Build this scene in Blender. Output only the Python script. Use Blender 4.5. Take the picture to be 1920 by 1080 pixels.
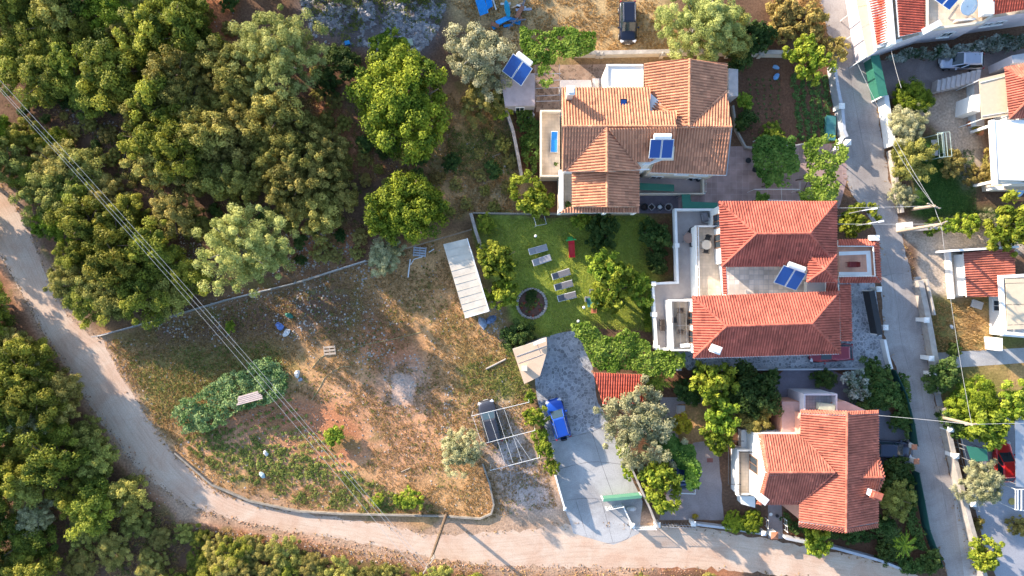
import bpy, bmesh, math, random
import numpy as np
from mathutils import Vector, Matrix
for o in list(bpy.data.objects): bpy.data.objects.remove(o)
SC = bpy.context.scene
COL = SC.collection
random.seed(7); RNG = np.random.default_rng(7)
R = math.radians
# ------------------------------------------------------------------ camera, sky, sun, exposure
H = 66.0            # flying height of the drone in metres
S = 0.0535          # metres per photo pixel on the ground
cam = bpy.data.cameras.new('camera'); camo = bpy.data.objects.new('camera', cam); COL.objects.link(camo)
camo.location = (0, 0, H); camo.rotation_euler = (0, 0, 0)
cam.sensor_width = 36.0; cam.lens = 36.0*H/(1920*S); cam.clip_end = 2000; cam.clip_start = 1
SC.camera = camo
SUN_EL, SUN_DX, SUN_DY = R(17.5), 0.772, -0.636      # shadows run along (DX, DY)
w = bpy.data.worlds.new('World'); SC.world = w; w.use_nodes = True
nt = w.node_tree; bg = nt.nodes['Background']
sky = nt.nodes.new('ShaderNodeTexSky'); sky.sky_type = 'NISHITA'; sky.sun_disc = False
sky.sun_elevation = SUN_EL; sky.sun_rotation = math.atan2(-SUN_DX, -SUN_DY)
sky.air_density = 1.0; sky.dust_density = 0.8; sky.ozone_density = 2.0
nt.links.new(sky.outputs[0], bg.inputs[0]); bg.inputs[1].default_value = 0.15
sl = bpy.data.lights.new('sun', 'SUN'); sl.energy = 3.8; sl.angle = R(0.5); sl.color = (1.0, 0.86, 0.70)
so = bpy.data.objects.new('sun', sl); COL.objects.link(so)
sdir = Vector((SUN_DX*math.cos(SUN_EL), SUN_DY*math.cos(SUN_EL), -math.sin(SUN_EL)))
so.rotation_euler = sdir.to_track_quat('-Z', 'Y').to_euler(); so.location = (-40, 40, 60)
SC.view_settings.view_transform = 'Standard'; SC.view_settings.look = 'None'
SC.view_settings.exposure = 1.68; SC.view_settings.gamma = 1.0
SC.render.engine = 'CYCLES'
SC.cycles.max_bounces = 5; SC.cycles.diffuse_bounces = 3; SC.cycles.transparent_max_bounces = 4
SC.cycles.caustics_reflective = False; SC.cycles.caustics_refractive = False

# ------------------------------------------------------------------ placing
def W(px, py, z=0.0):
    """world point at height z whose picture position is (px, py) of the 1920x1080 photo"""
    k = S*(H-z)/H
    return Vector(((px-960)*k, (540-py)*k, z))
def WL(pts, z=0.0): return [W(p[0], p[1], p[2] if len(p) > 2 else z) for p in pts]

# ------------------------------------------------------------------ materials
def new_mat(name):
    m = bpy.data.materials.new(name); m.use_nodes = True
    n = m.node_tree.nodes; n.clear(); return m, n, m.node_tree.links
def ramp(n, stops, interp='LINEAR'):
    r = n.new('ShaderNodeValToRGB'); r.color_ramp.interpolation = interp
    e = r.color_ramp.elements
    while len(e) < len(stops): e.new(0.5)
    for i, (p, c) in enumerate(stops):
        e[i].position = p; e[i].color = (c[0], c[1], c[2], 1)
    return r
def c_mul(c, k): return tuple(min(1, x*k) for x in c)
def mat(name, col, rough=0.8, var=0.25, scale=1.5, detail=5, bump=0.0, bscale=20, metal=0.0, attr=False, spec=0.3, col2=None, coat=0.0):
    """plain surface with soft blotches (wear, dirt) and fine grain"""
    m, n, l = new_mat(name)
    out = n.new('ShaderNodeOutputMaterial'); b = n.new('ShaderNodeBsdfPrincipled')
    b.inputs['Roughness'].default_value = rough; b.inputs['Metallic'].default_value = metal
    b.inputs['Specular IOR Level'].default_value = spec; b.inputs['Coat Weight'].default_value = coat
    tc = n.new('ShaderNodeTexCoord'); no = n.new('ShaderNodeTexNoise')
    no.inputs['Scale'].default_value = scale; no.inputs['Detail'].default_value = detail; no.inputs['Roughness'].default_value = 0.65
    l.new(tc.outputs['Object'], no.inputs['Vector'])
    d = c_mul(col, 1-var); u = col2 if col2 else c_mul(col, 1+var)
    r = ramp(n, [(0.3, d), (0.7, u)]); l.new(no.outputs['Fac'], r.inputs['Fac'])
    src = r.outputs['Color']
    if attr:
        a = n.new('ShaderNodeAttribute'); a.attribute_name = 'tv'
        mm = n.new('ShaderNodeMix'); mm.data_type = 'RGBA'; mm.blend_type = 'MULTIPLY'; mm.inputs['Factor'].default_value = 1
        rr = ramp(n, [(0, (0.66, 0.66, 0.67)), (0.12, (0.84, 0.82, 0.82)), (0.88, (1.14, 1.13, 1.11)), (1, (1.26, 1.27, 1.26))]); l.new(a.outputs['Fac'], rr.inputs['Fac'])
        l.new(src, mm.inputs[6]); l.new(rr.outputs['Color'], mm.inputs[7]); src = mm.outputs[2]
    l.new(src, b.inputs['Base Color'])
    if bump:
        bn = n.new('ShaderNodeTexNoise'); bn.inputs['Scale'].default_value = bscale; bn.inputs['Detail'].default_value = 4
        l.new(tc.outputs['Object'], bn.inputs['Vector'])
        bp = n.new('ShaderNodeBump'); bp.inputs['Strength'].default_value = bump; bp.inputs['Distance'].default_value = 0.05
        l.new(bn.outputs['Fac'], bp.inputs['Height']); l.new(bp.outputs['Normal'], b.inputs['Normal'])
    l.new(b.outputs[0], out.inputs[0]); return m
def mat_leaf(name, ca, cb, trans=0.28, hue=0.04):
    """leaves: colour runs from ca to cb leaf by leaf, with some light passing through"""
    m, n, l = new_mat(name)
    out = n.new('ShaderNodeOutputMaterial')
    a = n.new('ShaderNodeAttribute'); a.attribute_name = 'tv'
    r = ramp(n, [(0.05, ca), (0.95, cb)]); l.new(a.outputs['Fac'], r.inputs['Fac'])
    oi = n.new('ShaderNodeObjectInfo'); hs = n.new('ShaderNodeHueSaturation')
    mr = n.new('ShaderNodeMapRange'); mr.inputs[3].default_value = 0.5-hue/2; mr.inputs[4].default_value = 0.5+hue/2
    l.new(oi.outputs['Random'], mr.inputs[0]); l.new(mr.outputs[0], hs.inputs['Hue'])
    mv = n.new('ShaderNodeMapRange'); mv.inputs[3].default_value = 0.78; mv.inputs[4].default_value = 1.32
    mu = n.new('ShaderNodeMath'); mu.operation = 'FRACT'; m7 = n.new('ShaderNodeMath'); m7.operation = 'MULTIPLY'; m7.inputs[1].default_value = 7.31
    l.new(oi.outputs['Random'], m7.inputs[0]); l.new(m7.outputs[0], mu.inputs[0]); l.new(mu.outputs[0], mv.inputs[0]); l.new(mv.outputs[0], hs.inputs['Value'])
    l.new(r.outputs['Color'], hs.inputs['Color'])
    d = n.new('ShaderNodeBsdfPrincipled'); d.inputs['Roughness'].default_value = 0.6; d.inputs['Specular IOR Level'].default_value = 0.12
    t = n.new('ShaderNodeBsdfTranslucent'); mx = n.new('ShaderNodeMixShader'); mx.inputs[0].default_value = trans
    l.new(hs.outputs['Color'], d.inputs['Base Color']); l.new(hs.outputs['Color'], t.inputs['Color'])
    l.new(d.outputs[0], mx.inputs[1]); l.new(t.outputs[0], mx.inputs[2]); l.new(mx.outputs[0], out.inputs[0]); return m
def mat_glass(name, col=(0.02, 0.03, 0.04), rough=0.05):
    m, n, l = new_mat(name); out = n.new('ShaderNodeOutputMaterial'); b = n.new('ShaderNodeBsdfPrincipled')
    b.inputs['Base Color'].default_value = (*col, 1); b.inputs['Roughness'].default_value = rough; b.inputs['Specular IOR Level'].default_value = 0.8
    l.new(b.outputs[0], out.inputs[0]); return m
def mat_paving(name, stone, joint, scale=2.2, width=0.05, var=0.35, kind='crazy', rough=0.8):
    """crazy paving (voronoi) or square slabs (brick) with joints"""
    m, n, l = new_mat(name); out = n.new('ShaderNodeOutputMaterial'); b = n.new('ShaderNodeBsdfPrincipled')
    b.inputs['Roughness'].default_value = rough; b.inputs['Specular IOR Level'].default_value = 0.25
    tc = n.new('ShaderNodeTexCoord')
    no = n.new('ShaderNodeTexNoise'); no.inputs['Scale'].default_value = 0.9; no.inputs['Detail'].default_value = 5
    l.new(tc.outputs['Object'], no.inputs['Vector'])
    if kind == 'crazy':
        v = n.new('ShaderNodeTexVoronoi'); v.inputs['Scale'].default_value = scale
        e = n.new('ShaderNodeTexVoronoi'); e.feature = 'DISTANCE_TO_EDGE'; e.inputs['Scale'].default_value = scale
        l.new(tc.outputs['Object'], v.inputs['Vector']); l.new(tc.outputs['Object'], e.inputs['Vector'])
        sep = n.new('ShaderNodeSeparateColor'); l.new(v.outputs['Color'], sep.inputs[0])
        r = ramp(n, [(0.0, c_mul(stone, 1-var)), (1.0, c_mul(stone, 1+var))]); l.new(sep.outputs[0], r.inputs['Fac'])
        st = n.new('ShaderNodeMath'); st.operation = 'LESS_THAN'; st.inputs[1].default_value = width; l.new(e.outputs['Distance'], st.inputs[0])
        mx = n.new('ShaderNodeMix'); mx.data_type = 'RGBA'; mx.inputs[7].default_value = (*joint, 1)
        l.new(st.outputs[0], mx.inputs[0]); l.new(r.outputs['Color'], mx.inputs[6]); src = mx.outputs[2]
    else:
        br = n.new('ShaderNodeTexBrick'); br.offset = 0.0 if kind == 'slab' else 0.5
        br.inputs['Scale'].default_value = scale; br.inputs['Mortar Size'].default_value = width
        br.inputs['Color1'].default_value = (*c_mul(stone, 1-var), 1); br.inputs['Color2'].default_value = (*c_mul(stone, 1+var), 1)
        br.inputs['Mortar'].default_value = (*joint, 1); br.inputs['Brick Width'].default_value = 0.5; br.inputs['Row Height'].default_value = 0.5
        l.new(tc.outputs['Object'], br.inputs['Vector']); src = br.outputs['Color']
    mm = n.new('ShaderNodeMix'); mm.data_type = 'RGBA'; mm.blend_type = 'MULTIPLY'; mm.inputs['Factor'].default_value = 1
    rr = ramp(n, [(0.3, (0.72, 0.72, 0.72)), (0.7, (1.15, 1.15, 1.15))]); l.new(no.outputs['Fac'], rr.inputs['Fac'])
    l.new(src, mm.inputs[6]); l.new(rr.outputs['Color'], mm.inputs[7])
    l.new(mm.outputs[2], b.inputs['Base Color']); l.new(b.outputs[0], out.inputs[0]); return m

# ------------------------------------------------------------------ objects
def tag(o, label=None, cat=None, group=None, kind=None):
    if label: o['label'] = label
    if cat: o['category'] = cat
    if group: o['group'] = group
    if kind: o['kind'] = kind
    return o
def thing(name, label, cat, loc=(0, 0, 0), rotz=0.0, group=None):
    o = bpy.data.objects.new(name, None); COL.objects.link(o); o.empty_display_size = 0.3
    o.location = loc; o.rotation_euler = (0, 0, rotz); return tag(o, label, cat, group)
ORG = {}
def origin_of(o):
    v = Vector((0, 0, 0))
    while o is not None: v += o.location; o = o.parent
    return v
class MB:
    """collects faces in world coordinates (or local ones), then links them as ONE mesh object"""
    def __init__(s): s.v = []; s.f = []; s.m = []; s.t = []
    def add(s, vs, fs, mi=0, tv=None):
        o = len(s.v); s.v.extend([tuple(x) for x in vs])
        for f in fs: s.f.append([o+i for i in f]); s.m.append(mi); s.t.append(0.5 if tv is None else tv)
        return s
    def box(s, c, size, rot=0.0, mi=0, tilt=None):
        x, y, z = size[0]/2, size[1]/2, size[2]/2
        vs = [Vector((a*x, b*y, d*z)) for d in (-1, 1) for a, b in ((-1, -1), (1, -1), (1, 1), (-1, 1))]
        M = Matrix.Rotation(rot, 3, 'Z')
        if tilt: M = M @ Matrix.Rotation(tilt[1], 3, tilt[0])
        vs = [M @ v + Vector(c) for v in vs]
        return s.add(vs, [(3, 2, 1, 0), (4, 5, 6, 7), (0, 1, 5, 4), (1, 2, 6, 5), (2, 3, 7, 6), (3, 0, 4, 7)], mi)
    def beam(s, p, q, wd, ht, mi=0):
        p, q = Vector(p), Vector(q); d = (q-p); L = d.length
        if L < 1e-5: return s
        d.normalize(); u = d.cross(Vector((0, 0, 1)))
        if u.length < 1e-3: u = Vector((1, 0, 0))
        u.normalize(); n = u.cross(d)
        vs = [a + u*i*wd/2 + n*j*ht/2 for a in (p, q) for i, j in ((-1, -1), (1, -1), (1, 1), (-1, 1))]
        return s.add(vs, [(0, 1, 2, 3), (7, 6, 5, 4), (1, 0, 4, 5), (2, 1, 5, 6), (3, 2, 6, 7), (0, 3, 7, 4)], mi)
    def prism(s, poly, z0, z1, mi=0, mi_side=None):
        """upright prism over a ground polygon of (x, y) points"""
        n = len(poly); a = sum(poly[i][0]*poly[(i+1) % n][1]-poly[(i+1) % n][0]*poly[i][1] for i in range(n))
        if a < 0: poly = list(reversed(poly))
        vs = [(p[0], p[1], z0) for p in poly]+[(p[0], p[1], z1) for p in poly]
        s.add(vs, [tuple(reversed(range(n))), tuple(range(n, 2*n))], mi)
        o = len(s.v)-2*n
        for i in range(n):
            j = (i+1) % n; s.f.append([o+i, o+j, o+n+j, o+n+i]); s.m.append(mi if mi_side is None else mi_side); s.t.append(0.5)
        return s
    def tube(s, pts, r, n=8, mi=0, caps=True):
        pts = [Vector(p) for p in pts]; rs = r if isinstance(r, (list, tuple)) else [r]*len(pts)
        o = len(s.v); k = len(pts)
        for i, p in enumerate(pts):
            d = (pts[min(i+1, k-1)]-pts[max(i-1, 0)]).normalized()
            u = d.cross(Vector((0, 0, 1)) if abs(d.z) < 0.95 else Vector((1, 0, 0))).normalized(); v = d.cross(u)
            for j in range(n):
                a = 2*math.pi*j/n; s.v.append(tuple(p+(u*math.cos(a)+v*math.sin(a))*rs[i]))
        for i in range(k-1):
            for j in range(n):
                s.f.append([o+i*n+j, o+i*n+(j+1) % n, o+(i+1)*n+(j+1) % n, o+(i+1)*n+j]); s.m.append(mi); s.t.append(0.5)
        if caps:
            s.f.append([o+j for j in reversed(range(n))]); s.m.append(mi); s.t.append(0.5)
            s.f.append([o+(k-1)*n+j for j in range(n)]); s.m.append(mi); s.t.append(0.5)
        return s
    def cyl(s, c, r, h, n=16, mi=0, r2=None):
        return s.tube([Vector(c), Vector(c)+Vector((0, 0, h))], [r, r if r2 is None else r2], n, mi)
    def disc(s, c, prof, n=24, mi=0, sx=1, sy=1, jit=0):
        """surface of revolution: prof = [(r, z), ...]"""
        o = len(s.v)
        for r, z in prof:
            for j in range(n):
                a = 2*math.pi*j/n; k = 1+random.uniform(-jit, jit)
                s.v.append((c[0]+r*k*sx*math.cos(a), c[1]+r*k*sy*math.sin(a), c[2]+z))
        for i in range(len(prof)-1):
            for j in range(n):
                s.f.append([o+i*n+j, o+i*n+(j+1) % n, o+(i+1)*n+(j+1) % n, o+(i+1)*n+j]); s.m.append(mi); s.t.append(0.5)
        s.f.append([o+(len(prof)-1)*n+j for j in range(n)]); s.m.append(mi); s.t.append(0.5)
        s.f.append([o+j for j in reversed(range(n))]); s.m.append(mi); s.t.append(0.5)
        return s
    def build(s, name, mats, parent=None, smooth=False, bevel=0.0, local=False, sub=0, tri=False):
        me = bpy.data.meshes.new(name)
        off = Vector((0, 0, 0)) if (parent is None or local) else origin_of(parent)
        me.from_pydata([(a-off.x, b-off.y, c-off.z) for a, b, c in s.v], [], s.f)
        mats = mats if isinstance(mats, (list, tuple)) else [mats]
        for m in mats: me.materials.append(m)
        me.polygons.foreach_set('material_index', s.m)
        at = me.attributes.new('tv', 'FLOAT', 'FACE'); at.data.foreach_set('value', s.t)
        bm = bmesh.new(); bm.from_mesh(me)
        big = [f for f in bm.faces if len(f.verts) > 4]
        if big: bmesh.ops.triangulate(bm, faces=big)
        bm.to_mesh(me); bm.free()
        if smooth: me.polygons.foreach_set('use_smooth', [True]*len(me.polygons))
        me.update()
        o = bpy.data.objects.new(name, me); COL.objects.link(o)
        if parent is not None: o.parent = parent
        if bevel:
            b = o.modifiers.new('bevel', 'BEVEL'); b.width = bevel; b.segments = 2; b.limit_method = 'ANGLE'
        if sub:
            b = o.modifiers.new('subdivision', 'SUBSURF'); b.levels = sub; b.render_levels = sub
        return o
def copy_tree(o, parent=None):
    c = o.copy(); COL.objects.link(c); c.parent = parent
    for ch in list(o.children): copy_tree(ch, c)
    return c
def mid(pts):
    n = len(pts); return Vector((sum(p[0] for p in pts)/n, sum(p[1] for p in pts)/n, 0))
def inset(poly, d):
    """move a polygon's edges inward by d (poly of Vectors)"""
    n = len(poly); a = sum(poly[i][0]*poly[(i+1) % n][1]-poly[(i+1) % n][0]*poly[i][1] for i in range(n))
    sg = 1 if a > 0 else -1; res = []
    for i in range(n):
        p0, p1, p2 = [Vector((poly[k % n][0], poly[k % n][1])) for k in (i-1, i, i+1)]
        e1 = (p1-p0).normalized(); e2 = (p2-p1).normalized()
        n1 = Vector((-e1.y, e1.x))*sg; n2 = Vector((-e2.y, e2.x))*sg
        b = n1+n2; k = d/max(0.3, 1+n1.dot(n2)); res.append(p1+b*k)
    return res
def rough_edge(pts, amp, step=0.6):
    """subdivide a ground outline and make its edge uneven"""
    out = []; n = len(pts)
    for i in range(n):
        p, q = Vector(pts[i][:2]), Vector(pts[(i+1) % n][:2]); k = max(1, int((q-p).length/step))
        nn = Vector((-(q-p).y, (q-p).x)).normalized()
        for j in range(k):
            t = j/k; a = p.lerp(q, t)
            out.append(a + nn*random.gauss(0, amp))
    return out
def smooth_line(pts, k=6):
    """Catmull-Rom through pixel points"""
    P = [Vector((p[0], p[1])) for p in pts]; out = []
    for i in range(len(P)-1):
        a, b, c, d = P[max(i-1, 0)], P[i], P[i+1], P[min(i+2, len(P)-1)]
        for j in range(k):
            t = j/k
            out.append(0.5*((2*b)+(-a+c)*t+(2*a-5*b+4*c-d)*t*t+(-a+3*b-3*c+d)*t**3))
    out.append(P[-1]); return [(p.x, p.y) for p in out]
def sheet(name, px, z, m, amp=0.0, kind='structure'):
    pts = [W(*p) for p in px]
    if amp: pts = rough_edge(pts, amp)
    b = MB(); n = len(pts)
    a = sum(pts[i][0]*pts[(i+1) % n][1]-pts[(i+1) % n][0]*pts[i][1] for i in range(n))
    if a < 0: pts = pts[::-1]
    b.add([(p[0], p[1], z) for p in pts], [tuple(range(n))])
    o = b.build(name, m); o['kind'] = kind; return o
def fast_mesh(name, verts, faces_n, mats, tv=None, mi=None, parent=None, k=4):
    """mesh from numpy arrays; every face has k corners and its own verts"""
    me = bpy.data.meshes.new(name); nv = len(verts); nf = faces_n
    me.vertices.add(nv); me.vertices.foreach_set('co', np.asarray(verts, dtype=np.float32).ravel())
    me.loops.add(nf*k); me.loops.foreach_set('vertex_index', np.arange(nf*k, dtype=np.int32))
    me.polygons.add(nf); me.polygons.foreach_set('loop_start', np.arange(0, nf*k, k, dtype=np.int32))
    me.polygons.foreach_set('loop_total', np.full(nf, k, dtype=np.int32))
    for m in (mats if isinstance(mats, (list, tuple)) else [mats]): me.materials.append(m)
    if mi is not None: me.polygons.foreach_set('material_index', np.asarray(mi, dtype=np.int32))
    if tv is not None:
        at = me.attributes.new('tv', 'FLOAT', 'FACE'); at.data.foreach_set('value', np.asarray(tv, dtype=np.float32))
    me.update(calc_edges=True); return me
# ------------------------------------------------------------------ ground: one sheet to the horizon
def vnoise(x, y, scale, seed):
    r = np.random.default_rng(seed); g = r.random((257, 257))
    X = (np.asarray(x)/scale) % 256; Y = (np.asarray(y)/scale) % 256
    i = np.floor(X).astype(int); j = np.floor(Y).astype(int); fx = X-i; fy = Y-j
    fx = fx*fx*(3-2*fx); fy = fy*fy*(3-2*fy)
    return (g[i, j]*(1-fx)+g[i+1, j]*fx)*(1-fy)+(g[i, j+1]*(1-fx)+g[i+1, j+1]*fx)*fy
def fbm(x, y, scale, seed, octs=4):
    t = 0; a = 1; tot = 0
    for k in range(octs):
        t = t+a*vnoise(x, y, scale/2**k, seed+k); tot += a; a *= 0.55
    return t/tot
def inside(px, py, poly):
    px = np.asarray(px); r = np.zeros(px.shape, bool); n = len(poly)
    for i in range(n):
        x1, y1 = poly[i][:2]; x2, y2 = poly[(i+1) % n][:2]
        if y1 == y2: continue
        c = ((y1 > py) != (y2 > py)) & (px < (x2-x1)*(py-y1)/(y2-y1)+x1); r ^= c
    return r
def blur(a, k):
    for _ in range(2):
        for ax in (0, 1):
            c = np.cumsum(np.pad(a, [(k+1, k) if q == ax else (0, 0) for q in (0, 1)], mode='edge'), axis=ax)
            a = (np.take(c, np.arange(2*k+1, c.shape[ax]), ax)-np.take(c, np.arange(0, c.shape[ax]-2*k-1), ax))/(2*k+1)
    return a
EDGE = 62.0, 38.0, 0.2
xs = np.concatenate([np.linspace(-900, -EDGE[0], 9)[:-1], np.arange(-EDGE[0], EDGE[0]+.01, EDGE[2]), np.linspace(EDGE[0], 900, 9)[1:]])
ys = np.concatenate([np.linspace(-900, -EDGE[1], 9)[:-1], np.arange(-EDGE[1], EDGE[1]+.01, EDGE[2]), np.linspace(EDGE[1], 900, 9)[1:]])
GX, GY = np.meshgrid(xs, ys, indexing='ij')
PXg = GX/S+960 + (fbm(GX, GY, 3.0, 11)-.5)*46 + (fbm(GX, GY, 0.7, 12)-.5)*14
PYg = 540-GY/S + (fbm(GX, GY, 3.0, 21)-.5)*46 + (fbm(GX, GY, 0.7, 22)-.5)*14
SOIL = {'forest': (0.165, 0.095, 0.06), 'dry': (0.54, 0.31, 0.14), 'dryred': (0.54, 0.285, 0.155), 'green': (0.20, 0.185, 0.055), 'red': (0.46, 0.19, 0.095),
        'rubble': (0.20, 0.165, 0.16), 'lawn': (0.33, 0.37, 0.07), 'verge': (0.47, 0.31, 0.21), 'bed': (0.17, 0.085, 0.05), 'straw': (0.52, 0.36, 0.18),
        'path': (0.46, 0.37, 0.29), 'lush': (0.045, 0.105, 0.02), 'ash': (0.46, 0.37, 0.33)}
ZONES = [  # (kind, outline in photo pixels, softness in cells)
 ('straw', [(820, -40), (1240, -40), (1300, 110), (960, 120), (930, 60), (840, 40)], 4),
 ('rubble', [(560, -60), (840, -60), (830, 60), (790, 95), (700, 90), (600, 80), (560, 30)], 3),
 ('red', [(330, -40), (430, -40), (440, 90), (350, 110), (290, 60)], 3),
 ('red', [(540, 200), (620, 190), (700, 280), (720, 330), (660, 320), (600, 260)], 4),
 ('dry', [(810, 180), (900, 170), (960, 260), (970, 340), (940, 400), (830, 400), (780, 320), (840, 260)], 5),
 ('green', [(850, 250), (930, 230), (965, 310), (900, 330)], 5),
 ('straw', [(860, 340), (980, 330), (960, 400), (860, 400)], 4),
 ('red', [(550, 430), (640, 420), (690, 440), (640, 500), (560, 500)], 4),
 # the open field
 ('dry', [(170, 630), (420, 560), (690, 490), (800, 440), (880, 430), (960, 640), (1000, 760), (1060, 960), (900, 990), (560, 960), (400, 920), (320, 840), (250, 740), (210, 690)], 3),
 ('forest', [(210, 620), (480, 545), (640, 500), (760, 640), (800, 700), (690, 650), (540, 640), (380, 690), (260, 660)], 8),  # dark soil colour paints the trees' broad shade onto the upper field
 ('dryred', [(560, 720), (760, 690), (850, 760), (830, 900), (700, 900), (640, 790)], 8),
 ('red', [(700, 600), (790, 660), (790, 710), (710, 700), (660, 640)], 6),
 ('verge', [(720, 700), (775, 710), (780, 760), (730, 765)], 5), ('ash', [(725, 700), (780, 708), (782, 752), (735, 762)], 6),
 ('green', [(230, 660), (420, 660), (520, 640), (540, 700), (360, 740), (290, 800)], 6),
 ('green', [(870, 690), (1000, 640), (1000, 740), (880, 760)], 6),
 ('red', [(400, 790), (560, 740), (660, 790), (600, 830), (460, 850), (360, 830)], 6),
 ('red', [(340, 832), (420, 792), (560, 742), (664, 790), (690, 850), (600, 880), (430, 880)], 3),
 ('dryred', [(330, 830), (420, 800), (560, 850), (660, 900), (800, 940), (560, 945), (420, 890)], 6),
 ('red', [(-40, 470), (30, 560), (110, 700), (200, 830), (300, 950), (420, 1000), (600, 1035), (800, 1068), (1100, 1078), (1400, 1080), (1400, 1064), (1000, 1056), (700, 1020), (420, 966), (330, 930), (200, 800), (120, 680), (50, 570), (-40, 440)], 2),
 ('verge', [(930, 860), (1000, 850), (1060, 960), (1060, 1000), (930, 1000)], 4),
 ('ash', [(880, 770), (960, 750), (1010, 850), (1050, 960), (980, 960), (920, 880)], 5),
 ('verge', [(0, 330), (60, 420), (110, 540), (190, 630), (260, 740), (340, 860), (420, 925), (560, 965), (800, 985), (1100, 960), (1240, 960), (1240, 1080), (1000, 1085), (700, 1050), (430, 990), (340, 975), (220, 850), (130, 720), (40, 560), (-60, 420)], 2),
 ('lawn', [(893, 405), (1262, 405), (1262, 520), (1225, 530), (1225, 625), (1075, 610), (1020, 640), (960, 600), (900, 480)], 1),
 ('bed', [(1215, 400), (1268, 400), (1268, 525), (1222, 525)], 2),
 ('bed', [(1385, 115), (1560, 110), (1585, 270), (1400, 270)], 1),
 ('bed', [(960, 190), (1015, 200), (1010, 330), (980, 330)], 2),
 ('bed', [(1210, 690), (1480, 690), (1480, 830), (1330, 850), (1200, 850)], 2),
 ('dry', [(1265, 760), (1330, 755), (1330, 840), (1265, 840)], 3),
 ('bed', [(1500, 690), (1690, 690), (1760, 1060), (1480, 1030), (1470, 960), (1640, 980), (1640, 760), (1500, 760)], 2),
 ('lush', [(1720, 270), (1825, 270), (1830, 400), (1925, 395), (1925, 420), (1720, 415)], 2),
 ('path', [(1700, 190), (1830, 150), (1850, 340), (1800, 340), (1760, 260)], 2),
 ('path', [(1690, 420), (1925, 415), (1925, 470), (1800, 480), (1790, 560), (1735, 560), (1715, 500)], 1),
 ('green', [(1738, 560), (1925, 560), (1925, 655), (1750, 665)], 2), ('dry', [(1790, 575), (1850, 570), (1870, 640), (1800, 640)], 6),
 ('green', [(1755, 690), (1925, 680), (1925, 800), (1780, 800)], 2), ('dry', [(1850, 690), (1925, 680), (1925, 730), (1850, 720)], 5),
 ('dry', [(1440, -40), (1535, -40), (1560, 100), (1500, 90)], 3),
]
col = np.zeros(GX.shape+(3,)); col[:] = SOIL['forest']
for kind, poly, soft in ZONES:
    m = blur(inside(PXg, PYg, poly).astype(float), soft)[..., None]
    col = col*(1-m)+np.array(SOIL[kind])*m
mott = fbm(GX, GY, 2.2, 41, 5)[..., None]; fine = fbm(GX, GY, 0.6, 51, 3)[..., None]
col = col*(0.55+0.55*mott+0.35*fine)
grn = np.clip((fbm(GX, GY, 2.6, 61, 4)-.56)*5, 0, .45)[..., None]
isgrass = (col[..., 0:1] > 0.2) & (col[..., 2:3] < 0.14)
col = np.where(isgrass, col*(1-grn)+np.array((0.15, 0.15, 0.04))*grn, col)
nx, ny = GX.shape
vi = np.arange(nx*ny).reshape(nx, ny)
quads = np.stack([vi[:-1, :-1], vi[1:, :-1], vi[1:, 1:], vi[:-1, 1:]], -1).reshape(-1, 4)
me = bpy.data.meshes.new('ground')
me.vertices.add(nx*ny); me.vertices.foreach_set('co', np.stack([GX, GY, GX*0], -1).astype(np.float32).ravel())
me.loops.add(quads.size); me.loops.foreach_set('vertex_index', quads.astype(np.int32).ravel())
me.polygons.add(len(quads)); me.polygons.foreach_set('loop_start', np.arange(0, quads.size, 4, dtype=np.int32)); me.polygons.foreach_set('loop_total', np.full(len(quads), 4, dtype=np.int32))
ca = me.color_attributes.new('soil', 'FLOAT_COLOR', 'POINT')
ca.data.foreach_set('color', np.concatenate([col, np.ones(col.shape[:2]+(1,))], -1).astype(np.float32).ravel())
me.update(calc_edges=True)
def mat_ground():
    m, n, l = new_mat('ground soil'); out = n.new('ShaderNodeOutputMaterial'); b = n.new('ShaderNodeBsdfPrincipled')
    b.inputs['Roughness'].default_value = 0.95; b.inputs['Specular IOR Level'].default_value = 0.1
    a = n.new('ShaderNodeAttribute'); a.attribute_name = 'soil'
    tc = n.new('ShaderNodeTexCoord'); no = n.new('ShaderNodeTexNoise'); no.inputs['Scale'].default_value = 5; no.inputs['Detail'].default_value = 7; no.inputs['Roughness'].default_value = 0.75
    l.new(tc.outputs['Object'], no.inputs['Vector'])
    r = ramp(n, [(0.3, (0.5, 0.5, 0.5)), (0.52, (1, 1, 1)), (0.72, (1.6, 1.55, 1.5))]); l.new(no.outputs['Fac'], r.inputs['Fac'])
    mm = n.new('ShaderNodeMix'); mm.data_type = 'RGBA'; mm.blend_type = 'MULTIPLY'; mm.inputs['Factor'].default_value = 1
    l.new(a.outputs['Color'], mm.inputs[6]); l.new(r.outputs['Color'], mm.inputs[7]); l.new(mm.outputs[2], b.inputs['Base Color'])
    bp = n.new('ShaderNodeBump'); bp.inputs['Strength'].default_value = 0.6; bp.inputs['Distance'].default_value = 0.12
    l.new(no.outputs['Fac'], bp.inputs['Height']); l.new(bp.outputs['Normal'], b.inputs['Normal'])
    l.new(b.outputs[0], out.inputs[0]); return m
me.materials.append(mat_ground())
gr = bpy.data.objects.new('ground', me); COL.objects.link(gr); gr['kind'] = 'structure'

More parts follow.
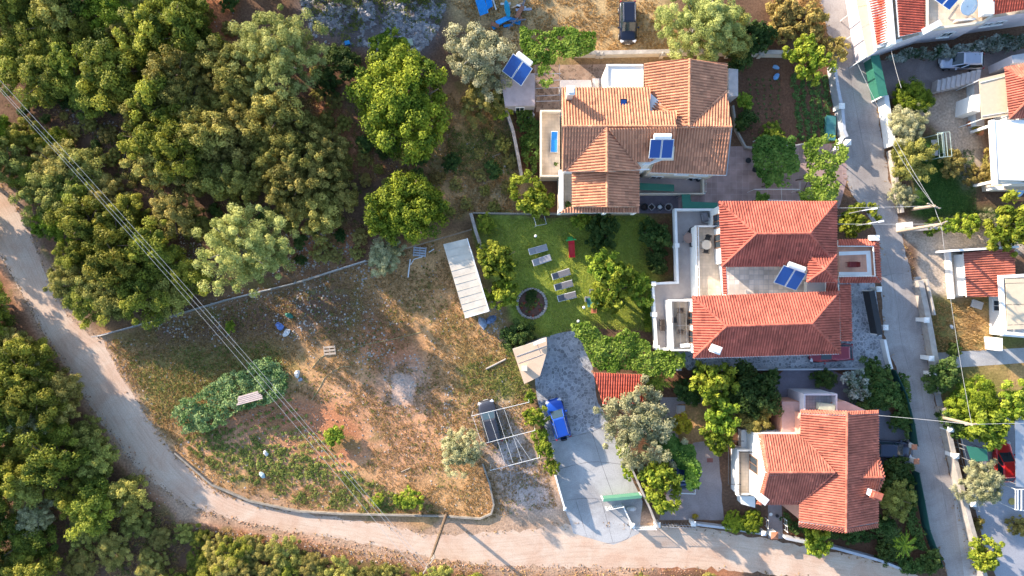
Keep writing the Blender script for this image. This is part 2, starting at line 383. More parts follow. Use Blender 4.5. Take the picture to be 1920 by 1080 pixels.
# ------------------------------------------------------------------ roads, drives, yards
def mat_road(name, col, dirt, bump=0.25, ruts=0.0):
    m, n, l = new_mat(name); out = n.new('ShaderNodeOutputMaterial'); b = n.new('ShaderNodeBsdfPrincipled')
    b.inputs['Roughness'].default_value = 0.9; b.inputs['Specular IOR Level'].default_value = 0.15
    tc = n.new('ShaderNodeTexCoord')
    n1 = n.new('ShaderNodeTexNoise'); n1.inputs['Scale'].default_value = 0.35; n1.inputs['Detail'].default_value = 8; n1.inputs['Roughness'].default_value = 0.65; n1.inputs['Distortion'].default_value = 0.6
    n2 = n.new('ShaderNodeTexNoise'); n2.inputs['Scale'].default_value = 9; n2.inputs['Detail'].default_value = 6; n2.inputs['Roughness'].default_value = 0.7
    l.new(tc.outputs['Object'], n1.inputs['Vector']); l.new(tc.outputs['Object'], n2.inputs['Vector'])
    r = ramp(n, [(0.36, dirt), (0.6, col)]); l.new(n1.outputs['Fac'], r.inputs['Fac'])
    g = ramp(n, [(0.3, (0.78, 0.77, 0.76)), (0.7, (1.12, 1.12, 1.12))]); l.new(n2.outputs['Fac'], g.inputs['Fac'])
    mm = n.new('ShaderNodeMix'); mm.data_type = 'RGBA'; mm.blend_type = 'MULTIPLY'; mm.inputs['Factor'].default_value = 1
    l.new(r.outputs['Color'], mm.inputs[6]); l.new(g.outputs['Color'], mm.inputs[7]); l.new(mm.outputs[2], b.inputs['Base Color'])
    if ruts:                                          # wheel ruts and drag marks follow the lane (u along, v across)
        uv = n.new('ShaderNodeUVMap'); mp = n.new('ShaderNodeMapping'); mp.inputs['Scale'].default_value = (0.16, 2.4, 1)
        n3 = n.new('ShaderNodeTexNoise'); n3.inputs['Scale'].default_value = 1.6; n3.inputs['Detail'].default_value = 6; n3.inputs['Roughness'].default_value = .7
        l.new(uv.outputs[0], mp.inputs[0]); l.new(mp.outputs[0], n3.inputs['Vector'])
        g3 = ramp(n, [(0.34, (0.76, 0.71, 0.68)), (0.5, (1, 1, 1)), (0.68, (1.16, 1.15, 1.14))]); l.new(n3.outputs['Fac'], g3.inputs['Fac'])
        m3 = n.new('ShaderNodeMix'); m3.data_type = 'RGBA'; m3.blend_type = 'MULTIPLY'; m3.inputs['Factor'].default_value = ruts
        l.new(mm.outputs[2], m3.inputs[6]); l.new(g3.outputs['Color'], m3.inputs[7]); l.new(m3.outputs[2], b.inputs['Base Color'])
    bp = n.new('ShaderNodeBump'); bp.inputs['Strength'].default_value = bump; bp.inputs['Distance'].default_value = 0.05
    l.new(n2.outputs['Fac'], bp.inputs['Height']); l.new(bp.outputs['Normal'], b.inputs['Normal'])
    l.new(b.outputs[0], out.inputs[0]); return m
def lane(name, la, lb, z, m, amp, n=260):
    """road surface between two edge lines (photo pixels, same direction), with uv along and across"""
    def res(pts):
        P = [W(*p) for p in pts]; d = [0]
        for i in range(1, len(P)): d.append(d[-1]+(P[i]-P[i-1]).length)
        out = []; j = 0
        for i in range(n):
            t = d[-1]*i/(n-1)
            while j < len(d)-2 and d[j+1] < t: j += 1
            out.append(P[j].lerp(P[j+1], (t-d[j])/max(1e-6, d[j+1]-d[j])))
        return out, d[-1]
    A, L = res(la); B, _ = res(lb); vs = []; uvs = []; K = 8
    for i in range(n):
        dv = (B[i]-A[i]); k0 = random.gauss(0, amp)/dv.length; k1 = random.gauss(0, amp)/dv.length
        for j in range(K+1):
            t = j/K
            if j == 0: t = k0
            if j == K: t = 1+k1
            p = A[i]+dv*t; vs.append((p.x, p.y, z)); uvs.append((L*i/(n-1), t*dv.length))
    fs = []
    for i in range(n-1):
        for j in range(K): fs.append((i*(K+1)+j, (i+1)*(K+1)+j, (i+1)*(K+1)+j+1, i*(K+1)+j+1))
    me = bpy.data.meshes.new(name); me.from_pydata(vs, [], fs); uvl = me.uv_layers.new(name='lane')
    for lo in me.loops: uvl.data[lo.index].uv = uvs[lo.vertex_index]
    me.materials.append(m)
    if me.polygons[0].normal.z < 0: me.flip_normals()
    o = bpy.data.objects.new(name, me); COL.objects.link(o); o['kind'] = 'structure'; return o
M_DIRT = mat_road('pale dirt road', (0.62, 0.475, 0.365), (0.55, 0.365, 0.26), ruts=0.5)
M_STREET = mat_road('worn concrete street', (0.40, 0.365, 0.345), (0.30, 0.265, 0.25), bump=0.12, ruts=0.3)
M_CONC = mat_road('poured concrete', (0.46, 0.45, 0.445), (0.33, 0.315, 0.31), bump=0.15)
inner = smooth_line([(-420, 60), (-140, 250), (-60, 300), (0, 345), (32, 395), (62, 450), (92, 530), (135, 600), (190, 640), (225, 700), (270, 770), (325, 848), (385, 905), (450, 938), (560, 960), (700, 982), (800, 1000), (920, 998), (1050, 985), (1190, 985), (1300, 990), (1440, 1010), (1540, 1032), (1640, 1050), (1735, 1085), (2000, 1190)])
outer = smooth_line([(2000, 1215), (1735, 1105), (1500, 1080), (1300, 1066), (1100, 1064), (900, 1058), (760, 1036), (650, 1012), (520, 992), (400, 962), (330, 935), (262, 880), (200, 805), (150, 732), (108, 665), (62, 590), (32, 535), (0, 478), (-60, 410), (-140, 370), (-420, 190)])

sl_ = smooth_line([(1440, -420), (1525, -60), (1535, 0), (1553, 70), (1557, 130), (1566, 210), (1585, 285), (1590, 350), (1625, 400), (1646, 450), (1652, 540), (1660, 640), (1684, 700), (1700, 800), (1718, 900), (1742, 1000), (1768, 1050), (1785, 1120), (1860, 1420)])
sr_ = smooth_line([(1925, 1420), (1850, 1120), (1822, 1060), (1800, 980), (1778, 880), (1754, 760), (1735, 650), (1712, 530), (1690, 440), (1674, 365), (1655, 270), (1640, 175), (1624, 95), (1600, 0), (1590, -60), (1505, -420)])

lane('dirt_road', inner, outer[::-1], 0.004, M_DIRT, 0.13)
lane('street', sl_, sr_[::-1], 0.008, M_STREET, 0.05)
edge_q = []
for ln, k, off in ((sr_, 700, .10), (sl_, 420, -.08), (inner, 900, .12), (outer, 900, .1)):
    P = [W(*p) for p in ln]
    for _ in range(k):
        i = random.randrange(len(P)-1); p = P[i].lerp(P[i+1], random.random()); edge_q.append((p.x+random.gauss(off, .16), p.y+random.gauss(0, .16)))
EDGE_Q = np.array(edge_q)
M_JOINT = mat('dark joint', (0.12, 0.11, 0.11), .9, .2)
def joint(px, wd=.035, z=.0135):
    P = [W(*p) for p in smooth_line(px, 5)]; b = MB(); vs = []
    for i, p in enumerate(P):
        d = (P[min(i+1, len(P)-1)]-P[max(i-1, 0)]).normalized(); n_ = Vector((-d.y, d.x, 0))*wd/2*random.uniform(.5, 1.5); vs += [(p.x+n_.x, p.y+n_.y, z), (p.x-n_.x, p.y-n_.y, z)]
    b.add(vs, [(2*i, 2*i+1, 2*i+3, 2*i+2) for i in range(len(P)-1)]); o = b.build('paving_joint', M_JOINT); o['kind'] = 'structure'
    if o.data.polygons[0].normal.z < 0: o.data.flip_normals()
for q in ([(1030, 828), (1075, 818), (1118, 806), (1140, 790)], [(1062, 938), (1100, 934), (1133, 937)], [(1080, 940), (1100, 1005)], [(1046, 880), (1110, 866), (1176, 872)], [(1110, 810), (1128, 870), (1150, 930)], [(1128, 940), (1150, 1020)], [(1185, 990), (1178, 1008), (1160, 1016), (1130, 1020)],
          [(1660, 470), (1680, 560), (1690, 640), (1712, 720)], [(1725, 700), (1735, 780), (1760, 880), (1775, 960)], [(1590, 120), (1604, 200), (1622, 290)], [(1700, 790), (1735, 784), (1768, 790)], [(1650, 520), (1680, 512), (1704, 516)]): joint(q, .03 if q[0][0] < 1500 else .02)
M_CRAZY = mat_paving('grey crazy paving', (0.30, 0.30, 0.32), (0.46, 0.45, 0.45), 3.0, 0.055)
M_CRAZYD = mat_paving('blue grey crazy paving', (0.30, 0.31, 0.33), (0.50, 0.49, 0.50), 3.2, 0.07)
M_YARD = mat_paving('red brown yard slabs', (0.40, 0.275, 0.255), (0.48, 0.36, 0.33), 0.8, 0.012, 0.12, 'slab')
M_YARDC = mat_road('stained yard concrete', (0.36, 0.30, 0.285), (0.27, 0.22, 0.21), bump=0.1)
sheet('driveway', [(1003, 640), (1035, 628), (1080, 618), (1112, 690), (1118, 745), (1140, 790), (1118, 806), (1052, 822), (1030, 828), (1012, 770), (1003, 720)], 0.008, M_CRAZY, 0.03)
sheet('driveway_apron', [(1030, 828), (1052, 822), (1118, 806), (1140, 790), (1172, 870), (1205, 940), (1198, 1000), (1150, 1022), (1075, 1000), (1058, 950)], 0.0085, M_CONC, 0.02)
sheet('paved_forecourt', [(1308, 660), (1400, 640), (1500, 520), (1575, 530), (1640, 530), (1655, 640), (1664, 688), (1290, 694), (1262, 660)], 0.008, M_CRAZYD)
sheet('yard_courtyard', [(1195, 280), (1590, 268), (1598, 300), (1575, 385), (1560, 400), (1195, 400)], 0.006, M_YARD)
sheet('yard_north', [(1000, 122), (1380, 118), (1380, 175), (1050, 210), (1005, 210)], 0.006, mat_paving('brown pebble paving', (0.33, 0.22, 0.16), (0.40, 0.29, 0.22), 3, .05))
sheet('yard_concrete', [(1236, 975), (1248, 930), (1300, 830), (1345, 825), (1358, 975)], 0.006, M_YARDC, 0.03)
sheet('yard_terrace', [(1470, 694), (1560, 694), (1640, 730), (1640, 790), (1455, 790), (1440, 720)], 0.0062, mat_road('dark blue concrete', (0.24, 0.22, 0.26), (0.18, 0.16, 0.19)))  # dark bluish concrete tone, lightly blotched
sheet('path_slabs', [(1238, 745), (1270, 745), (1272, 822), (1238, 822)], 0.007, M_YARDC)
sheet('path_garden', [(1270, 735), (1460, 730), (1460, 752), (1270, 758)], 0.0075, M_YARDC, 0.02)
sheet('path_entrance', [(1440, 935), (1465, 935), (1468, 1010), (1440, 1010)], 0.007, M_YARDC)
sheet('yard_upper', [(1640, 115), (1930, 90), (1930, 130), (1760, 165), (1730, 180), (1660, 185)], 0.006, mat_road('dark stained yard', (0.20, 0.16, 0.15), (0.30, 0.24, 0.22)), 0.05)
sheet('path_gate', [(1742, 662), (1925, 652), (1925, 680), (1752, 692)], 0.006, M_CONC)
sheet('driveway_lower', [(1795, 790), (2020, 760), (2020, 1110), (1880, 1110), (1850, 1040), (1815, 900)], 0.006, mat_road('blue grey concrete', (0.36, 0.36, 0.39), (0.31, 0.31, 0.34)))
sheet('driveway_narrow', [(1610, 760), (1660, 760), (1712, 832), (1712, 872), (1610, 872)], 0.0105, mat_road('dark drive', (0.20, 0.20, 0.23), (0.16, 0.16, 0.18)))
sheet('pavement', [(1712, 520), (1726, 518), (1765, 745), (1785, 830), (1835, 1110), (1812, 1110), (1780, 880), (1756, 760)], 0.010, M_CONC, 0.02)

# ------------------------------------------------------------------ uncountable ground cover
def scatter_pts(poly, n, seed, patchy=0.0, scale=1.5):
    r = np.random.default_rng(seed); P = np.array([W(*p)[:2] for p in poly])
    lo, hi = P.min(0), P.max(0); k = int(n*3)+50
    q = r.random((k, 2))*(hi-lo)+lo
    q = q[inside(q[:, 0], q[:, 1], [tuple(p) for p in P])]
    if patchy: q = q[fbm(q[:, 0]+99, q[:, 1]+37, scale, seed+5, 3)+r.normal(0, .06, len(q)) > patchy]
    return q[:n]
def outside_of(q, polys):
    for p in polys:
        P = [tuple(W(*a)[:2]) for a in p]; q = q[~inside(q[:, 0], q[:, 1], P)]
    return q
def tufts(name, q, m, h=(0.08, 0.25), blades=5, spread=0.09, width=0.03, seed=1, tv=(0, 1)):
    r = np.random.default_rng(seed); n = len(q)*blades; b = np.repeat(q, blades, 0)
    hh = np.repeat(r.uniform(h[0], h[1], len(q)), blades)*r.uniform(.6, 1.1, n)
    a = r.uniform(0, 2*np.pi, n); rad = r.uniform(0, spread, n); lean = r.uniform(.2, 1.0, n)*hh
    bx = b[:, 0]+np.cos(a)*rad; by = b[:, 1]+np.sin(a)*rad
    t = a+r.normal(0, .5, n); ux, uy = -np.sin(t)*width, np.cos(t)*width
    z = np.zeros(n)
    V = np.stack([np.stack([bx-ux, by-uy, z], -1), np.stack([bx+ux, by+uy, z], -1), np.stack([bx+np.cos(a)*lean, by+np.sin(a)*lean, hh], -1)], 1)
    tvv = np.clip(np.repeat(r.uniform(tv[0], tv[1], len(q)), blades)+r.normal(0, .12, n), 0, 1)
    o = bpy.data.objects.new(name, fast_mesh(name, V.reshape(-1, 3), n, m, tvv, k=3)); COL.objects.link(o); o['kind'] = 'stuff'; return o
def leaf_quads(c, d, s, aspect, r):
    """diamond leaves at c (n,3), facing d (n,3), half length s (n,)"""
    n = len(c); d = d/np.maximum(1e-6, np.linalg.norm(d, axis=1))[:, None]
    t = r.normal(0, 1, (n, 3)); u = np.cross(d, t); u /= np.maximum(1e-6, np.linalg.norm(u, axis=1))[:, None]; v = np.cross(d, u)
    s = s[:, None]
    return np.stack([c-u*s, c-v*s*aspect, c+u*s, c+v*s*aspect], 1).reshape(-1, 3)
def plants(name, q, m, rad=(0.15, 0.35), leaves=14, leaf=0.07, aspect=.6, seed=1, flat=.7, kind='stuff'):
    r = np.random.default_rng(seed); n = len(q)*leaves
    R_ = np.repeat(r.uniform(rad[0], rad[1], len(q)), leaves); b = np.repeat(q, leaves, 0)
    d = r.normal(0, 1, (n, 3)); d[:, 2] = np.abs(d[:, 2]); d /= np.linalg.norm(d, axis=1)[:, None]
    rr = R_*r.uniform(.5, 1, n)
    c = np.stack([b[:, 0]+d[:, 0]*rr, b[:, 1]+d[:, 1]*rr, d[:, 2]*rr*flat+.03], -1)
    V = leaf_quads(c, d+r.normal(0, .45, (n, 3))+np.array([0, 0, .5]), leaf*r.uniform(.6, 1.3, n), aspect, r)
    tv = np.clip(np.repeat(r.uniform(0.1, .9, len(q)), leaves)+r.normal(0, .15, n), 0, 1)
    o = bpy.data.objects.new(name, fast_mesh(name, V, n, m, tv)); COL.objects.link(o)
    if kind: o['kind'] = kind
    return o
def rocks(name, q, m, s=(0.05, 0.16), seed=1):
    r = np.random.default_rng(seed); n = len(q); sz = s[0]+(s[1]-s[0])*r.random(n)**2.5
    base = np.array([[1, 0, .2], [0, 1, .2], [-1, 0, .2], [0, -1, .2], [.2, .1, 1], [0, 0, -.4]])
    tri = np.array([[0, 1, 4], [1, 2, 4], [2, 3, 4], [3, 0, 4], [1, 0, 5], [2, 1, 5], [3, 2, 5], [0, 3, 5]])
    a = r.uniform(0, 6.28, n); v = base[None]*(1+r.normal(0, .25, (n, 6, 3)))*sz[:, None, None]
    v[..., 2] *= .7; ca, sa = np.cos(a)[:, None], np.sin(a)[:, None]
    x = v[..., 0]*ca-v[..., 1]*sa+q[:, 0:1]; y = v[..., 0]*sa+v[..., 1]*ca+q[:, 1:2]
    V = np.stack([x, y, v[..., 2]], -1)[:, tri].reshape(-1, 3)
    tv = np.repeat(r.random(n), 8)
    o = bpy.data.objects.new(name, fast_mesh(name, V, n*8, m, tv, k=3)); COL.objects.link(o); o['kind'] = 'stuff'; return o
M_DRYG = mat_leaf('dry grass blades', (0.34, 0.215, 0.08), (0.66, 0.44, 0.20), 0.3, 0.0)
M_WEED = mat_leaf('weed leaves', (0.10, 0.15, 0.03), (0.33, 0.34, 0.085), 0.25, 0.0)
M_LAWN = mat_leaf('lawn blades', (0.21, 0.30, 0.045), (0.55, 0.55, 0.11), 0.3, 0.0)
M_VEG = mat_leaf('vegetable leaves', (0.05, 0.12, 0.03), (0.13, 0.21, 0.06), 0.25, 0.0)
M_ROCK = mat('pale limestone', (0.42, 0.37, 0.33), 0.9, 0.3, 3, attr=True)
F_FIELD = [(200, 640), (420, 575), (690, 495), (810, 450), (860, 520), (940, 640), (990, 760), (1045, 950), (900, 975), (560, 950), (400, 905), (320, 830), (250, 730)]
ASHES = [[(735, 700), (780, 705), (775, 760), (735, 760)]]
PLOT = [(345, 830), (420, 790), (560, 738), (665, 790), (700, 860), (640, 890), (560, 870), (430, 880)]
tufts('dry_grass', outside_of(scatter_pts(F_FIELD, 34000, 101, .40, 2.0), ASHES+[PLOT]), M_DRYG, (0.05, 0.2), 4, seed=1)
tufts('dry_grass_verge', np.concatenate([scatter_pts(p, n, 102+i, .4, 1.2) for i, (p, n) in enumerate([
    ([(820, -20), (1230, -20), (1290, 100), (960, 110)], 5000), ([(820, 180), (900, 170), (965, 260), (980, 400), (850, 400)], 4200),
    ([(195, 640), (240, 640), (340, 830), (440, 915), (560, 950), (540, 962), (400, 925), (300, 830)], 2200), ([(330, 975), (700, 1035), (1000, 1070), (1400, 1080), (900, 1085), (400, 1010)], 2600),
    ([(170, 950), (330, 960), (360, 1080), (130, 1080)], 2400), ([(20, 160), (240, 190), (320, 340), (270, 360), (150, 260)], 1600), ([(540, 180), (640, 190), (740, 290), (860, 280), (960, 330), (860, 410), (690, 340), (600, 260)], 3600), ([(400, 380), (690, 410), (690, 480), (540, 520)], 1500), ([(1440, -20), (1535, -20), (1556, 90), (1500, 80)], 1500), ([(1625, -20), (1600, -20), (1620, 90), (1636, 90)], 500), ([(1745, 565), (1870, 565), (1870, 655), (1750, 660)], 1500)])]), M_DRYG, (0.06, 0.28), 4, seed=2)
M_CLOD = mat('reddish earth clods', (0.42, 0.24, 0.15), 0.95, 0.3, 3, attr=True)
rocks('edge_grit', EDGE_Q, mat('brown grit', (0.22, 0.15, 0.10), .95, .3, 3, attr=True), (0.02, 0.09), seed=31)
tufts('edge_weeds', EDGE_Q[::3]+RNG.normal(0, .12, (len(EDGE_Q[::3]), 2)), M_DRYG, (0.05, 0.22), 5, seed=32)
rocks('earth_clods', np.concatenate([scatter_pts([(20, 545), (60, 600), (200, 830), (330, 955), (330, 935), (210, 800), (110, 660), (40, 560)], 700, 141), scatter_pts([(330, 955), (600, 1025), (900, 1070), (1300, 1078), (1300, 1066), (900, 1058), (600, 1008), (400, 962)], 1500, 142), scatter_pts([(370, 800), (560, 745), (660, 790), (600, 840), (430, 860)], 500, 143)]), M_CLOD, (0.04, 0.14), seed=13)
tufts('lawn_grass', outside_of(scatter_pts([(905, 412), (1215, 405), (1222, 622), (1080, 612), (1020, 635), (965, 590), (930, 500)], 30000, 103), [[(975, 545), (1022, 545), (1022, 595), (975, 595)]]), M_LAWN, (0.03, 0.09), 4, .08, .025, seed=3)
tufts('lawn_grass_east', scatter_pts([(1722, 290), (1825, 280), (1830, 395), (1920, 400), (1730, 412)], 5000, 104), M_VEG, (0.03, 0.1), 4, seed=4)
plants('field_weeds', outside_of(np.concatenate([outside_of(scatter_pts(F_FIELD, 1500, 105, .5, 2.5), [PLOT]), scatter_pts([(230, 660), (500, 640), (540, 690), (370, 740), (300, 800)], 650, 106, .42), scatter_pts([(860, 690), (985, 640), (1000, 745), (880, 760)], 500, 107, .42)]), ASHES), M_WEED, (0.08, 0.24), 12, .05, seed=5)
q_row = []
for k in range(11):                                   # rows of the vegetable plot beside the road
    a, b_ = W(372+k*14, 838+k*9-4*k), W(560+k*13, 742+k*19-3*k); L = (b_-a).length
    for j in range(int(L/0.5)):
        p = a.lerp(b_, j*0.5/L); q_row.append((p.x+random.gauss(0, .09), p.y+random.gauss(0, .09)))
plants('vegetable_rows', np.array(q_row), M_WEED, (0.14, 0.30), 30, .07, seed=6)
plants('plot_weeds', np.concatenate([scatter_pts([(335, 825), (420, 800), (560, 850), (700, 905), (820, 950), (700, 968), (560, 945), (420, 895)], 900, 108, .38, 1.2)]), M_WEED, (0.14, 0.38), 18, .075, seed=7)
q_k = []
for k in range(5):                                    # bean rows of the kitchen garden by the street
    for j in range(26):
        p = W(1488+k*14+j*.55, 140+j*4.9); q_k.append((p.x+random.gauss(0, .1), p.y+random.gauss(0, .1)))
plants('bean_rows', np.array(q_k), M_VEG, (0.22, 0.42), 34, .09, seed=8)
q_k = [tuple(W(1405+k*13+j*.6, 150+j*9)[:2]) for k in range(5) for j in range(13)]
plants('seedling_rows', np.array(q_k)+RNG.normal(0, .08, (len(q_k), 2)), M_VEG, (0.1, 0.2), 14, .06, seed=9)
plants('forest_weeds', np.concatenate([scatter_pts([(0, 150), (330, 100), (800, 200), (840, 330), (690, 470), (200, 610), (60, 380)], 1500, 109, .45, 3), scatter_pts([(0, 700), (150, 800), (330, 980), (330, 1080), (0, 1080)], 500, 110, .45, 3), scatter_pts([(830, 230), (960, 230), (970, 330), (850, 330)], 420, 111, .35, 2)]), M_WEED, (0.12, 0.35), 14, .06, seed=10)
rocks('rubble', np.concatenate([ scatter_pts([(60, 175), (130, 170), (230, 240), (300, 330), (280, 350), (180, 260)], 700, 113, .4),
      scatter_pts([(230, 600), (690, 485), (760, 640), (800, 700), (700, 690), (560, 640), (330, 640)], 1500, 114, .46, 2), scatter_pts([(340, 60), (440, 20), (440, 110), (370, 110)], 90, 115), scatter_pts([(530, 440), (690, 430), (680, 480), (540, 520)], 420, 116, .45),
      scatter_pts([(885, 560), (930, 560), (960, 630), (940, 650), (900, 620)], 260, 117), scatter_pts([(835, 720), (850, 720), (848, 830), (825, 830)], 160, 119), scatter_pts([(715, 695), (795, 700), (795, 775), (720, 775)], 110, 118, .45, 1.0)]), M_ROCK, (0.03, 0.14), seed=11)
M_HEAP = mat('blue grey rubble', (0.36, 0.35, 0.37), 0.9, 0.35, 3, attr=True)
rocks('rubble_heap', scatter_pts([(555, -20), (845, -20), (820, 60), (790, 95), (690, 88), (590, 80)], 2600, 112, .50, 1.3), M_HEAP, (0.05, 0.30), seed=21)
plants('rubble_weeds', scatter_pts([(555, -20), (845, -20), (820, 60), (790, 95), (690, 88), (590, 80)], 330, 151, .5, 1.6), M_WEED, (0.15, 0.5), 22, .07, seed=22)
rocks('road_stones', np.concatenate([scatter_pts([(330, 985), (480, 1000), (700, 1040), (900, 1062), (900, 1075), (640, 1050), (380, 1005)], 500, 120), scatter_pts([(200, 645), (215, 640), (330, 830), (440, 915), (430, 925), (310, 835)], 240, 121), scatter_pts(F_FIELD, 900, 122, .45, 3), scatter_pts([(110, 690), (125, 690), (320, 940), (300, 950)], 260, 123), scatter_pts(F_FIELD, 1300, 131), scatter_pts([(470, 430), (560, 440), (560, 520), (480, 520)], 260, 132), scatter_pts([(340, 430), (380, 430), (375, 500), (330, 490)], 160, 133), scatter_pts([(700, 200), (960, 280), (960, 380), (700, 340)], 380, 134)]), M_ROCK, (0.03, 0.11), seed=12)
# ------------------------------------------------------------------ trees: tapered trunk with limbs, crown of leaves in clumps
LEAF = {'forest': mat_leaf('dark evergreen leaves', (0.06, 0.09, 0.014), (0.39, 0.38, 0.050)),
        'bushy': mat_leaf('olive brown leaves', (0.125, 0.125, 0.025), (0.49, 0.43, 0.11)),
        'lime': mat_leaf('yellow green leaves', (0.055, 0.10, 0.010), (0.34, 0.37, 0.030), .2, .03),
        'olive': mat_leaf('silver olive leaves', (0.17, 0.175, 0.075), (0.50, 0.46, 0.26), .2, .02),
        'pale': mat_leaf('pale soft leaves', (0.17, 0.20, 0.05), (0.48, 0.48, 0.16), .3, .02),
        'citrus': mat_leaf('bright green leaves', (0.09, 0.16, 0.014), (0.36, 0.40, 0.045), .3, .03),
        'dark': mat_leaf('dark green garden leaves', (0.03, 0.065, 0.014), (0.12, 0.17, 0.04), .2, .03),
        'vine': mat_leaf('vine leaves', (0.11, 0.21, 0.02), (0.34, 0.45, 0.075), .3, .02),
        'vinedark': mat_leaf('dark green vine leaves', (0.04, 0.10, 0.015), (0.16, 0.25, 0.05), .3, .02),  # a darker green vine, its own leaf colour
        'yellow': mat_leaf('yellowing leaves', (0.25, 0.20, 0.02), (0.55, 0.40, 0.04), .3, .02),
        'scrub': mat_leaf('dry scrub leaves', (0.24, 0.18, 0.05), (0.46, 0.38, 0.11), .3, .03),
        'creeper': mat_leaf('grey green creeper leaves', (0.10, 0.18, 0.05), (0.36, 0.45, 0.18), .25, .02),
        'flower': mat_leaf('white flowering leaves', (0.04, 0.075, 0.03), (0.42, 0.44, 0.38), .2, .02)}
M_BARK = mat('brown bark', (0.16, 0.11, 0.075), 0.95, 0.35, 6, bump=0.4)
M_BARKG = mat('grey bark', (0.26, 0.23, 0.20), 0.95, 0.3, 6, bump=0.4)
def crown_arrays(seed, Rad, Ht, z0, nclump, rc, nleaf, leaf, aspect=.55, lumps=5, upbias=.35, ragged=.25):
    """leaf clumps over an uneven dome: Rad half width, from z0 up to z0+Ht"""
    r = np.random.default_rng(seed)
    # the dome itself is made of a few big lobes
    la = r.uniform(0, .75, lumps)+np.arange(lumps)*6.28/lumps; lr = Rad*r.uniform(.25, .55, lumps)
    LC = np.stack([np.cos(la)*lr, np.sin(la)*lr, z0+Ht*r.uniform(.30, .55, lumps)], -1); LR = Rad*r.uniform(.42, .72, lumps)
    LC[0] = (0, 0, z0+Ht*.5); LR[0] = Rad*.62
    li = r.choice(lumps, nclump, p=LR**2/np.sum(LR**2))
    d = r.normal(0, 1, (nclump, 3)); d[:, 2] += .35; d /= np.linalg.norm(d, axis=1)[:, None]
    rr = r.uniform(.72, 1.0+ragged, nclump)
    c = LC[li]+d*(LR[li]*rr)[:, None]*np.array([1, 1, min(1.0, .9*Ht/Rad*.62)])
    c[:, 2] = np.clip(c[:, 2], z0-.1, z0+Ht)
    cr = rc*r.uniform(.55, 1.35, nclump)
    n = nclump*nleaf; C = np.repeat(c, nleaf, 0); CR = np.repeat(cr, nleaf)
    e = r.normal(0, 1, (n, 3)); e[:, 2] += .25; e /= np.linalg.norm(e, axis=1)[:, None]
    p = C+e*(CR*r.uniform(.45, 1.05, n))[:, None]*np.array([1, 1, .8])
    nn = e+r.normal(0, .55, (n, 3))+np.array([0, 0, upbias])
    V = leaf_quads(p, nn, leaf*r.uniform(.65, 1.35, n), aspect, r)
    tv = np.clip(np.repeat(r.uniform(.1, .9, nclump), nleaf)+r.normal(0, .16, n), 0, 1)
    return V, n, tv
def trunk_mesh(name, seed, Rad, Ht, z0, m, tr=None):
    r = random.Random(seed); b = MB(); tr = tr or 0.05*Rad+.05; top = z0+Ht*.35
    lean = (r.uniform(-.2, .2)*Rad*.5, r.uniform(-.2, .2)*Rad*.5)
    b.tube([(0, 0, -.1), (lean[0]*.3, lean[1]*.3, top*.5), (lean[0], lean[1], top)], [tr*1.3, tr, tr*.8], 7)
    for i in range(6):
        a = i*1.05+r.uniform(-.3, .3); L = Rad*r.uniform(.5, .8)
        s = Vector((lean[0]*.7, lean[1]*.7, top*r.uniform(.65, .98)))
        e = s+Vector((math.cos(a)*L, math.sin(a)*L, Ht*r.uniform(.25, .5)))
        b.tube([s, s.lerp(e, .5)+Vector((0, 0, .12)), e], [tr*.55, tr*.36, tr*.14], 5)
    me_ = b.build(name, m); d = me_.data; bpy.data.objects.remove(me_); return d
def crown_lib(kind, n, **k):
    out = []
    for i in range(n):
        V, nf, tv = crown_arrays(1000+i*17+sum(map(ord, kind)), **k)
        out.append((fast_mesh('crown', V, nf, LEAF[kind], tv), trunk_mesh('trunk', i, k['Rad'], k['Ht'], k['z0'], M_BARKG if kind in ('olive', 'pale') else M_BARK)))
    return out
LIB = {'forest': crown_lib('forest', 5, Rad=2.6, Ht=3.6, z0=1.0, nclump=70, rc=.56, nleaf=260, leaf=.098, ragged=.35),
       'bushy': crown_lib('bushy', 5, Rad=2.6, Ht=3.4, z0=.8, nclump=95, rc=.47, nleaf=210, leaf=.088, ragged=.4),
       'lime': crown_lib('lime', 3, Rad=4.2, Ht=4.8, z0=.6, nclump=290, rc=.58, nleaf=190, leaf=.11, lumps=6, ragged=0.0),
       'olive': crown_lib('olive', 4, Rad=3.2, Ht=3.6, z0=1.2, nclump=150, rc=.48, nleaf=200, leaf=.10, aspect=.35, lumps=6, ragged=.35),
       'pale': crown_lib('pale', 3, Rad=3.8, Ht=5.2, z0=1.5, nclump=230, rc=.46, nleaf=210, leaf=.10, aspect=.35, lumps=8, ragged=.4),
       'citrus': crown_lib('citrus', 5, Rad=1.9, Ht=2.4, z0=1.0, nclump=70, rc=.36, nleaf=70, leaf=.15, lumps=4, ragged=.3),
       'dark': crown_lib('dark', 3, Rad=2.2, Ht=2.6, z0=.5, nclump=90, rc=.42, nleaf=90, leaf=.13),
       'yellow': crown_lib('yellow', 1, Rad=1.2, Ht=1.6, z0=.4, nclump=40, rc=.28, nleaf=60, leaf=.12),
       'scrub': crown_lib('scrub', 2, Rad=1.6, Ht=1.5, z0=.1, nclump=60, rc=.32, nleaf=70, leaf=.11, ragged=.4),
       'flower': crown_lib('flower', 1, Rad=1.3, Ht=1.6, z0=.3, nclump=45, rc=.3, nleaf=70, leaf=.12)}
CNT = {}
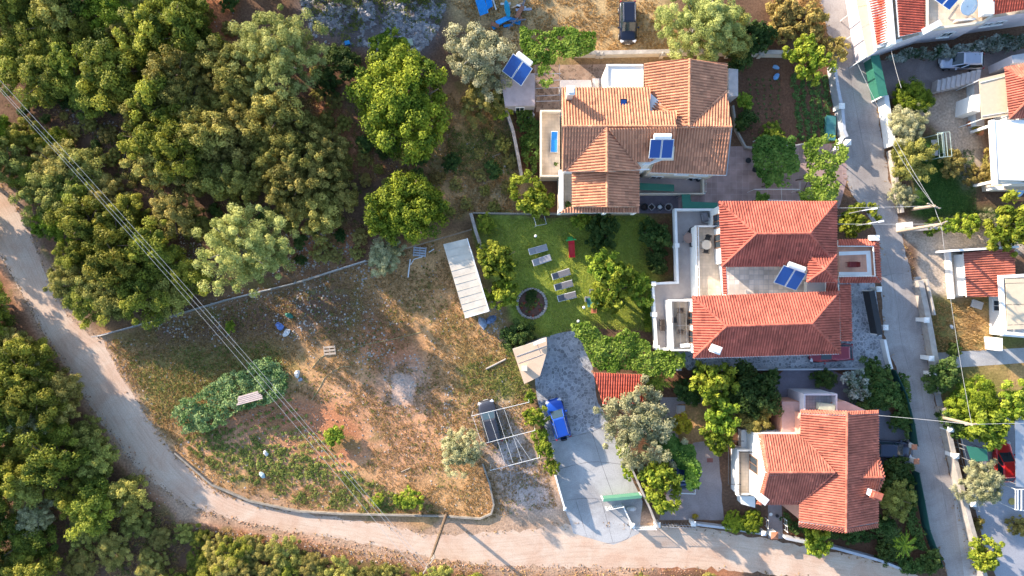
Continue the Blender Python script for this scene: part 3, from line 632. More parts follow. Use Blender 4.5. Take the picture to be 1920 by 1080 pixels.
def tree(kind, px, py, rpx, label, group=None, name=None, cat='tree', hk=1.0, zc=None, var=None, rot=None):
    """crown centre at photo pixel (px, py), crown radius rpx photo pixels"""
    lib = LIB[kind]; i = CNT.get(kind, 0); CNT[kind] = i+1; me_c, me_t = lib[(i if var is None else var) % len(lib)]
    base = {'forest': (2.6, 3.6, 1.0), 'bushy': (2.6, 3.4, .8), 'lime': (4.2, 4.6, .8), 'olive': (3.2, 3.6, 1.2), 'pale': (3.8, 5.2, 1.5), 'citrus': (1.9, 2.4, 1.0),
            'dark': (2.2, 2.6, .5), 'yellow': (1.2, 1.6, .4), 'scrub': (1.6, 1.5, .1), 'flower': (1.3, 1.6, .3)}[kind]
    zmid = (base[2]+base[1]*.55)
    s = rpx*S/base[0]
    s *= (H-zmid*s*hk)/H
    p = W(px, py, zmid*s*hk)
    o = thing(name or {'olive': 'olive_tree', 'citrus': 'citrus_tree', 'scrub': 'dry_bush', 'dark': 'garden_shrub', 'yellow': 'yellow_shrub', 'flower': 'flowering_shrub'}.get(kind, 'bushy_tree'), label, cat, (p.x, p.y, 0), random.uniform(0, 6.28) if rot is None else rot, group)
    o.scale = (s*random.uniform(.93, 1.07), s*random.uniform(.93, 1.07), s*hk)
    for nm, me in (('trunk', me_t), ('crown', me_c)):
        c = bpy.data.objects.new(nm, me); COL.objects.link(c); c.parent = o
    return o
def fill(kind_w, poly, spacing, rng, label, group, seed, hk=(.75, 1.3), avoid=()):
    """plant an undivided wood: one tree after another inside an outline, none too close to its neighbours"""
    r = random.Random(seed); xs_ = [p[0] for p in poly]; ys_ = [p[1] for p in poly]; got = []
    for _ in range(4000):
        x, y = r.uniform(min(xs_), max(xs_)), r.uniform(min(ys_), max(ys_))
        if not inside(np.array([x]), np.array([y]), poly)[0]: continue
        if any((x-a)**2+(y-b)**2 < spacing**2 for a, b in got+list(avoid)): continue
        got.append((x, y))
    for x, y in got:
        k = r.choices(list(kind_w), list(kind_w.values()))[0]
        tree(k, x, y, r.uniform(*rng), label if isinstance(label, str) else label[k], group if isinstance(group, str) else group[k], hk=r.uniform(*hk))
GW = 'trees of the wood north of the dirt road'
LW = {'forest': 'dark green evergreen tree with yellow tips in the wood filling the upper left corner', 'bushy': 'olive brown bushy tree in the wood filling the upper left corner', 'lime': 'yellow green tree in the wood filling the upper left corner'}
fill({'forest': 8, 'bushy': 2, 'lime': 1}, [(-40, -40), (335, -40), (340, 60), (300, 110), (262, 140), (240, 170), (190, 175), (110, 165), (50, 130), (-40, 120)], 45, (34, 62), LW, {k: GW+', '+k for k in LW}, 1)
LW2 = {'forest': 'dense mid green tree in the belt along the north side of the dirt road', 'bushy': 'olive brown tree in the belt along the north side of the dirt road', 'lime': 'yellow green tree in the belt along the north side of the dirt road'}
fill({'forest': 6, 'bushy': 2, 'lime': 1}, [(-30, 215), (50, 235), (165, 300), (235, 385), (275, 430), (370, 525), (340, 560), (250, 555), (170, 590), (125, 560), (112, 480), (85, 410), (40, 330), (-30, 290)], 44, (32, 56), LW2, {k: 'belt beside the dirt road, '+k for k in LW2}, 2)
LW3 = {'bushy': 'olive brown bushy tree in the wide thicket between the wires and the red earth gully', 'forest': 'greener tree in the wide thicket between the wires and the red earth gully'}
fill({'bushy': 7, 'forest': 2}, [(320, 140), (345, 115), (440, 120), (480, 200), (560, 230), (630, 280), (650, 330), (630, 410), (560, 400), (470, 350), (400, 330), (330, 320), (245, 285), (240, 240), (280, 190)], 42, (32, 58), LW3, {k: 'thicket above the field, '+k for k in LW3}, 3, (1.05, 1.6))
LS = {'scrub': 'low dry scrub bush in the red earth gaps between the woodland trees', 'bushy': 'low olive green scrub bush in the red earth gaps between the woodland trees', 'dark': 'low dark green scrub bush in the red earth gaps between the woodland trees'}
GS = {k: 'scrub in the woodland gaps, '+k for k in LS}
for i, pg in enumerate(([(40, 175), (240, 195), (270, 240), (310, 340), (270, 350), (160, 265), (40, 205)], [(590, 130), (650, 220), (740, 290), (850, 290), (940, 240), (965, 330), (930, 395), (850, 400), (690, 345), (600, 240)], [(395, 395), (460, 380), (560, 430), (650, 440), (690, 420), (690, 470), (560, 500), (535, 420)], [(340, 20), (430, 0), (440, 80), (350, 110)])):
    for kk in ('low',): fill({'scrub': 3, 'bushy': 3, 'dark': 2}, pg, 30, (9, 20), LS, GS, 60+i, (.6, .9))
tree('bushy', 325, 400, 50, 'olive brown tree just left of the big pale silvery tree', GW+', alone')
tree('bushy', 365, 425, 30, 'small olive brown tree tucked against the left of the big pale silvery tree')
LW4 = {'forest': 'dark green tree in the wood filling the lower left corner below the dirt road', 'bushy': 'olive brown tree in the wood filling the lower left corner below the dirt road', 'olive': 'grey green tree in the wood filling the lower left corner below the dirt road'}
fill({'forest': 5, 'bushy': 4, 'olive': 1}, [(-40, 600), (30, 605), (75, 640), (110, 720), (140, 790), (190, 860), (245, 935), (225, 965), (130, 950), (80, 990), (60, 1100), (-40, 1100)], 46, (32, 60), LW4, {k: 'lower left wood, '+k for k in LW4}, 4)
tree('olive', 60, 790, 48, 'pale grey green tree amid the dark wood below the dirt road at the left edge')
tree('olive', 30, 690, 50, 'grey green tree at the left edge just below the bend of the dirt road')
LW5 = {'forest': 'dark green bush along the bottom edge of the photo below the dirt road', 'bushy': 'olive brown bush along the bottom edge of the photo below the dirt road'}
fill({'forest': 2, 'bushy': 4}, [(345, 1060), (390, 1020), (470, 1022), (560, 1040), (640, 1062), (740, 1080), (900, 1092), (900, 1120), (320, 1120)], 34, (26, 36), LW5, {k: 'roadside bushes at the bottom edge, '+k for k in LW5}, 5, (.6, .9))
for x, y, rp in ((255, 985, 30), (300, 1010, 26), (210, 1030, 34), (345, 1000, 22), (160, 1000, 34), (280, 1060, 30), (150, 1065, 38), (240, 955, 22), (375, 1010, 20)):
    tree('bushy' if rp % 4 else 'forest', x, y, rp, 'low bush in the lower left dip between the wood and the roadside bushes', 'low bushes in the lower left dip', 'roadside_bush', 'bush', .6)
for x in (1000, 1090, 1200, 1330): tree('bushy', x, 1098+random.uniform(-6, 8), 24, 'low olive brown bush on the bottom edge below the pale road', 'low bushes below the pale road', 'roadside_bush', 'bush', .6)
# trees just outside the picture whose long shadows fall into it
for x, y, k, rp in ((-70, 330, 'forest', 50), (-75, 420, 'bushy', 45), (-80, 640, 'forest', 50), (-60, 560, 'bushy', 42), (-15, 575, 'forest', 38), (-90, 250, 'forest', 55), (-70, 740, 'forest', 50), (600, -80, 'pale', 70), (700, -95, 'forest', 60), (790, -80, 'forest', 52), (510, -90, 'forest', 56), (400, -70, 'forest', 42), (870, -90, 'forest', 42), (640, -30, 'forest', 30), (760, -36, 'forest', 34)):
    tree(k, x, y, rp, 'tall tree growing just beyond the edge of the photo', 'trees just beyond the edge', hk=1.15)
# single trees one can point to
tree('pale', 512, 92, 86, 'tall pale soft leaved tree standing highest in the wood by the top edge', hk=1.0)
tree('pale', 448, 462, 82, 'big pale silvery green tree between the wires and the field', hk=1.1)
tree('olive', 718, 485, 39, 'small pale grey green tree on the field boundary with white stakes beside it', hk=.8)
tree('lime', 748, 190, 100, 'huge round yellow green tree with rusty tips below the rubble heap')
tree('lime', 762, 384, 90, 'huge round lime green tree above the field fence')
tree('citrus', 725, 90, 36, 'small yellow green tree behind the huge round tree at the rubble heap', name='bushy_tree')
tree('dark', 640, 110, 36, 'dark green bush between the tall pale tree and the rubble heap', cat='bush', hk=.8)
tree('dark', 615, 150, 26, 'little dark bush under the right side of the tall pale tree', cat='bush', hk=.8)
tree('olive', 893, 98, 66, 'silver olive tree left of the terrace with the blue solar collector', var=0)
tree('bushy', 905, 190, 40, 'green bush at the foot of the silver olive tree', cat='bush', name='bush', hk=.7)
tree('citrus', 940, 205, 22, 'bright lime bush beside the solar collector terrace wall', cat='bush', name='bush', hk=.7)
tree('pale', 1312, 38, 78, 'large pale green tree overhanging the wall above the beige roofed house', hk=.85)
tree('bushy', 1372, 62, 48, 'olive green tree merging into the right of the large pale green tree')
tree('dark', 1420, 70, 38, 'dark green bush between the pale green tree and the dry scrub', cat='bush')
tree('dark', 1385, 95, 34, 'dark bush leaning over the kitchen garden wall', cat='bush', hk=.8)
tree('citrus', 1515, 108, 42, 'round yellow green tree at the street corner of the kitchen garden', hk=1.1, name='bushy_tree')
tree('scrub', 1565, 88, 24, 'brownish dry bush right beside the street at the kitchen garden corner', cat='bush')
for x, y, rp, lb in ((1470, 15, 32, 'dry yellow scrub bush on the top edge near the street'), (1505, 40, 34, 'dry yellow scrub bush above the round corner tree'), (1525, 65, 24, 'small dry bush on the street verge above the round corner tree'), (1455, 60, 26, 'dry yellow bush left of the round corner tree')):
    tree('scrub', x, y, rp, lb, 'dry scrub beside the street', cat='bush')
tree('citrus', 1005, 370, 41, 'bright green round tree at the top left of the lawn', hk=1.3)
tree('citrus', 935, 490, 44, 'larger bright green tree between the long shed and the loungers', hk=1.2)
tree('citrus', 944, 549, 30, 'smaller bright green tree beside the long shed above the stone ringed bed', hk=1.2)
tree('citrus', 1138, 500, 37, 'yellow green tree in the middle of the lawn, right of the loungers', hk=1.2)
tree('citrus', 1152, 545, 46, 'bushy yellow green tree over the glass garden table')
tree('citrus', 1198, 537, 31, 'yellow green tree against the terrace corner at the right end of the lawn', hk=1.1)
tree('dark', 1132, 437, 34, 'dark green shrub below the beige roofed house on the lawn', cat='shrub')
tree('citrus', 1090, 415, 22, 'leafy green shrub against the house wall at the top of the lawn', cat='shrub', hk=.8)
tree('dark', 1228, 440, 33, 'mid green tree in the strip between lawn and white terrace', hk=1.1)
tree('dark', 1232, 492, 26, 'lower green shrub in the strip between lawn and white terrace', cat='shrub')
tree('citrus', 912, 420, 18, 'small green shrub in the upper left lawn corner', cat='shrub', hk=.7)
tree('dark', 970, 627, 31, 'round dark green shrub left of the small flat roof', cat='shrub', hk=1.1)
tree('olive', 1195, 797, 73, 'wide silver grey olive tree beside the driveway below the small tiled canopy', var=1, hk=.9)
tree('lime', 862, 845, 42, 'lone small grey green tree on the dry field left of the carport frame', name='bushy_tree', hk=1.3) if False else tree('olive', 862, 845, 42, 'lone small grey green tree on the dry field left of the carport frame', hk=1.35, var=2)
tree('citrus', 627, 818, 22, 'small lime bush alone on the dry field', cat='bush', name='bush', hk=.7)
tree('citrus', 430, 612, 11, 'tiny green sapling under the wires at the top of the field', name='sapling')
for i, (x, lb) in enumerate(((708, 'leftmost lime shrub of the three along the field wall'), (745, 'small lime shrub in the middle of the three along the field wall'), (770, 'biggest lime shrub of the three along the field wall'))):
    tree('citrus', x, 940-2*i, (13, 12, 22)[i], lb, 'lime shrubs inside the field wall', cat='shrub', name='shrub', hk=.6)
for x, y, rp, lb in ((995, 745, 13, 'first hedge bush beside the driveway, nearest the small flat roof'), (1004, 783, 21, 'bright hedge bush level with the blue parked car'), (1015, 815, 16, 'low hedge bush just below the blue parked car'), (1022, 842, 22, 'biggest bright hedge bush beside the driveway'), (1036, 876, 14, 'last hedge bush at the lower end of the driveway hedge')):
    tree('citrus', x, y, rp, lb, 'hedge bushes on the field side of the driveway', 'hedge_bush', 'bush', .9)
for x, y, rp, lb in ((1168, 845, 16, 'dark shrub under the left edge of the wide olive tree'), (1178, 885, 15, 'green shrub on the driveway edge below the wide olive tree')):
    tree('citrus', x, y, rp, lb, cat='shrub', name='shrub', hk=.8)
tree('citrus', 1234, 903, 45, 'bright lime tree at the gate of the stained yard', hk=1.2)
tree('citrus', 1240, 945, 20, 'small lime bush below the lime tree by the yard gate', cat='bush', name='bush')
tree('citrus', 1336, 718, 42, 'yellow green tree shaded at its top by the red roofed house', hk=1.1)
tree('citrus', 1352, 780, 42, 'round yellow green citrus tree left of the white walled house')
tree('citrus', 1350, 822, 31, 'small yellow green citrus tree right above the stained yard')
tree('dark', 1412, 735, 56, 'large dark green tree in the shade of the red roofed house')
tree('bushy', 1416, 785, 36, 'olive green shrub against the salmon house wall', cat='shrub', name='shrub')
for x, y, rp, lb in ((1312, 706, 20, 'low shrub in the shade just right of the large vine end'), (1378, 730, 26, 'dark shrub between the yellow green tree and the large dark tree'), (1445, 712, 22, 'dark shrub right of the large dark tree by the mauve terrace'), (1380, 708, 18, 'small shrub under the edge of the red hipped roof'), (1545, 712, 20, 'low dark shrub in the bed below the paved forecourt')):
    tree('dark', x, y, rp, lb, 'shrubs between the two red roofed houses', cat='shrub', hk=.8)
tree('dark', 1290, 735, 28, 'dark shrub between palm and paved path', cat='shrub', hk=.8)
tree('yellow', 1276, 795, 22, 'small shrub with yellow leaves beside the slab path', cat='shrub')
tree('citrus', 1605, 417, 33, 'round glossy green tree between house and street', hk=1.1)
tree('citrus', 1398, 190, 18, 'light green shrub on the wall of the beige roofed house', cat='shrub', name='shrub', hk=.8)
tree('dark', 1396, 225, 22, 'dark green shrub at the left end of the kitchen garden', cat='shrub')
tree('citrus', 1448, 250, 22, 'leafy staked plant at the lower end of the seedling rows', cat='shrub', name='shrub', hk=.6)
tree('flower', 1605, 715, 28, 'dark shrub with white blossom between the two red roofed houses', cat='shrub')
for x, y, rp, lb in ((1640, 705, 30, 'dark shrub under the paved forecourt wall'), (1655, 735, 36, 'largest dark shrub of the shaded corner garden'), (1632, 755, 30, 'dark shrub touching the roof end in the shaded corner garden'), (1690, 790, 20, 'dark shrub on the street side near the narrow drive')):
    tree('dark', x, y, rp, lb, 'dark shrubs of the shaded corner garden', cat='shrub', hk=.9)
for x, y, rp, lb, k in ((1680, 885, 34, 'dark shrub just below the narrow drive', 'dark'), (1682, 935, 38, 'olive toned round shrub lit at its lower edge beside the roof', 'bushy'), (1655, 985, 26, 'dark shrub at the lower right roof corner', 'dark'), (1668, 1035, 24, 'dark shrub left of the spiky palm', 'dark'), (1745, 1055, 26, 'dark shrub at the bottom right street corner', 'dark'), (1710, 1062, 22, 'dark shrub just below the spiky palm', 'dark'), (1690, 845, 22, 'small dark shrub at the mouth of the narrow drive', 'dark')):
    if (x, y) != (1690, 845): tree(k, x, y, rp, lb, 'shrubs down the street side of the lower house', cat='shrub', name='shrub')
for x, y, rp, lb in ((1532, 1017, 29, 'bright green bush in front of the lower house by the road'), (1600, 1000, 20, 'dark green bush under the pointed roof end')):
    tree('citrus' if x < 1560 else 'dark', x, y, rp, lb, cat='bush', name='bush')
for x, y, rp, lb in ((1380, 982, 22, 'left yellow green hedge bush by the lower house gate'), (1410, 980, 24, 'right yellow green hedge bush by the lower house gate')):
    tree('lime', x, y, rp, lb, 'hedge by the lower house gate', 'hedge_bush', 'bush', .8)
# east side of the street
tree('lime', 1712, 182, 42, 'yellow green tree right of the street, topmost of its row', hk=.9)
tree('olive', 1700, 238, 40, 'grey green tree in the middle of the row right of the street')
tree('bushy', 1712, 300, 44, 'olive green tree beside the garden swing', hk=.9)
tree('olive', 1690, 365, 24, 'grey green hedge bush on the street wall above the driveway', cat='bush', name='hedge_bush', hk=.8)
tree('scrub', 1785, 305, 26, 'light green low bush on the dark lawn edge', cat='bush', name='bush')
tree('scrub', 1830, 330, 20, 'low bush with reddish leaves beside the white awning house', cat='bush', name='bush')
tree('citrus', 1905, 425, 50, 'large bright green tree overhanging the garage roof', hk=1.1)
for i, (x, y, rp, lb) in enumerate(((1748, 428, 18, 'hedge bush nearest the street along the upper driveway'), (1782, 424, 20, 'second hedge bush from the street along the upper driveway'), (1815, 420, 22, 'third hedge bush from the street along the upper driveway'), (1848, 412, 20, 'fourth hedge bush from the street, grey green, along the upper driveway'))):
    tree('citrus' if i < 3 else 'olive', x, y, rp, lb, 'hedge along the upper driveway', 'hedge_bush', 'bush', .8)
tree('dark', 1770, 705, 36, 'dark green tree on the street wall below the narrow gate path')
tree('lime', 1822, 755, 52, 'yellow green spreading tree under the white wire', hk=.8)
tree('citrus', 1850, 805, 44, 'yellow green tree right above the red parked car')
tree('citrus', 1905, 760, 38, 'bright green tree on the right edge above the red parked car')
tree('dark', 1788, 790, 28, 'dark shrub between the street wall and the yellow green tree', cat='shrub')
tree('olive', 1840, 905, 46, 'round silver green tree left below the red parked car', var=3)
tree('citrus', 1853, 1046, 33, 'lime green round tree on the bottom edge at the right')
tree('dark', 1790, 655, 15, 'small dark shrub on the grass beside the gate path', cat='shrub')
tree('scrub', 1912, 985, 22, 'flowering bush on the right edge of the lower driveway', cat='bush', name='bush')
tree('scrub', 1832, 985, 12, 'small bush with red flowers at the foot of the street wall', cat='bush', name='bush')

# ------------------------------------------------------------------ vines, creepers, hedges given by their outline
def foliage(name, label, cat, kind, px, z0, z1, n, leaf, seed, group=None, hole=0.0, lump=1.2, frame=None, aspect=.7):
    """leaves over an outline drawn at height z1, thickness z1-z0, uneven top, gaps where hole > 0"""
    r = np.random.default_rng(seed); zc = (z0+z1)/2
    P = [tuple(W(p[0], p[1], z1)[:2]) for p in px]; A = np.array(P); lo, hi = A.min(0), A.max(0)
    q = r.random((n*4, 2))*(hi-lo)+lo
    wq = q+np.stack([fbm(q[:, 0], q[:, 1], .9, seed)-.5, fbm(q[:, 0], q[:, 1], .9, seed+9)-.5], -1)*1.6
    q = q[inside(wq[:, 0], wq[:, 1], P)]
    if hole: q = q[fbm(q[:, 0], q[:, 1], 1.1, seed+3, 3)+r.normal(0, .05, len(q)) > hole]
    q = q[:n]; k = len(q)
    top = z0+(z1-z0)*(.45+.75*fbm(q[:, 0], q[:, 1], lump, seed+1, 3)); f = 1-r.random(k)**2.2*.7
    c = np.stack([q[:, 0], q[:, 1], z0+(top-z0)*f], -1)
    nn = r.normal(0, .6, (k, 3))+np.array([0, 0, .9])
    V = leaf_quads(c, nn, leaf*r.uniform(.6, 1.3, k), aspect, r)
    tv = np.clip(fbm(q[:, 0], q[:, 1], .7, seed+7, 2)*1.6-.3+r.normal(0, .18, k), 0, 1)
    cx, cy = A.mean(0); root = thing(name, label, cat, (cx, cy, 0), 0, group)
    V = V-np.array([cx, cy, 0]); o = bpy.data.objects.new('foliage', fast_mesh('foliage', V, k, LEAF[kind], tv)); COL.objects.link(o); o.parent = root
    b = MB(); rr = random.Random(seed)
    for _ in range(5):
        i = rr.randrange(k); x, y = q[i]; x2, y2 = q[rr.randrange(k)]
        b.tube([(x, y, -.05), (x+.1, y-.1, z0*.6+.1), (x*.7+x2*.3, y*.7+y2*.3, z0+.1)], [.06, .05, .03], 6)
    b.build('stem', M_BARK, root); return root
foliage('grape_vine', 'large bright green vine over the pergola between lawn and small tiled canopy', 'vine', 'vine', [(1072, 602), (1108, 606), (1140, 628), (1180, 622), (1208, 632), (1228, 655), (1285, 668), (1284, 692), (1240, 708), (1205, 700), (1160, 700), (1118, 698), (1106, 672), (1088, 640)], 2.2, 3.1, 6500, .14, 31)
foliage('grape_vine', 'bright green vine trained over wires above the beige roofed house', 'vine', 'vine', [(975, 55), (1060, 48), (1118, 55), (1118, 98), (1060, 105), (1040, 120), (1032, 165), (1012, 165), (1005, 120), (975, 95)], 1.9, 2.7, 4200, .14, 32, hole=.36)
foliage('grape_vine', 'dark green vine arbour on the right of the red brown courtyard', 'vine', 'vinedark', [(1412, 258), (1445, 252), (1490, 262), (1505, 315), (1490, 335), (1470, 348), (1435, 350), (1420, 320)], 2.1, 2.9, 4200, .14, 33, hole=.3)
foliage('grape_vine', 'lime green straggling vine between the courtyard and the street', 'vine', 'vine', [(1520, 250), (1560, 250), (1592, 275), (1580, 300), (1570, 330), (1575, 380), (1500, 375), (1495, 350), (1520, 320), (1505, 290)], 2.0, 2.9, 3600, .14, 34, hole=.42)
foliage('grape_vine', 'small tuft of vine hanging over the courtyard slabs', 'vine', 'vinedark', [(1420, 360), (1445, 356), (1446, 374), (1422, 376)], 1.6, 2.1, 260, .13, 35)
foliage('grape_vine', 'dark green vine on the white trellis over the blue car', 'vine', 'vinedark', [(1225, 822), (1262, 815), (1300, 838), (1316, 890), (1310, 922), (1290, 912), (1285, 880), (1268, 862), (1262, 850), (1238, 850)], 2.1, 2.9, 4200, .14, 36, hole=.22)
foliage('grape_vine', 'bright green end of vine at the right of the white trellis', 'vine', 'vine', [(1292, 870), (1312, 878), (1318, 900), (1300, 925), (1288, 905)], 2.3, 3.0, 700, .14, 37, hole=.3)
foliage('creeper_mound', 'long mound of grey green creeper on the vegetable plot', 'creeper', 'creeper', [(318, 792), (340, 745), (385, 730), (425, 704), (465, 682), (508, 670), (534, 694), (530, 740), (505, 760), (480, 764), (445, 768), (430, 788), (380, 812), (340, 816)], .0, 1.7, 12000, .10, 38, hole=.30, lump=.7)
foliage('ivy_hedge', 'dark hedge with white blossom along the lavender house wall', 'hedge', 'flower', [(1660, 104), (1720, 92), (1800, 80), (1860, 70), (1925, 60), (1925, 90), (1850, 95), (1780, 100), (1690, 112)], .2, 1.6, 3600, .13, 39)
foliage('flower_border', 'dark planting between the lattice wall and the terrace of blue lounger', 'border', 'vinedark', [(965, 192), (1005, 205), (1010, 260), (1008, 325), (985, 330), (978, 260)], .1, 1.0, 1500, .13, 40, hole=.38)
foliage('grass_strip_hedge', 'narrow bright green clipped hedge along the white terrace foot', 'hedge', 'citrus', [(1206, 560), (1219, 560), (1221, 622), (1208, 622)], .05, .7, 900, .09, 41)
foliage('low_hedge', 'shaded green hedge at the pointed roof end of the lower house', 'hedge', 'dark', [(1470, 955), (1500, 985), (1560, 1002), (1640, 1000), (1655, 1015), (1560, 1020), (1490, 1000), (1464, 975)], .05, .9, 1800, .11, 42)
foliage('street_hedge', 'dark hedge along the green street fence beside the lower house', 'hedge', 'dark', [(1690, 700), (1704, 705), (1714, 800), (1702, 830), (1690, 790)], .1, 1.1, 1500, .11, 43)
foliage('street_hedge', 'dark hedge along the lower end of the street fence', 'hedge', 'dark', [(1700, 885), (1716, 890), (1722, 960), (1742, 1030), (1722, 1035), (1704, 960)], .1, 1.1, 1700, .11, 44)
foliage('flower_bed_edge', 'strip of reddish potted plants in front of the white awning house', 'border', 'scrub', [(1846, 290), (1858, 290), (1860, 345), (1848, 345)], .05, .6, 420, .1, 45)

# spiky palms
def palm(label, px, py, rpx, fronds, kind, seed, z=1.6, fk=1):
    r = random.Random(seed); p = W(px, py, z); root = thing('palm', label, 'palm', (p.x, p.y, 0))
    MB().tube([(p.x, p.y, -.05), (p.x, p.y, z*.5), (p.x, p.y, z)], [.16, .13, .12], 8).build('trunk', M_BARK, root)
    b = MB(); L0 = rpx*S
    for i in range(fronds):
        a = 6.283*i/fronds+r.uniform(-.15, .15); L = L0*r.uniform(.75, 1.1); up = r.uniform(.1, .8)
        d = Vector((math.cos(a), math.sin(a), 0)); sd = Vector((-d.y, d.x, 0)); prev = Vector((p.x, p.y, z))
        for k in range(1, 7):
            t = k/6; c = Vector((p.x, p.y, z))+d*L*t+Vector((0, 0, L*(up*t-1.0*t*t*(.5+up*.5))))
            w_ = L*.16*math.sin(math.pi*min(1, t*.85+.1))*fk
            for sgn in (-1, 1):
                tip = c+sd*sgn*w_+d*L*.08+Vector((0, 0, -.04)); m_ = prev.lerp(c, .6)
                b.add([prev, c, tip, prev.lerp(tip, .7)-d*L*.03], [(0, 1, 2, 3)] if sgn > 0 else [(3, 2, 1, 0)], 0, r.random())
            prev = c
    b.build('fronds', LEAF[kind], root)
palm('small palm with arching fronds beside the tiled canopy', 1232, 716, 28, 15, 'citrus', 1)
palm('spiky yellow green palm near the bottom right street corner', 1694, 1022, 30, 30, 'lime', 2, 1.4, .8)
palm('dark fan palm at the roof end of the lower house', 1672, 1005, 26, 26, 'dark', 3, 1.2, .9)
palm('tiny agave like palm in the shaded corner garden', 1655, 752, 20, 22, 'dark', 4, 1.0)
# ------------------------------------------------------------------ materials of the buildings
M_TILE_R = mat('red clay roof tiles', (0.41, 0.11, 0.075), 0.8, 0.28, 0.7, attr=True)
M_TILE_O = mat('orange clay roof tiles', (0.43, 0.137, 0.09), 0.8, 0.28, 0.7, attr=True)
M_TILE_B = mat('tan clay roof tiles', (0.51, 0.235, 0.135), 0.8, 0.16, 0.7, attr=True)
M_TILE_D = mat('bright red roof tiles', (0.52, 0.105, 0.06), 0.75, 0.2, 1.0, attr=True)
M_WHITE = mat('white render', (0.80, 0.78, 0.74), 0.85, 0.06, 2.0)
M_CREAM = mat('cream render', (0.66, 0.56, 0.44), 0.85, 0.08, 2.0)
M_LAV = mat('pale lilac render', (0.56, 0.52, 0.55), 0.85, 0.08, 1.5)
M_SALMON = mat('salmon render', (0.66, 0.33, 0.24), 0.85, 0.08, 1.5)
M_GREY = mat('grey render', (0.42, 0.38, 0.37), 0.9, 0.15, 2.0)
M_FLOORB = mat_paving('beige terrace tiles', (0.62, 0.50, 0.38), (0.50, 0.40, 0.31), 1.6, .02, .06, 'slab')
M_FLOORG = mat('grey terrace screed', (0.40, 0.355, 0.335), 0.9, 0.12, 1.2)
M_FLOORP = mat_paving('patterned terrace tiles', (0.58, 0.50, 0.43), (0.44, 0.40, 0.38), 1.1, .03, .22, 'slab')
M_WGLASS = mat_glass('window glass', (0.03, 0.045, 0.06), 0.06)
M_SHUT = mat('brown window frame', (0.22, 0.12, 0.07), 0.6, 0.1)
M_METAL = mat('grey metal', (0.45, 0.45, 0.46), 0.4, 0.1, metal=0.6)
M_WMETAL = mat('white painted metal', (0.75, 0.75, 0.73), 0.5, 0.06)
M_DMETAL = mat('dark painted metal', (0.035, 0.035, 0.038), 0.5, 0.15)
M_GREENM = mat('green painted sheet', (0.035, 0.16, 0.11), 0.55, 0.12)
M_SOLAR = mat_glass('solar collector glass', (0.010, 0.055, 0.24), 0.12)
M_CLOTH = mat('beige awning cloth', (0.62, 0.49, 0.34), 0.9, 0.06, 3)
M_LCLOTH = mat('cream awning cloth', (0.72, 0.58, 0.38), 0.9, 0.06, 3)
# ------------------------------------------------------------------ tiled roofs
def tile_plane(bm, lay, pts, tw=0.235, th=0.40, amp=0.105, mi=0):
    """barrel tiles as real corrugated courses over one flat roof polygon (clockwise or not)"""
    P = [Vector(p) for p in pts]; n = Vector((0, 0, 0))
    for i in range(len(P)):
        a, b = P[i], P[(i+1) % len(P)]
        n += Vector(((a.y-b.y)*(a.z+b.z), (a.z-b.z)*(a.x+b.x), (a.x-b.x)*(a.y+b.y)))
    n.normalize()
    if n.z < 0: n = -n; P = P[::-1]
    down = Vector((0, 0, -1)); down = (down-n*down.dot(n)); 
    if down.length < 1e-4: down = Vector((0, -1, 0))
    down.normalize(); u = n.cross(down)
    o = P[0]; A = [(p-o).dot(u) for p in P]; B = [(p-o).dot(down) for p in P]
    tmp = bmesh.new(); tl = tmp.faces.layers.float.new('tv')
    na = int((max(A)-min(A))/tw)+2; nb = int((max(B)-min(B))/th)+2; k = 6
    offs = [(0, 0.0), (.09, .72), (.25, 1.0), (.49, 1.0), (.65, .72), (.74, 0.0)]
    a0 = math.floor(min(A)/tw)*tw
    cols = []
    for i in range(na):
        for f, h in offs: cols.append((a0+(i+f)*tw, h*amp, i))
    rnd = random.Random(int(abs(o.x*13+o.y*7)*100) % 9999)
    for j in range(nb):
        b0 = max(B)-(j+1)*th; b1 = b0+th+.02
        tvs = [rnd.random() for _ in range(na+1)]; base = rnd.uniform(-.1, .1)
        r0 = [tmp.verts.new(o+u*a+down*b0+n*(h+.008)) for a, h, i in cols]
        r1 = [tmp.verts.new(o+u*a+down*b1+n*(h+.034)) for a, h, i in cols]
        for q in range(len(cols)-1):
            f = tmp.faces.new((r0[q], r1[q], r1[q+1], r0[q+1])); f[tl] = min(1, max(0, tvs[cols[q][2]]*.7+.15+base)) if .03 < tvs[cols[q][2]] < .97 else round(tvs[cols[q][2]])
    for i in range(len(P)):
        a, b = P[i], P[(i+1) % len(P)]; e = (b-a)
        if e.length < 1e-4: continue
        pn = n.cross(e).normalized()              # points inward
        bmesh.ops.bisect_plane(tmp, geom=tmp.verts[:]+tmp.edges[:]+tmp.faces[:], dist=1e-5, plane_co=a, plane_no=-pn, clear_outer=True)
    for f in tmp.faces:
        if f.normal.dot(n) < 0: f.normal_flip()
    vm = {v: bm.verts.new(v.co) for v in tmp.verts}
    for f in tmp.faces:
        g = bm.faces.new([vm[v] for v in f.verts]); g[lay] = f[tl]; g.material_index = mi; g.smooth = True
    tmp.free()
    # board underneath: closed slab along the normal
    top = [bm.verts.new(p-n*.004) for p in P]; bot = [bm.verts.new(p-n*.13) for p in P]
    bm.faces.new(top).material_index = 1; bm.faces.new(bot[::-1]).material_index = 1
    for i in range(len(P)):
        j = (i+1) % len(P); bm.faces.new((top[i], bot[i], bot[j], top[j])).material_index = 1
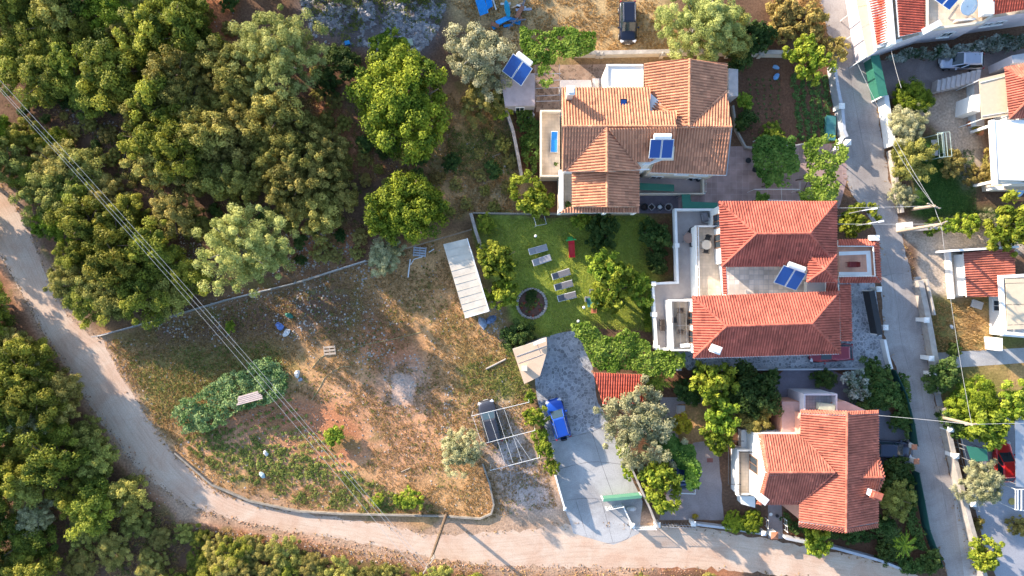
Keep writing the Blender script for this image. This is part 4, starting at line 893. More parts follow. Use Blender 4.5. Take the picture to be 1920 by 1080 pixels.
def tiled_roof(parent, planes, tile, edge, name='roof', ridges=(), **k):
    bm = bmesh.new(); lay = bm.faces.layers.float.new('tv')
    for pl in planes: tile_plane(bm, lay, pl, **k)
    off = origin_of(parent)
    for v in bm.verts: v.co -= off
    me = bpy.data.meshes.new(name); bm.to_mesh(me); bm.free(); me.materials.append(tile); me.materials.append(edge)
    o = bpy.data.objects.new(name, me); COL.objects.link(o); o.parent = parent
    if ridges:
        for p, q in ridges:
            b = MB(); ridge_line(b, p, q); b.build('ridge_cap', tile, o)
    return o
def ridge_line(b, p, q, r=.13):
    p, q = Vector(p), Vector(q); L = (q-p).length; k = max(1, int(L/.42)); d = (q-p)/k
    for i in range(k):
        o = len(b.t); b.tube([p+d*i+Vector((0, 0, .03)), p+d*(i+1.04)+Vector((0, 0, .045))], [r*.9, r], 8)
        t = random.random()
        for j in range(o, len(b.t)): b.t[j] = t
# ------------------------------------------------------------------ walls, windows, terraces
def block(parent, poly, z0, z1, m, name='wall', roofm=None):
    b = MB(); b.prism([tuple(p[:2]) for p in poly], z0, z1, 0 if roofm is None else 1, 0)
    return b.build(name, [m] if roofm is None else [m, roofm], parent)
def window(parent, p0, p1, t, z, wd, ht, sill=True, door=False, frame_m=None):
    """set into the wall p0 -> p1 (outside on the right hand), centre at fraction t"""
    p0, p1 = Vector((p0[0], p0[1], 0)), Vector((p1[0], p1[1], 0)); d = (p1-p0).normalized(); n = Vector((d.y, -d.x, 0)); c = p0.lerp(p1, t); rot = math.atan2(d.y, d.x)
    b = MB(); fw = .07
    for sx in (-1, 1): b.box(c+d*sx*(wd/2-fw/2)+n*.03+Vector((0, 0, z)), (fw, .1, ht), rot)
    for sz in (-1, 1): b.box(c+n*.031+Vector((0, 0, z+sz*(ht/2-fw/2))), (wd-2*fw, .096, fw), rot)
    b.box(c+n*.029+Vector((0, 0, z)), (.05, .088, ht-2*fw), rot)
    f = b.build('door' if door else 'window', frame_m or M_WMETAL, parent)
    MB().box(c+n*.008+Vector((0, 0, z)), (wd-2*fw, .03, ht-2*fw), rot).build('pane', M_WGLASS, f)
    if sill and not door: MB().box(c+n*.07+Vector((0, 0, z-ht/2-.03)), (wd+.2, .2, .05), rot).build('sill', M_WHITE, f)
    return f
def windows_on(parent, poly, rows, every=2.6, wd=1.1, ht=1.25, skip=()):
    n = len(poly); a = sum(poly[i][0]*poly[(i+1) % n][1]-poly[(i+1) % n][0]*poly[i][1] for i in range(n))
    P = poly if a > 0 else poly[::-1]
    for i in range(n):
        if i in skip: continue
        p, q = P[i], P[(i+1) % n]; L = (Vector(q[:2])-Vector(p[:2])).length
        if L < 2.2: continue
        k = max(1, int(L/every))
        for z in rows:
            for j in range(k): window(parent, p, q, (j+.5)/k, z, wd, ht)
def parapet(parent, pts, z0, z1, th, m, name='parapet', closed=False, cap=None):
    b = MB(); n = len(pts); rng = range(n if closed else n-1)
    for i in rng:
        p, q = Vector((pts[i][0], pts[i][1], 0)), Vector((pts[(i+1) % n][0], pts[(i+1) % n][1], 0)); d = (q-p).normalized()
        e = th/2 if True else 0
        b.beam(p-d*(e if i % 2 == 0 else -e)+Vector((0, 0, (z0+z1)/2)), q+d*(e if i % 2 == 0 else -e)+Vector((0, 0, (z0+z1)/2)), th, z1-z0-.002*(i % 2))
    return b.build(name, m, parent)
def railing(parent, pts, z0, h, m=None, glass=None, name='railing', step=.9):
    b = MB(); n = len(pts)
    for i in range(n-1):
        p, q = Vector((pts[i][0], pts[i][1], z0)), Vector((pts[i+1][0], pts[i+1][1], z0)); L = (q-p).length; k = max(1, int(L/step))
        b.beam(p+Vector((0, 0, h)), q+Vector((0, 0, h)), .06, .05)
        b.beam(p+Vector((0, 0, .12)), q+Vector((0, 0, .12)), .03, .03)
        for j in range(k+1):
            a = p.lerp(q, j/k); b.box(a+Vector((0, 0, h/2-.02)), (.045, .045, h-.04))
        if not glass:
            kk = int(L/.14)
            for j in range(kk):
                a = p.lerp(q, (j+.5)/kk); b.box(a+Vector((0, 0, h/2+.04)), (.016, .016, h-.13))
    o = b.build(name, m or M_WMETAL, parent)
    return o
def solar(label, px, py, z, wpx, hpx, rot, tilt=.45, tank=True, group='solar water heaters'):
    """two flat collectors on a stand with a white tank along the upper edge; rot in radians about Z"""
    c = W(px, py, z); root = thing('solar_heater', label, 'solar heater', (c.x, c.y, z-.55), rot, group); k = S*(H-z)/H
    w_, h_ = wpx*k, hpx*k/math.cos(tilt)
    M = Matrix.Rotation(tilt, 4, 'X')
    for i, sx in enumerate((-1, 1)):
        b = MB(); b.box((0, 0, 0), (w_/2-.05, h_, .08)); b.v = [tuple(M @ Vector((x+sx*w_/4, y, zz))+Vector((0, 0, .55))) for x, y, zz in b.v]
        f = b.build('collector', M_WMETAL, root, local=True)
        b = MB(); b.box((0, 0, .047), (w_/2-.15, h_-.1, .02)); b.v = [tuple(M @ Vector((x+sx*w_/4, y, zz))+Vector((0, 0, .55))) for x, y, zz in b.v]
        b.build('glass', M_SOLAR, f, local=True)
    b = MB(); top = .55+math.sin(tilt)*h_/2; yb = math.cos(tilt)*h_/2
    for sx in (-.4, .4):
        b.beam((w_*sx, yb*.8, 0), (w_*sx, yb*.9, top), .05, .05); b.beam((w_*sx, -yb*.85, 0), (w_*sx, -yb*.85, .5-math.sin(tilt)*h_/2*.85), .05, .05); b.beam((w_*sx, -yb, .03), (w_*sx, yb, .03), .05, .05)
    b.build('stand', M_METAL, root, local=True)
    if tank:
        r = .27; y = yb+.22; b = MB(); b.tube([(-w_*.36, y, top+.1), (-w_*.34, y, top+.1), (w_*.34, y, top+.1), (w_*.36, y, top+.1)], [r*.75, r, r, r*.75], 16)
        b.build('tank', M_WMETAL, root, smooth=False, local=True)
    return root
def chimney(label_m, parent, px, py, z0, z1, a=.6, b_=.5, m=None, rot=0, capm=None):
    c = W(px, py, z1); b = MB(); b.box((c.x, c.y, (z0+z1)/2), (a, b_, z1-z0), rot)
    o = b.build('chimney', m or M_WHITE, parent)
    b = MB(); b.box((c.x, c.y, z1+.05), (a+.18, b_+.18, .1), rot); b.box((c.x, c.y, z1+.22), (a*.9, b_*.8, .2), rot)
    b.build('cap', capm or M_WHITE, o); return o
def dish(parent_label, px, py, z, r, face, el=.6):
    c = W(px, py, z); root = thing('satellite_dish', parent_label, 'satellite dish', (c.x, c.y, z-.5)); b = MB()
    b.disc((0, 0, 0), [(r*.02, -.16*r), (r*.5, -.10*r), (r*.8, .0), (r, .14*r), (r*1.0, .17*r), (r*.8, .04*r), (r*.4, -.09*r)], 24, sx=1, sy=.92)
    M = Matrix.Rotation(face, 4, 'Z') @ Matrix.Rotation(R(90)-el, 4, 'X'); b.v = [tuple(M @ Vector(v)+Vector((0, 0, .5))) for v in b.v]
    b.build('reflector', M_WHITE, root, smooth=True, local=True)
    MB().tube([(0, 0, -.05), (0, 0, .5)], .03, 8).build('mast', M_METAL, root, local=True)
    a = M @ Vector((0, 0, r*1.1))+Vector((0, 0, .5)); MB().tube([M @ Vector((0, -r*.9, .1*r))+Vector((0, 0, .5)), a], .015, 6).box(a, (.08, .08, .08)).build('arm', M_METAL, root, local=True)
    return root

# ================================================================== A: tan roofed house at the top
def house_A():
    zE, zR = 6.6, 8.3
    base = W(1200, 235, 0)
    h = thing('house', 'large house with tan tiled roofs and a small roof window', 'house', (base.x, base.y, 0))
    # block 1: west, gable ridge E-W
    e = lambda x, y: W(x, y, zE); r = lambda x, y: W(x, y, zR)
    NW, NE, SWc, SE = e(1053.5, 165), e(1219, 165), e(1053.5, 321.5), e(1263, 301)
    rw, re_ = r(1053.5, 237), r(1268, 237)
    NEx = W(1268, 209, zE+ (zR-zE)*.62)
    pk = W(1138, 238, zR); v1 = W(1060, 320, zE); v2 = W(1200, 316, zE); pe = W(1138, 330, zR-.15)
    rid2 = W(1268, 237, zR)
    zq = zE+(zR-zE)*.60
    planes = [[NW, e(1219, 165), r(1219, 237), rw], [W(1219, 209, zq), W(1268, 209, zq), rid2, r(1219, 237)],
              [rw, pk, v1, SWc], [pk, rid2, SE, W(1218, 301, zE), v2],
              [pk, W(1138, 322, zR-.02), W(1062, 321.5, zE)], [pk, W(1199, 318, zE), W(1138, 322, zR-.02)]]
    # block 2: lower front gable over the terrace
    zE2, zR2 = 5.9, 7.3
    a1, a2, b1, b2 = W(1073, 317, zE2), W(1198, 317, zE2), W(1047, 399, zE2-.1), W(1198, 399, zE2-.1)
    r1, r2 = W(1138, 317, zR2), W(1138, 388, zR2)
    planes2 = [[r1, r2, W(1073, 388, zE2), a1], [r1, a2, W(1198, 388, zE2), r2], [W(1066, 388, zE2-.06), W(1198.3, 388, zE2-.06), b2, b1]]
    # block 3: east part, N-S gable plus E-W gable
    zE3, zR3 = 6.0, 7.7
    n1, n2, n3 = W(1208, 119, zE3), W(1293, 110, zR3), W(1363, 119.5, zE3)
    c = W(1292, 238, zR3); e3 = W(1371.5, 238, zR3-.25); hp = W(1362, 171, zE3+.05)
    planes3 = [[n2, c, W(1210, 175, zE3), n1], [c, W(1268, 238, zR3-.1), W(1222, 208, zE3+.3), W(1208, 172, zE3)], [n2, n3, hp, c], [hp, e3, c],
               [W(1262, 238, zR3-.28), e3, W(1360, 328, zE3), W(1218, 323, zE3)]]
    roof = tiled_roof(h, planes+planes2+planes3, M_TILE_B, M_CREAM, tw=.255, ridges=[(rw, rid2), (pk, W(1138, 322, zR)), (r1, r2), (n2, c), (W(1268, 238, zR3-.2), e3), (pk, v1), (pk, v2), (hp, c)])
    # walls under the eaves
    k = lambda pts, z: [W(x, y, z) for x, y in pts]
    w1 = inset(k([(1053.5, 165), (1219, 165), (1268, 209), (1262, 301), (1218, 316), (1053.5, 321.5)], zE), .35)
    block(h, w1, 0, zE+.05, M_WHITE)
    MB().add([Vector((w1[i][0], w1[i][1], zE)) for i in (0, 5)]+[W(1056, 237, zR-.15)], [(0, 1, 2)]).build('gable', M_WHITE, h)
    w3 = inset(k([(1208, 119), (1363, 119), (1371, 238), (1360, 328), (1218, 323)], zE3), .35)
    block(h, w3, 0, zE3+.02, M_CREAM)
    for p, q, t, z in ((w1[5], w1[4], .85, 4.6), (w3[4], w3[3], .2, 1.2), (w3[4], w3[3], .5, 4.4), (w3[4], w3[3], .8, 4.4), (w3[4], w3[3], .78, 1.5)):
        window(h, p, q, t, z, 1.2, 1.3 if z > 1.3 else 2.1, door=z < 1.3)
    for t in (.2, .75): window(h, w1[0], w1[5], t, 4.7, .9, 1.9, door=True) if False else window(h, w1[5], w1[0], 1-t, 1.4, 1.0, 1.2)
    windows_on(h, [w3[1], w3[2]], [1.6, 4.4]) if False else None
    for t in (.25, .7):
        for z in (1.6, 4.4): window(h, w3[3], w3[2], t, z, 1.0, 1.2)
    # front terrace block under roof 2, open loggia with white edges
    w2 = k([(1049, 318), (1197, 318), (1197, 397), (1049, 397)], 3.0)
    block(h, w2, 0, 3.0, M_CREAM, 'terrace', M_FLOORB)
    for x, y in ((1051, 394), (1195, 394), (1138, 394)):
        c_ = W(x, y, 5.7); MB().box((c_.x, c_.y, 4.38), (.3, .3, 2.76)).build('post', M_WHITE, h)
    parapet(h, k([(1050, 320), (1050, 396), (1196, 396)], 4.0), 3.0, 4.0, .16, M_WHITE)
    MB().beam(W(1054, 320, 5.55), W(1054, 394, 5.55), .2, .25).build('beam', M_WHITE, h)
    # west terrace with blue lounger
    t = k([(1014, 207), (1050, 207), (1050, 330), (1014, 330)], 3.0)
    block(h, t, 0, 3.0, M_CREAM, 'terrace', M_FLOORB)
    parapet(h, k([(1050, 207.5), (1014.5, 207.5), (1014.5, 329.5), (1050, 329.5)], 3.9), 3.0, 3.9, .15, M_CREAM)
    # flat white roof on the north side, small flat wing east
    block(h, k([(1138, 121.5), (1206.5, 121.5), (1206.5, 162), (1138, 162)], 5.2), 0, 5.2, M_WHITE, 'flat_roof_wing', mat('white roof membrane', (0.78, 0.75, 0.70), 0.8, 0.06, 1))
    parapet(h, k([(1138.5, 162), (1138.5, 122), (1207, 122)], 5.32), 5.2, 5.34, .16, M_WHITE)
    block(h, k([(1366, 128), (1384, 130), (1384, 180), (1366, 180)], 2.6), 0, 2.6, M_GREY, 'side_wing')
    # back stair and terrace
    block(h, k([(1051, 150), (1108, 150), (1110, 164), (1051, 164)], 2.6), 0, 2.6, M_GREY, 'terrace', M_FLOORG)
    b = MB()
    for i in range(6): b.box(W(1113+i*3.7, 158, 2.3-i*.35)+Vector((0, 0, 0)), (.22, 1.1, .18))
    b.build('stair', M_GREY, h)
    # south ground floor: entrance terrace, green roof strips
    block(h, k([(1199, 332), (1319, 332), (1319, 361), (1199, 361)], 1.0), 0, 1.0, M_CREAM, 'terrace', mat('lilac terrace floor', (0.46, 0.37, 0.35), .9, .1))
    parapet(h, k([(1199, 363), (1319, 363), (1319, 334)], 1.9), 1.0, 1.9, .14, M_CREAM)
    chimney('', h, 1070, 170, 6.6, 9.0, .55, .6, M_CREAM)
    b = MB(); n_ = Vector((0, -.45, .9))
    c_ = W(1169, 196, 7.35); b.box(c_, (.62, 1.0, .12), 0, 0, ('X', .27)); f = b.build('roof_window', M_DMETAL, h)
    b = MB(); b.box(c_+Vector((0, -.02, .065)), (.46, .82, .03), 0, 0, ('X', .27)); b.build('pane', M_SOLAR, f)
    b = MB(); b.beam(W(1055, 321.8, zE-.06), W(1218, 317.5, zE-.06), .1, .1); b.beam(W(1218, 323.5, zE3-.08), W(1361, 328.6, zE3-.08), .1, .1); b.build('gutter', M_WHITE, h)
    MB().beam(W(1372, 239, 5.4), W(1362, 329, 5.4), .08, .08).build('downpipe', M_METAL, h)
    return h
house_A()
solar('solar water heater on the south slope of the tan roof with two bright blue panels', 1240, 279, 8.1, 45, 32, 0, .5)
solar('solar water heater with two blue panels standing askew on the small grey terrace', 970, 131, 3.5, 47, 34, R(-38), .5)
# the small grey terrace building under that collector
def terrace_hut():
    P = [W(x, y, 2.4) for x, y in ((938, 140), (1003, 137), (1003, 198), (947, 199))]
    c = mid(P); h = thing('outbuilding', 'low flat roofed grey outbuilding carrying the tilted solar panels', 'outbuilding', (c.x, c.y, 0))
    block(h, P, 0, 2.4, M_GREY, 'wall', mat('grey roof screed', (0.40, 0.32, 0.31), .9, .15, 1.5))
    window(h, P[3], P[2], .5, 1.0, .9, 2.0, door=True)
terrace_hut()

# ================================================================== B: red hipped roofs, middle right
def house_B():
    base = W(1450, 500, 0)
    h = thing('house', 'large house with two red hipped roofs and white balconies', 'house', (base.x, base.y, 0))
    zE, zR = 6.3, 7.9; e = lambda x, y: W(x, y, zE); r = lambda x, y: W(x, y, zR)
    TL, TR, BR, BL = e(1348, 378), e(1568, 378), e(1568, 498), e(1353, 500); rl, rr_ = r(1418, 438.5), r(1518, 437.5)
    p1 = [[TL, TR, rr_, rl], [TR, BR, rr_], [BR, BL, rl, rr_], [BL, TL, rl]]
    zE2, zR2 = 6.0, 7.6; e2 = lambda x, y: W(x, y, zE2); r2 = lambda x, y: W(x, y, zR2)
    TL2, TR2, BR2, BL2 = e2(1298, 556), e2(1573, 546.5), e2(1575, 662.5), e2(1300.5, 671); rl2, rr2 = r2(1361.5, 612), r2(1522.5, 606.5)
    p2 = [[TL2, TR2, rr2, rl2], [TR2, BR2, rr2], [BR2, BL2, rl2, rr2], [BL2, TL2, rl2]]
    zs, zsr = 6.7, 7.5; s = lambda x, y: W(x, y, zs); ap = W(1546.5, 505, zsr)
    a, b_, c, d = s(1516, 477), s(1567.5, 477), s(1569, 528.5), s(1512.5, 528.5)
    p3 = [[a, b_, ap], [b_, c, ap], [c, d, ap], [d, a, ap]]
    tiled_roof(h, p1+p2+p3, M_TILE_R, M_WHITE, ridges=[(rl, rr_), (TL, rl), (BL, rl), (TR, rr_), (BR, rr_), (rl2, rr2), (TL2, rl2), (BL2, rl2), (TR2, rr2), (BR2, rr2), (a, ap), (b_, ap), (c, ap), (d, ap)])
    w1 = inset([TL, TR, BR, BL], .3); w2 = inset([TL2, TR2, BR2, BL2], .3); w3 = inset([a, b_, c, d], .2)
    block(h, w1, 0, zE-.02, M_WHITE); block(h, w2, 0, zE2-.02, M_WHITE); block(h, w3, 0, zs-.02, M_WHITE, 'stair_tower')
    for q in (.25, .6):
        window(h, w1[0], w1[3], q, 4.7, 1.3, 2.1, door=True, frame_m=M_SHUT); window(h, w2[0], w2[3], q+.1, 4.7, 1.2, 2.1, door=True, frame_m=M_SHUT)
    for q in (.15, .4, .65, .9):
        window(h, w2[3], w2[2], q, 4.4, 1.2, 1.3); window(h, w2[3], w2[2], q, 1.6, 1.2, 1.3); window(h, w1[1], w1[0], q, 4.4, 1.2, 1.3)
    for q in (.3, .7): window(h, w1[2], w1[1], q, 1.6, 1.1, 1.3)
    # roof terrace between the two roofs
    k = lambda pts, z: [W(x, y, z) for x, y in pts]
    block(h, k([(1354, 497), (1515, 497), (1515, 560), (1362, 560)], 4.6), 0, 4.6, M_WHITE, 'roof_terrace', M_FLOORP)
    tiled_roof(h, [[W(1353.5, 500.5, 5.75), W(1361.5, 500.5, 5.95), W(1364, 552, 5.95), W(1356, 552.5, 5.75)]], M_TILE_R, M_WHITE, 'parapet_tiles')
    block(h, [W(1513, 528, 5.2), W(1569, 528, 5.2), W(1570, 548, 5.2), W(1513, 549, 5.2)], 0, 5.2, M_WHITE, 'side_wing', M_FLOORG)
    tiled_roof(h, [[W(1548, 529, 5.9), W(1569, 529, 5.9), W(1571, 547, 5.4), W(1548, 548, 5.4)]], M_TILE_R, M_WHITE, 'side_roof')
    # upper west balcony
    P = k([(1302.5, 425), (1352, 425), (1352, 557), (1305, 557)], 3.5)
    block(h, P, 0, 3.5, M_WHITE, 'balcony', M_FLOORB)
    railing(h, [P[1].xy, P[0].xy+Vector((.06, -.06)), P[3].xy+Vector((.06, 0))], 3.5, 1.0, glass=True)
    parapet(h, [P[1].xy, P[0].xy, P[3].xy], 3.5, 3.95, .14, M_WHITE)
    # lower west terraces (grey floor, white parapets)
    P = k([(1268, 393), (1340, 393), (1345, 560), (1300, 560), (1300, 655), (1233, 655), (1226, 530), (1271, 527)], 1.7)
    block(h, P, 0, 1.7, M_LAV, 'terrace', M_FLOORG)  # lilac puts the blue tree shade into the outer wall colour
    Q = k([(1340, 393), (1267, 393), (1271, 530), (1224.5, 532), (1231.5, 655), (1300, 655)], 2.6)
    parapet(h, Q, 1.7, 2.6, .22, M_WHITE)
    b = MB()
    for x, y in ((1226, 532), (1228, 590), (1233, 652), (1270, 460), (1258, 652)):
        c_ = W(x, y, 2.75); b.box((c_.x, c_.y, 2.2), (.42, .42, 1.1))
    b.build('pillar', M_WHITE, h)
    # covered balcony of the lower roof
    P = k([(1254, 563), (1300, 563), (1302, 655), (1258, 655)], 3.5)
    block(h, P, 1.7, 3.5, M_WHITE, 'balcony', M_FLOORB)
    parapet(h, [P[1].xy, P[0].xy, P[3].xy, P[2].xy], 3.5, 4.3, .16, M_WHITE)
    b = MB()
    for i in range(4): b.beam(W(1262+i*12, 565, 4.7), W(1264+i*12, 653, 4.7), .018, .02)
    for y in (566, 610, 652): b.beam(W(1257, y, 4.68), W(1300, y, 4.68), .018, .03)
    b.build('awning_frame', M_METAL, h)
    # east porch: salmon floor with white band, tiled rim
    P = k([(1573, 452), (1640, 452), (1646, 528), (1575, 528)], 3.6)
    fl = block(h, P, 3.2, 3.6, M_SALMON, 'porch_floor', mat_paving('salmon porch tiles', (0.62, 0.31, 0.20), (0.52, 0.27, 0.18), 2.0, .02, .06, 'slab'))
    b = MB()
    R_ = [(1573, 472), (1632, 470), (1635, 517), (1573, 517)]; R2_ = [(1573, 479), (1624, 477), (1626, 510), (1573, 510)]
    o = k(R_, 3.604); i_ = k(R2_, 3.604)
    b.add(o+i_, [(0, 1, 5, 4), (1, 2, 6, 5), (2, 3, 7, 6)]); b.build('floor_band', M_WHITE, fl)
    tiled_roof(h, [[W(1571, 450, 3.6), W(1571, 461, 4.0), W(1638, 461, 4.0), W(1647, 449, 3.6)], [W(1647, 449, 3.6), W(1638, 461, 4.0), W(1642, 518, 4.0), W(1651, 529, 3.6)], [W(1651, 529, 3.6), W(1642, 518, 4.0), W(1573, 519, 4.0), W(1573, 530, 3.6)]], M_TILE_R, M_WHITE, 'porch_roof', tw=.24)
    b = MB()
    for x, y in ((1641, 455), (1644, 522), (1580, 524)):
        c_ = W(x, y, 3.2); b.box((c_.x, c_.y, 1.6), (.35, .35, 3.2))
    b.build('porch_post', M_WHITE, h)
    c_ = W(1640, 446, 3.9); MB().box((c_.x, c_.y, 3.75), (.85, .5, .45)).build('lantern_plinth', M_WHITE, h)
    # lean-to over the car
    tiled_roof(h, [[W(1573, 533, 3.6), W(1594, 533, 3.1), W(1597, 640, 3.1), W(1576, 640, 3.6)]], M_TILE_R, M_WHITE, 'carport_roof')
    b = MB()
    for x, y in ((1593, 560), (1596, 636)): c_ = W(x, y, 3.0); b.box((c_.x, c_.y, 1.5), (.18, .18, 3.0))
    b.build('carport_post', M_WHITE, h)
    chimney('', h, 1342, 655, 5.6, 7.2, .8, .55, M_WHITE, R(-20))
    MB().beam(W(1301, 671.8, zE2-.05), W(1575, 663.2, zE2-.05), .1, .1).build('gutter', M_WHITE, h)
house_B()
solar('solar water heater on the roof terrace between the two red hipped roofs', 1481, 521, 6.2, 46, 34, R(-20), .5)

# ================================================================== C: orange roofs, lower right
def house_C():
    base = W(1540, 880, 0)
    h = thing('house', 'white and salmon house with orange cross gable roofs at the lower right', 'house', (base.x, base.y, 0))
    zE, zR = 4.6, 6.25; zw = 4.5
    e = lambda x, y: W(x, y, zE)
    n1, n2, n3 = e(1501, 776), W(1588, 779, zR), e(1646.5, 776); s1, s2, s3 = e(1498, 978), W(1586, 990, zR), e(1646, 980)
    planes = [[n1, n2, s2, s1], [n2, n3, s3, s2]]
    ends = [[W(1500, 769.5, zE-.3), W(1588, 771.5, zR-.3), W(1588, 779, zR+.05), W(1501, 776, zE+.05)], [W(1588, 771.5, zR-.3), W(1647, 769.5, zE-.3), W(1646.5, 776, zE+.05), W(1588, 779, zR+.05)],
            [W(1498, 978, zE+.05), W(1586, 990, zR+.05), W(1586, 998, zR-.3), W(1497, 986, zE-.3)], [W(1586, 990, zR+.05), W(1646, 980, zE+.05), W(1646, 988, zE-.3), W(1586, 998, zR-.3)]]
    wt, wm, wb = W(1429, 814, zw), W(1441, 885.5, 6.2), W(1426, 945.5, zw)
    jt, jm, jb = W(1502, 814, zw), W(1564, 885.5, 6.12), W(1498, 945.5, zw)
    wing = [[wt, jt, jm, wm], [wm, jm, jb, wb]]
    rim = [[W(1421.5, 814, zw-.35), W(1429.5, 814, zw+.05), W(1442, 885.5, 6.25), W(1436, 885.5, 5.9)], [W(1436, 885.5, 5.9), W(1442, 885.5, 6.25), W(1426.5, 945.5, zw+.05), W(1418.5, 945.5, zw-.35)]]
    da, db, dc, dd = W(1604.5, 895, 5.55), W(1640, 851, 4.65), W(1654, 895, 5.45), W(1642, 918, 4.75)
    dorm = [[da, db, dc], [da, dc, dd], [db, W(1646, 850, 4.5), W(1658, 895.5, 5.3), dc], [dc, W(1658, 895.5, 5.3), W(1648, 918, 4.5), dd]]
    tiled_roof(h, planes+wing+dorm, M_TILE_O, M_WHITE, ridges=[(W(1588, 772, zR), W(1586, 997, zR)), (wm, jm), (jt, jm), (jm, jb), (da, dc), (wt, wm), (wm, wb)])
    for pl in ends+rim: tiled_roof(h, [pl], M_TILE_O, M_WHITE, 'verge_tiles', tw=.2, th=.5)
    w1 = inset([e(1501, 772), e(1646, 772), e(1646, 984), e(1498, 984)], .3)
    block(h, w1, 0, zE-.12, M_SALMON)
    for ia, ib, y_ in ((0, 1, 774), (3, 2, 994)):
        MB().add([Vector((w1[ia][0], w1[ia][1], zE-.2)), Vector((w1[ib][0], w1[ib][1], zE-.2)), Vector(((w1[ia][0]+w1[ib][0])/2, w1[ia][1], zR-.25))], [(0, 1, 2)]).build('gable', M_SALMON, h)
    w2 = inset([W(1421, 814, zw), W(1510, 814, zw), W(1510, 945, zw), W(1421, 945, zw)], .25)
    block(h, w2, 0, zw-.12, M_WHITE)
    MB().add([Vector((w2[0][0], w2[0][1], zw-.15)), Vector((w2[3][0], w2[3][1], zw-.15)), Vector((w2[0][0], (w2[0][1]+w2[3][1])/2, 5.85))], [(0, 1, 2)]).build('gable', M_WHITE, h)
    window(h, w2[0], w2[3], .5, 2.8, 1.5, 2.1, door=True, frame_m=M_SHUT)
    for t in (.15, .75): window(h, w2[3], w2[2], t, 2.9, 1.1, 1.2); window(h, w2[3], w2[2], t, 1.2, 1.1, 1.2)
    for t in (.2, .5, .8): window(h, w1[2], w1[1], t, 3.0, 1.1, 1.2)
    window(h, w1[0], w1[3], .1, 1.5, .9, 1.1)
    k = lambda pts, z: [W(x, y, z) for x, y in pts]
    # west balcony
    P = k([(1380, 842), (1418, 842), (1418, 925), (1380, 925)], 1.5)
    block(h, P, 0, 1.5, M_WHITE, 'balcony', M_FLOORB)
    parapet(h, [P[1].xy, P[0].xy, P[3].xy, P[2].xy], 1.5, 2.1, .16, M_WHITE)
    railing(h, [P[1].xy+Vector((0, -.08)), P[0].xy+Vector((.12, -.08)), P[3].xy+Vector((.12, .08)), P[2].xy+Vector((0, .08))], 2.11, .4, M_DMETAL, glass=True)
    b = MB(); b.beam(W(1366, 826, 2.4), W(1366, 908, 2.4), .06, .06); b.beam(W(1366, 827, 2.4), W(1395, 827, 2.4), .05, .05); b.beam(W(1366, 908, 2.4), W(1390, 908, 2.4), .05, .05)
    for y in (828, 907): b.tube([W(1366, y, 0)*1.0, Vector((W(1366, y, 2.4).x, W(1366, y, 2.4).y, 2.4))], .03, 6)
    b.build('pergola_frame', M_DMETAL, h)
    block(h, k([(1390, 806), (1470, 806), (1470, 818), (1425, 818), (1425, 842), (1390, 842)], 0.9), 0, 0.9, M_WHITE, 'lower_wall')
    block(h, k([(1388, 926), (1416, 926), (1416, 952), (1390, 945)], 1.2), 0, 1.2, M_WHITE, 'stair_block')
    # north balcony and flat parts
    P = k([(1501, 737), (1560, 737), (1560, 772), (1501, 772)], 2.9)
    block(h, P, 0, 2.9, M_LAV, 'balcony', mat_paving('grey balcony tiles', (0.44, 0.44, 0.46), (0.30, 0.30, 0.33), 1.8, .03, .08, 'slab'))
    parapet(h, [P[3].xy, P[0].xy, P[1].xy, P[2].xy], 2.9, 3.8, .15, M_LAV)
    P = k([(1466, 752), (1503, 752), (1503, 772), (1466, 772)], 3.0)
    block(h, k([(1466, 753), (1501, 753), (1501, 812), (1466, 812)], 2.7), 0, 2.7, M_SALMON, 'side_wing', mat('dusty pink roof screed', (0.45, 0.30, 0.27), .9, .12))
    block(h, k([(1560, 755), (1585, 752), (1625, 770), (1560, 771)], 3.2), 0, 3.2, M_SALMON, 'north_wing', mat('grey pink roof screed', (0.44, 0.34, 0.32), .9, .12))
    c_ = W(1553, 764, 4.1); MB().box((c_.x, c_.y, 3.55), (1.5, .6, .7), R(-6)).build('water_tank', mat('pale green plastic', (0.42, 0.46, 0.36), .5), h)
    chimney('', h, 1643, 929, 4.6, 6.2, .9, .55, M_WHITE, R(-20), M_TILE_O)
    chimney('', h, 1506, 787, 6, 7.9, .35, .35, M_SALMON) if False else None
    chimney('', h, 1430, 936, 4.2, 6.0, .8, .5, M_WHITE, R(-38))
house_C()

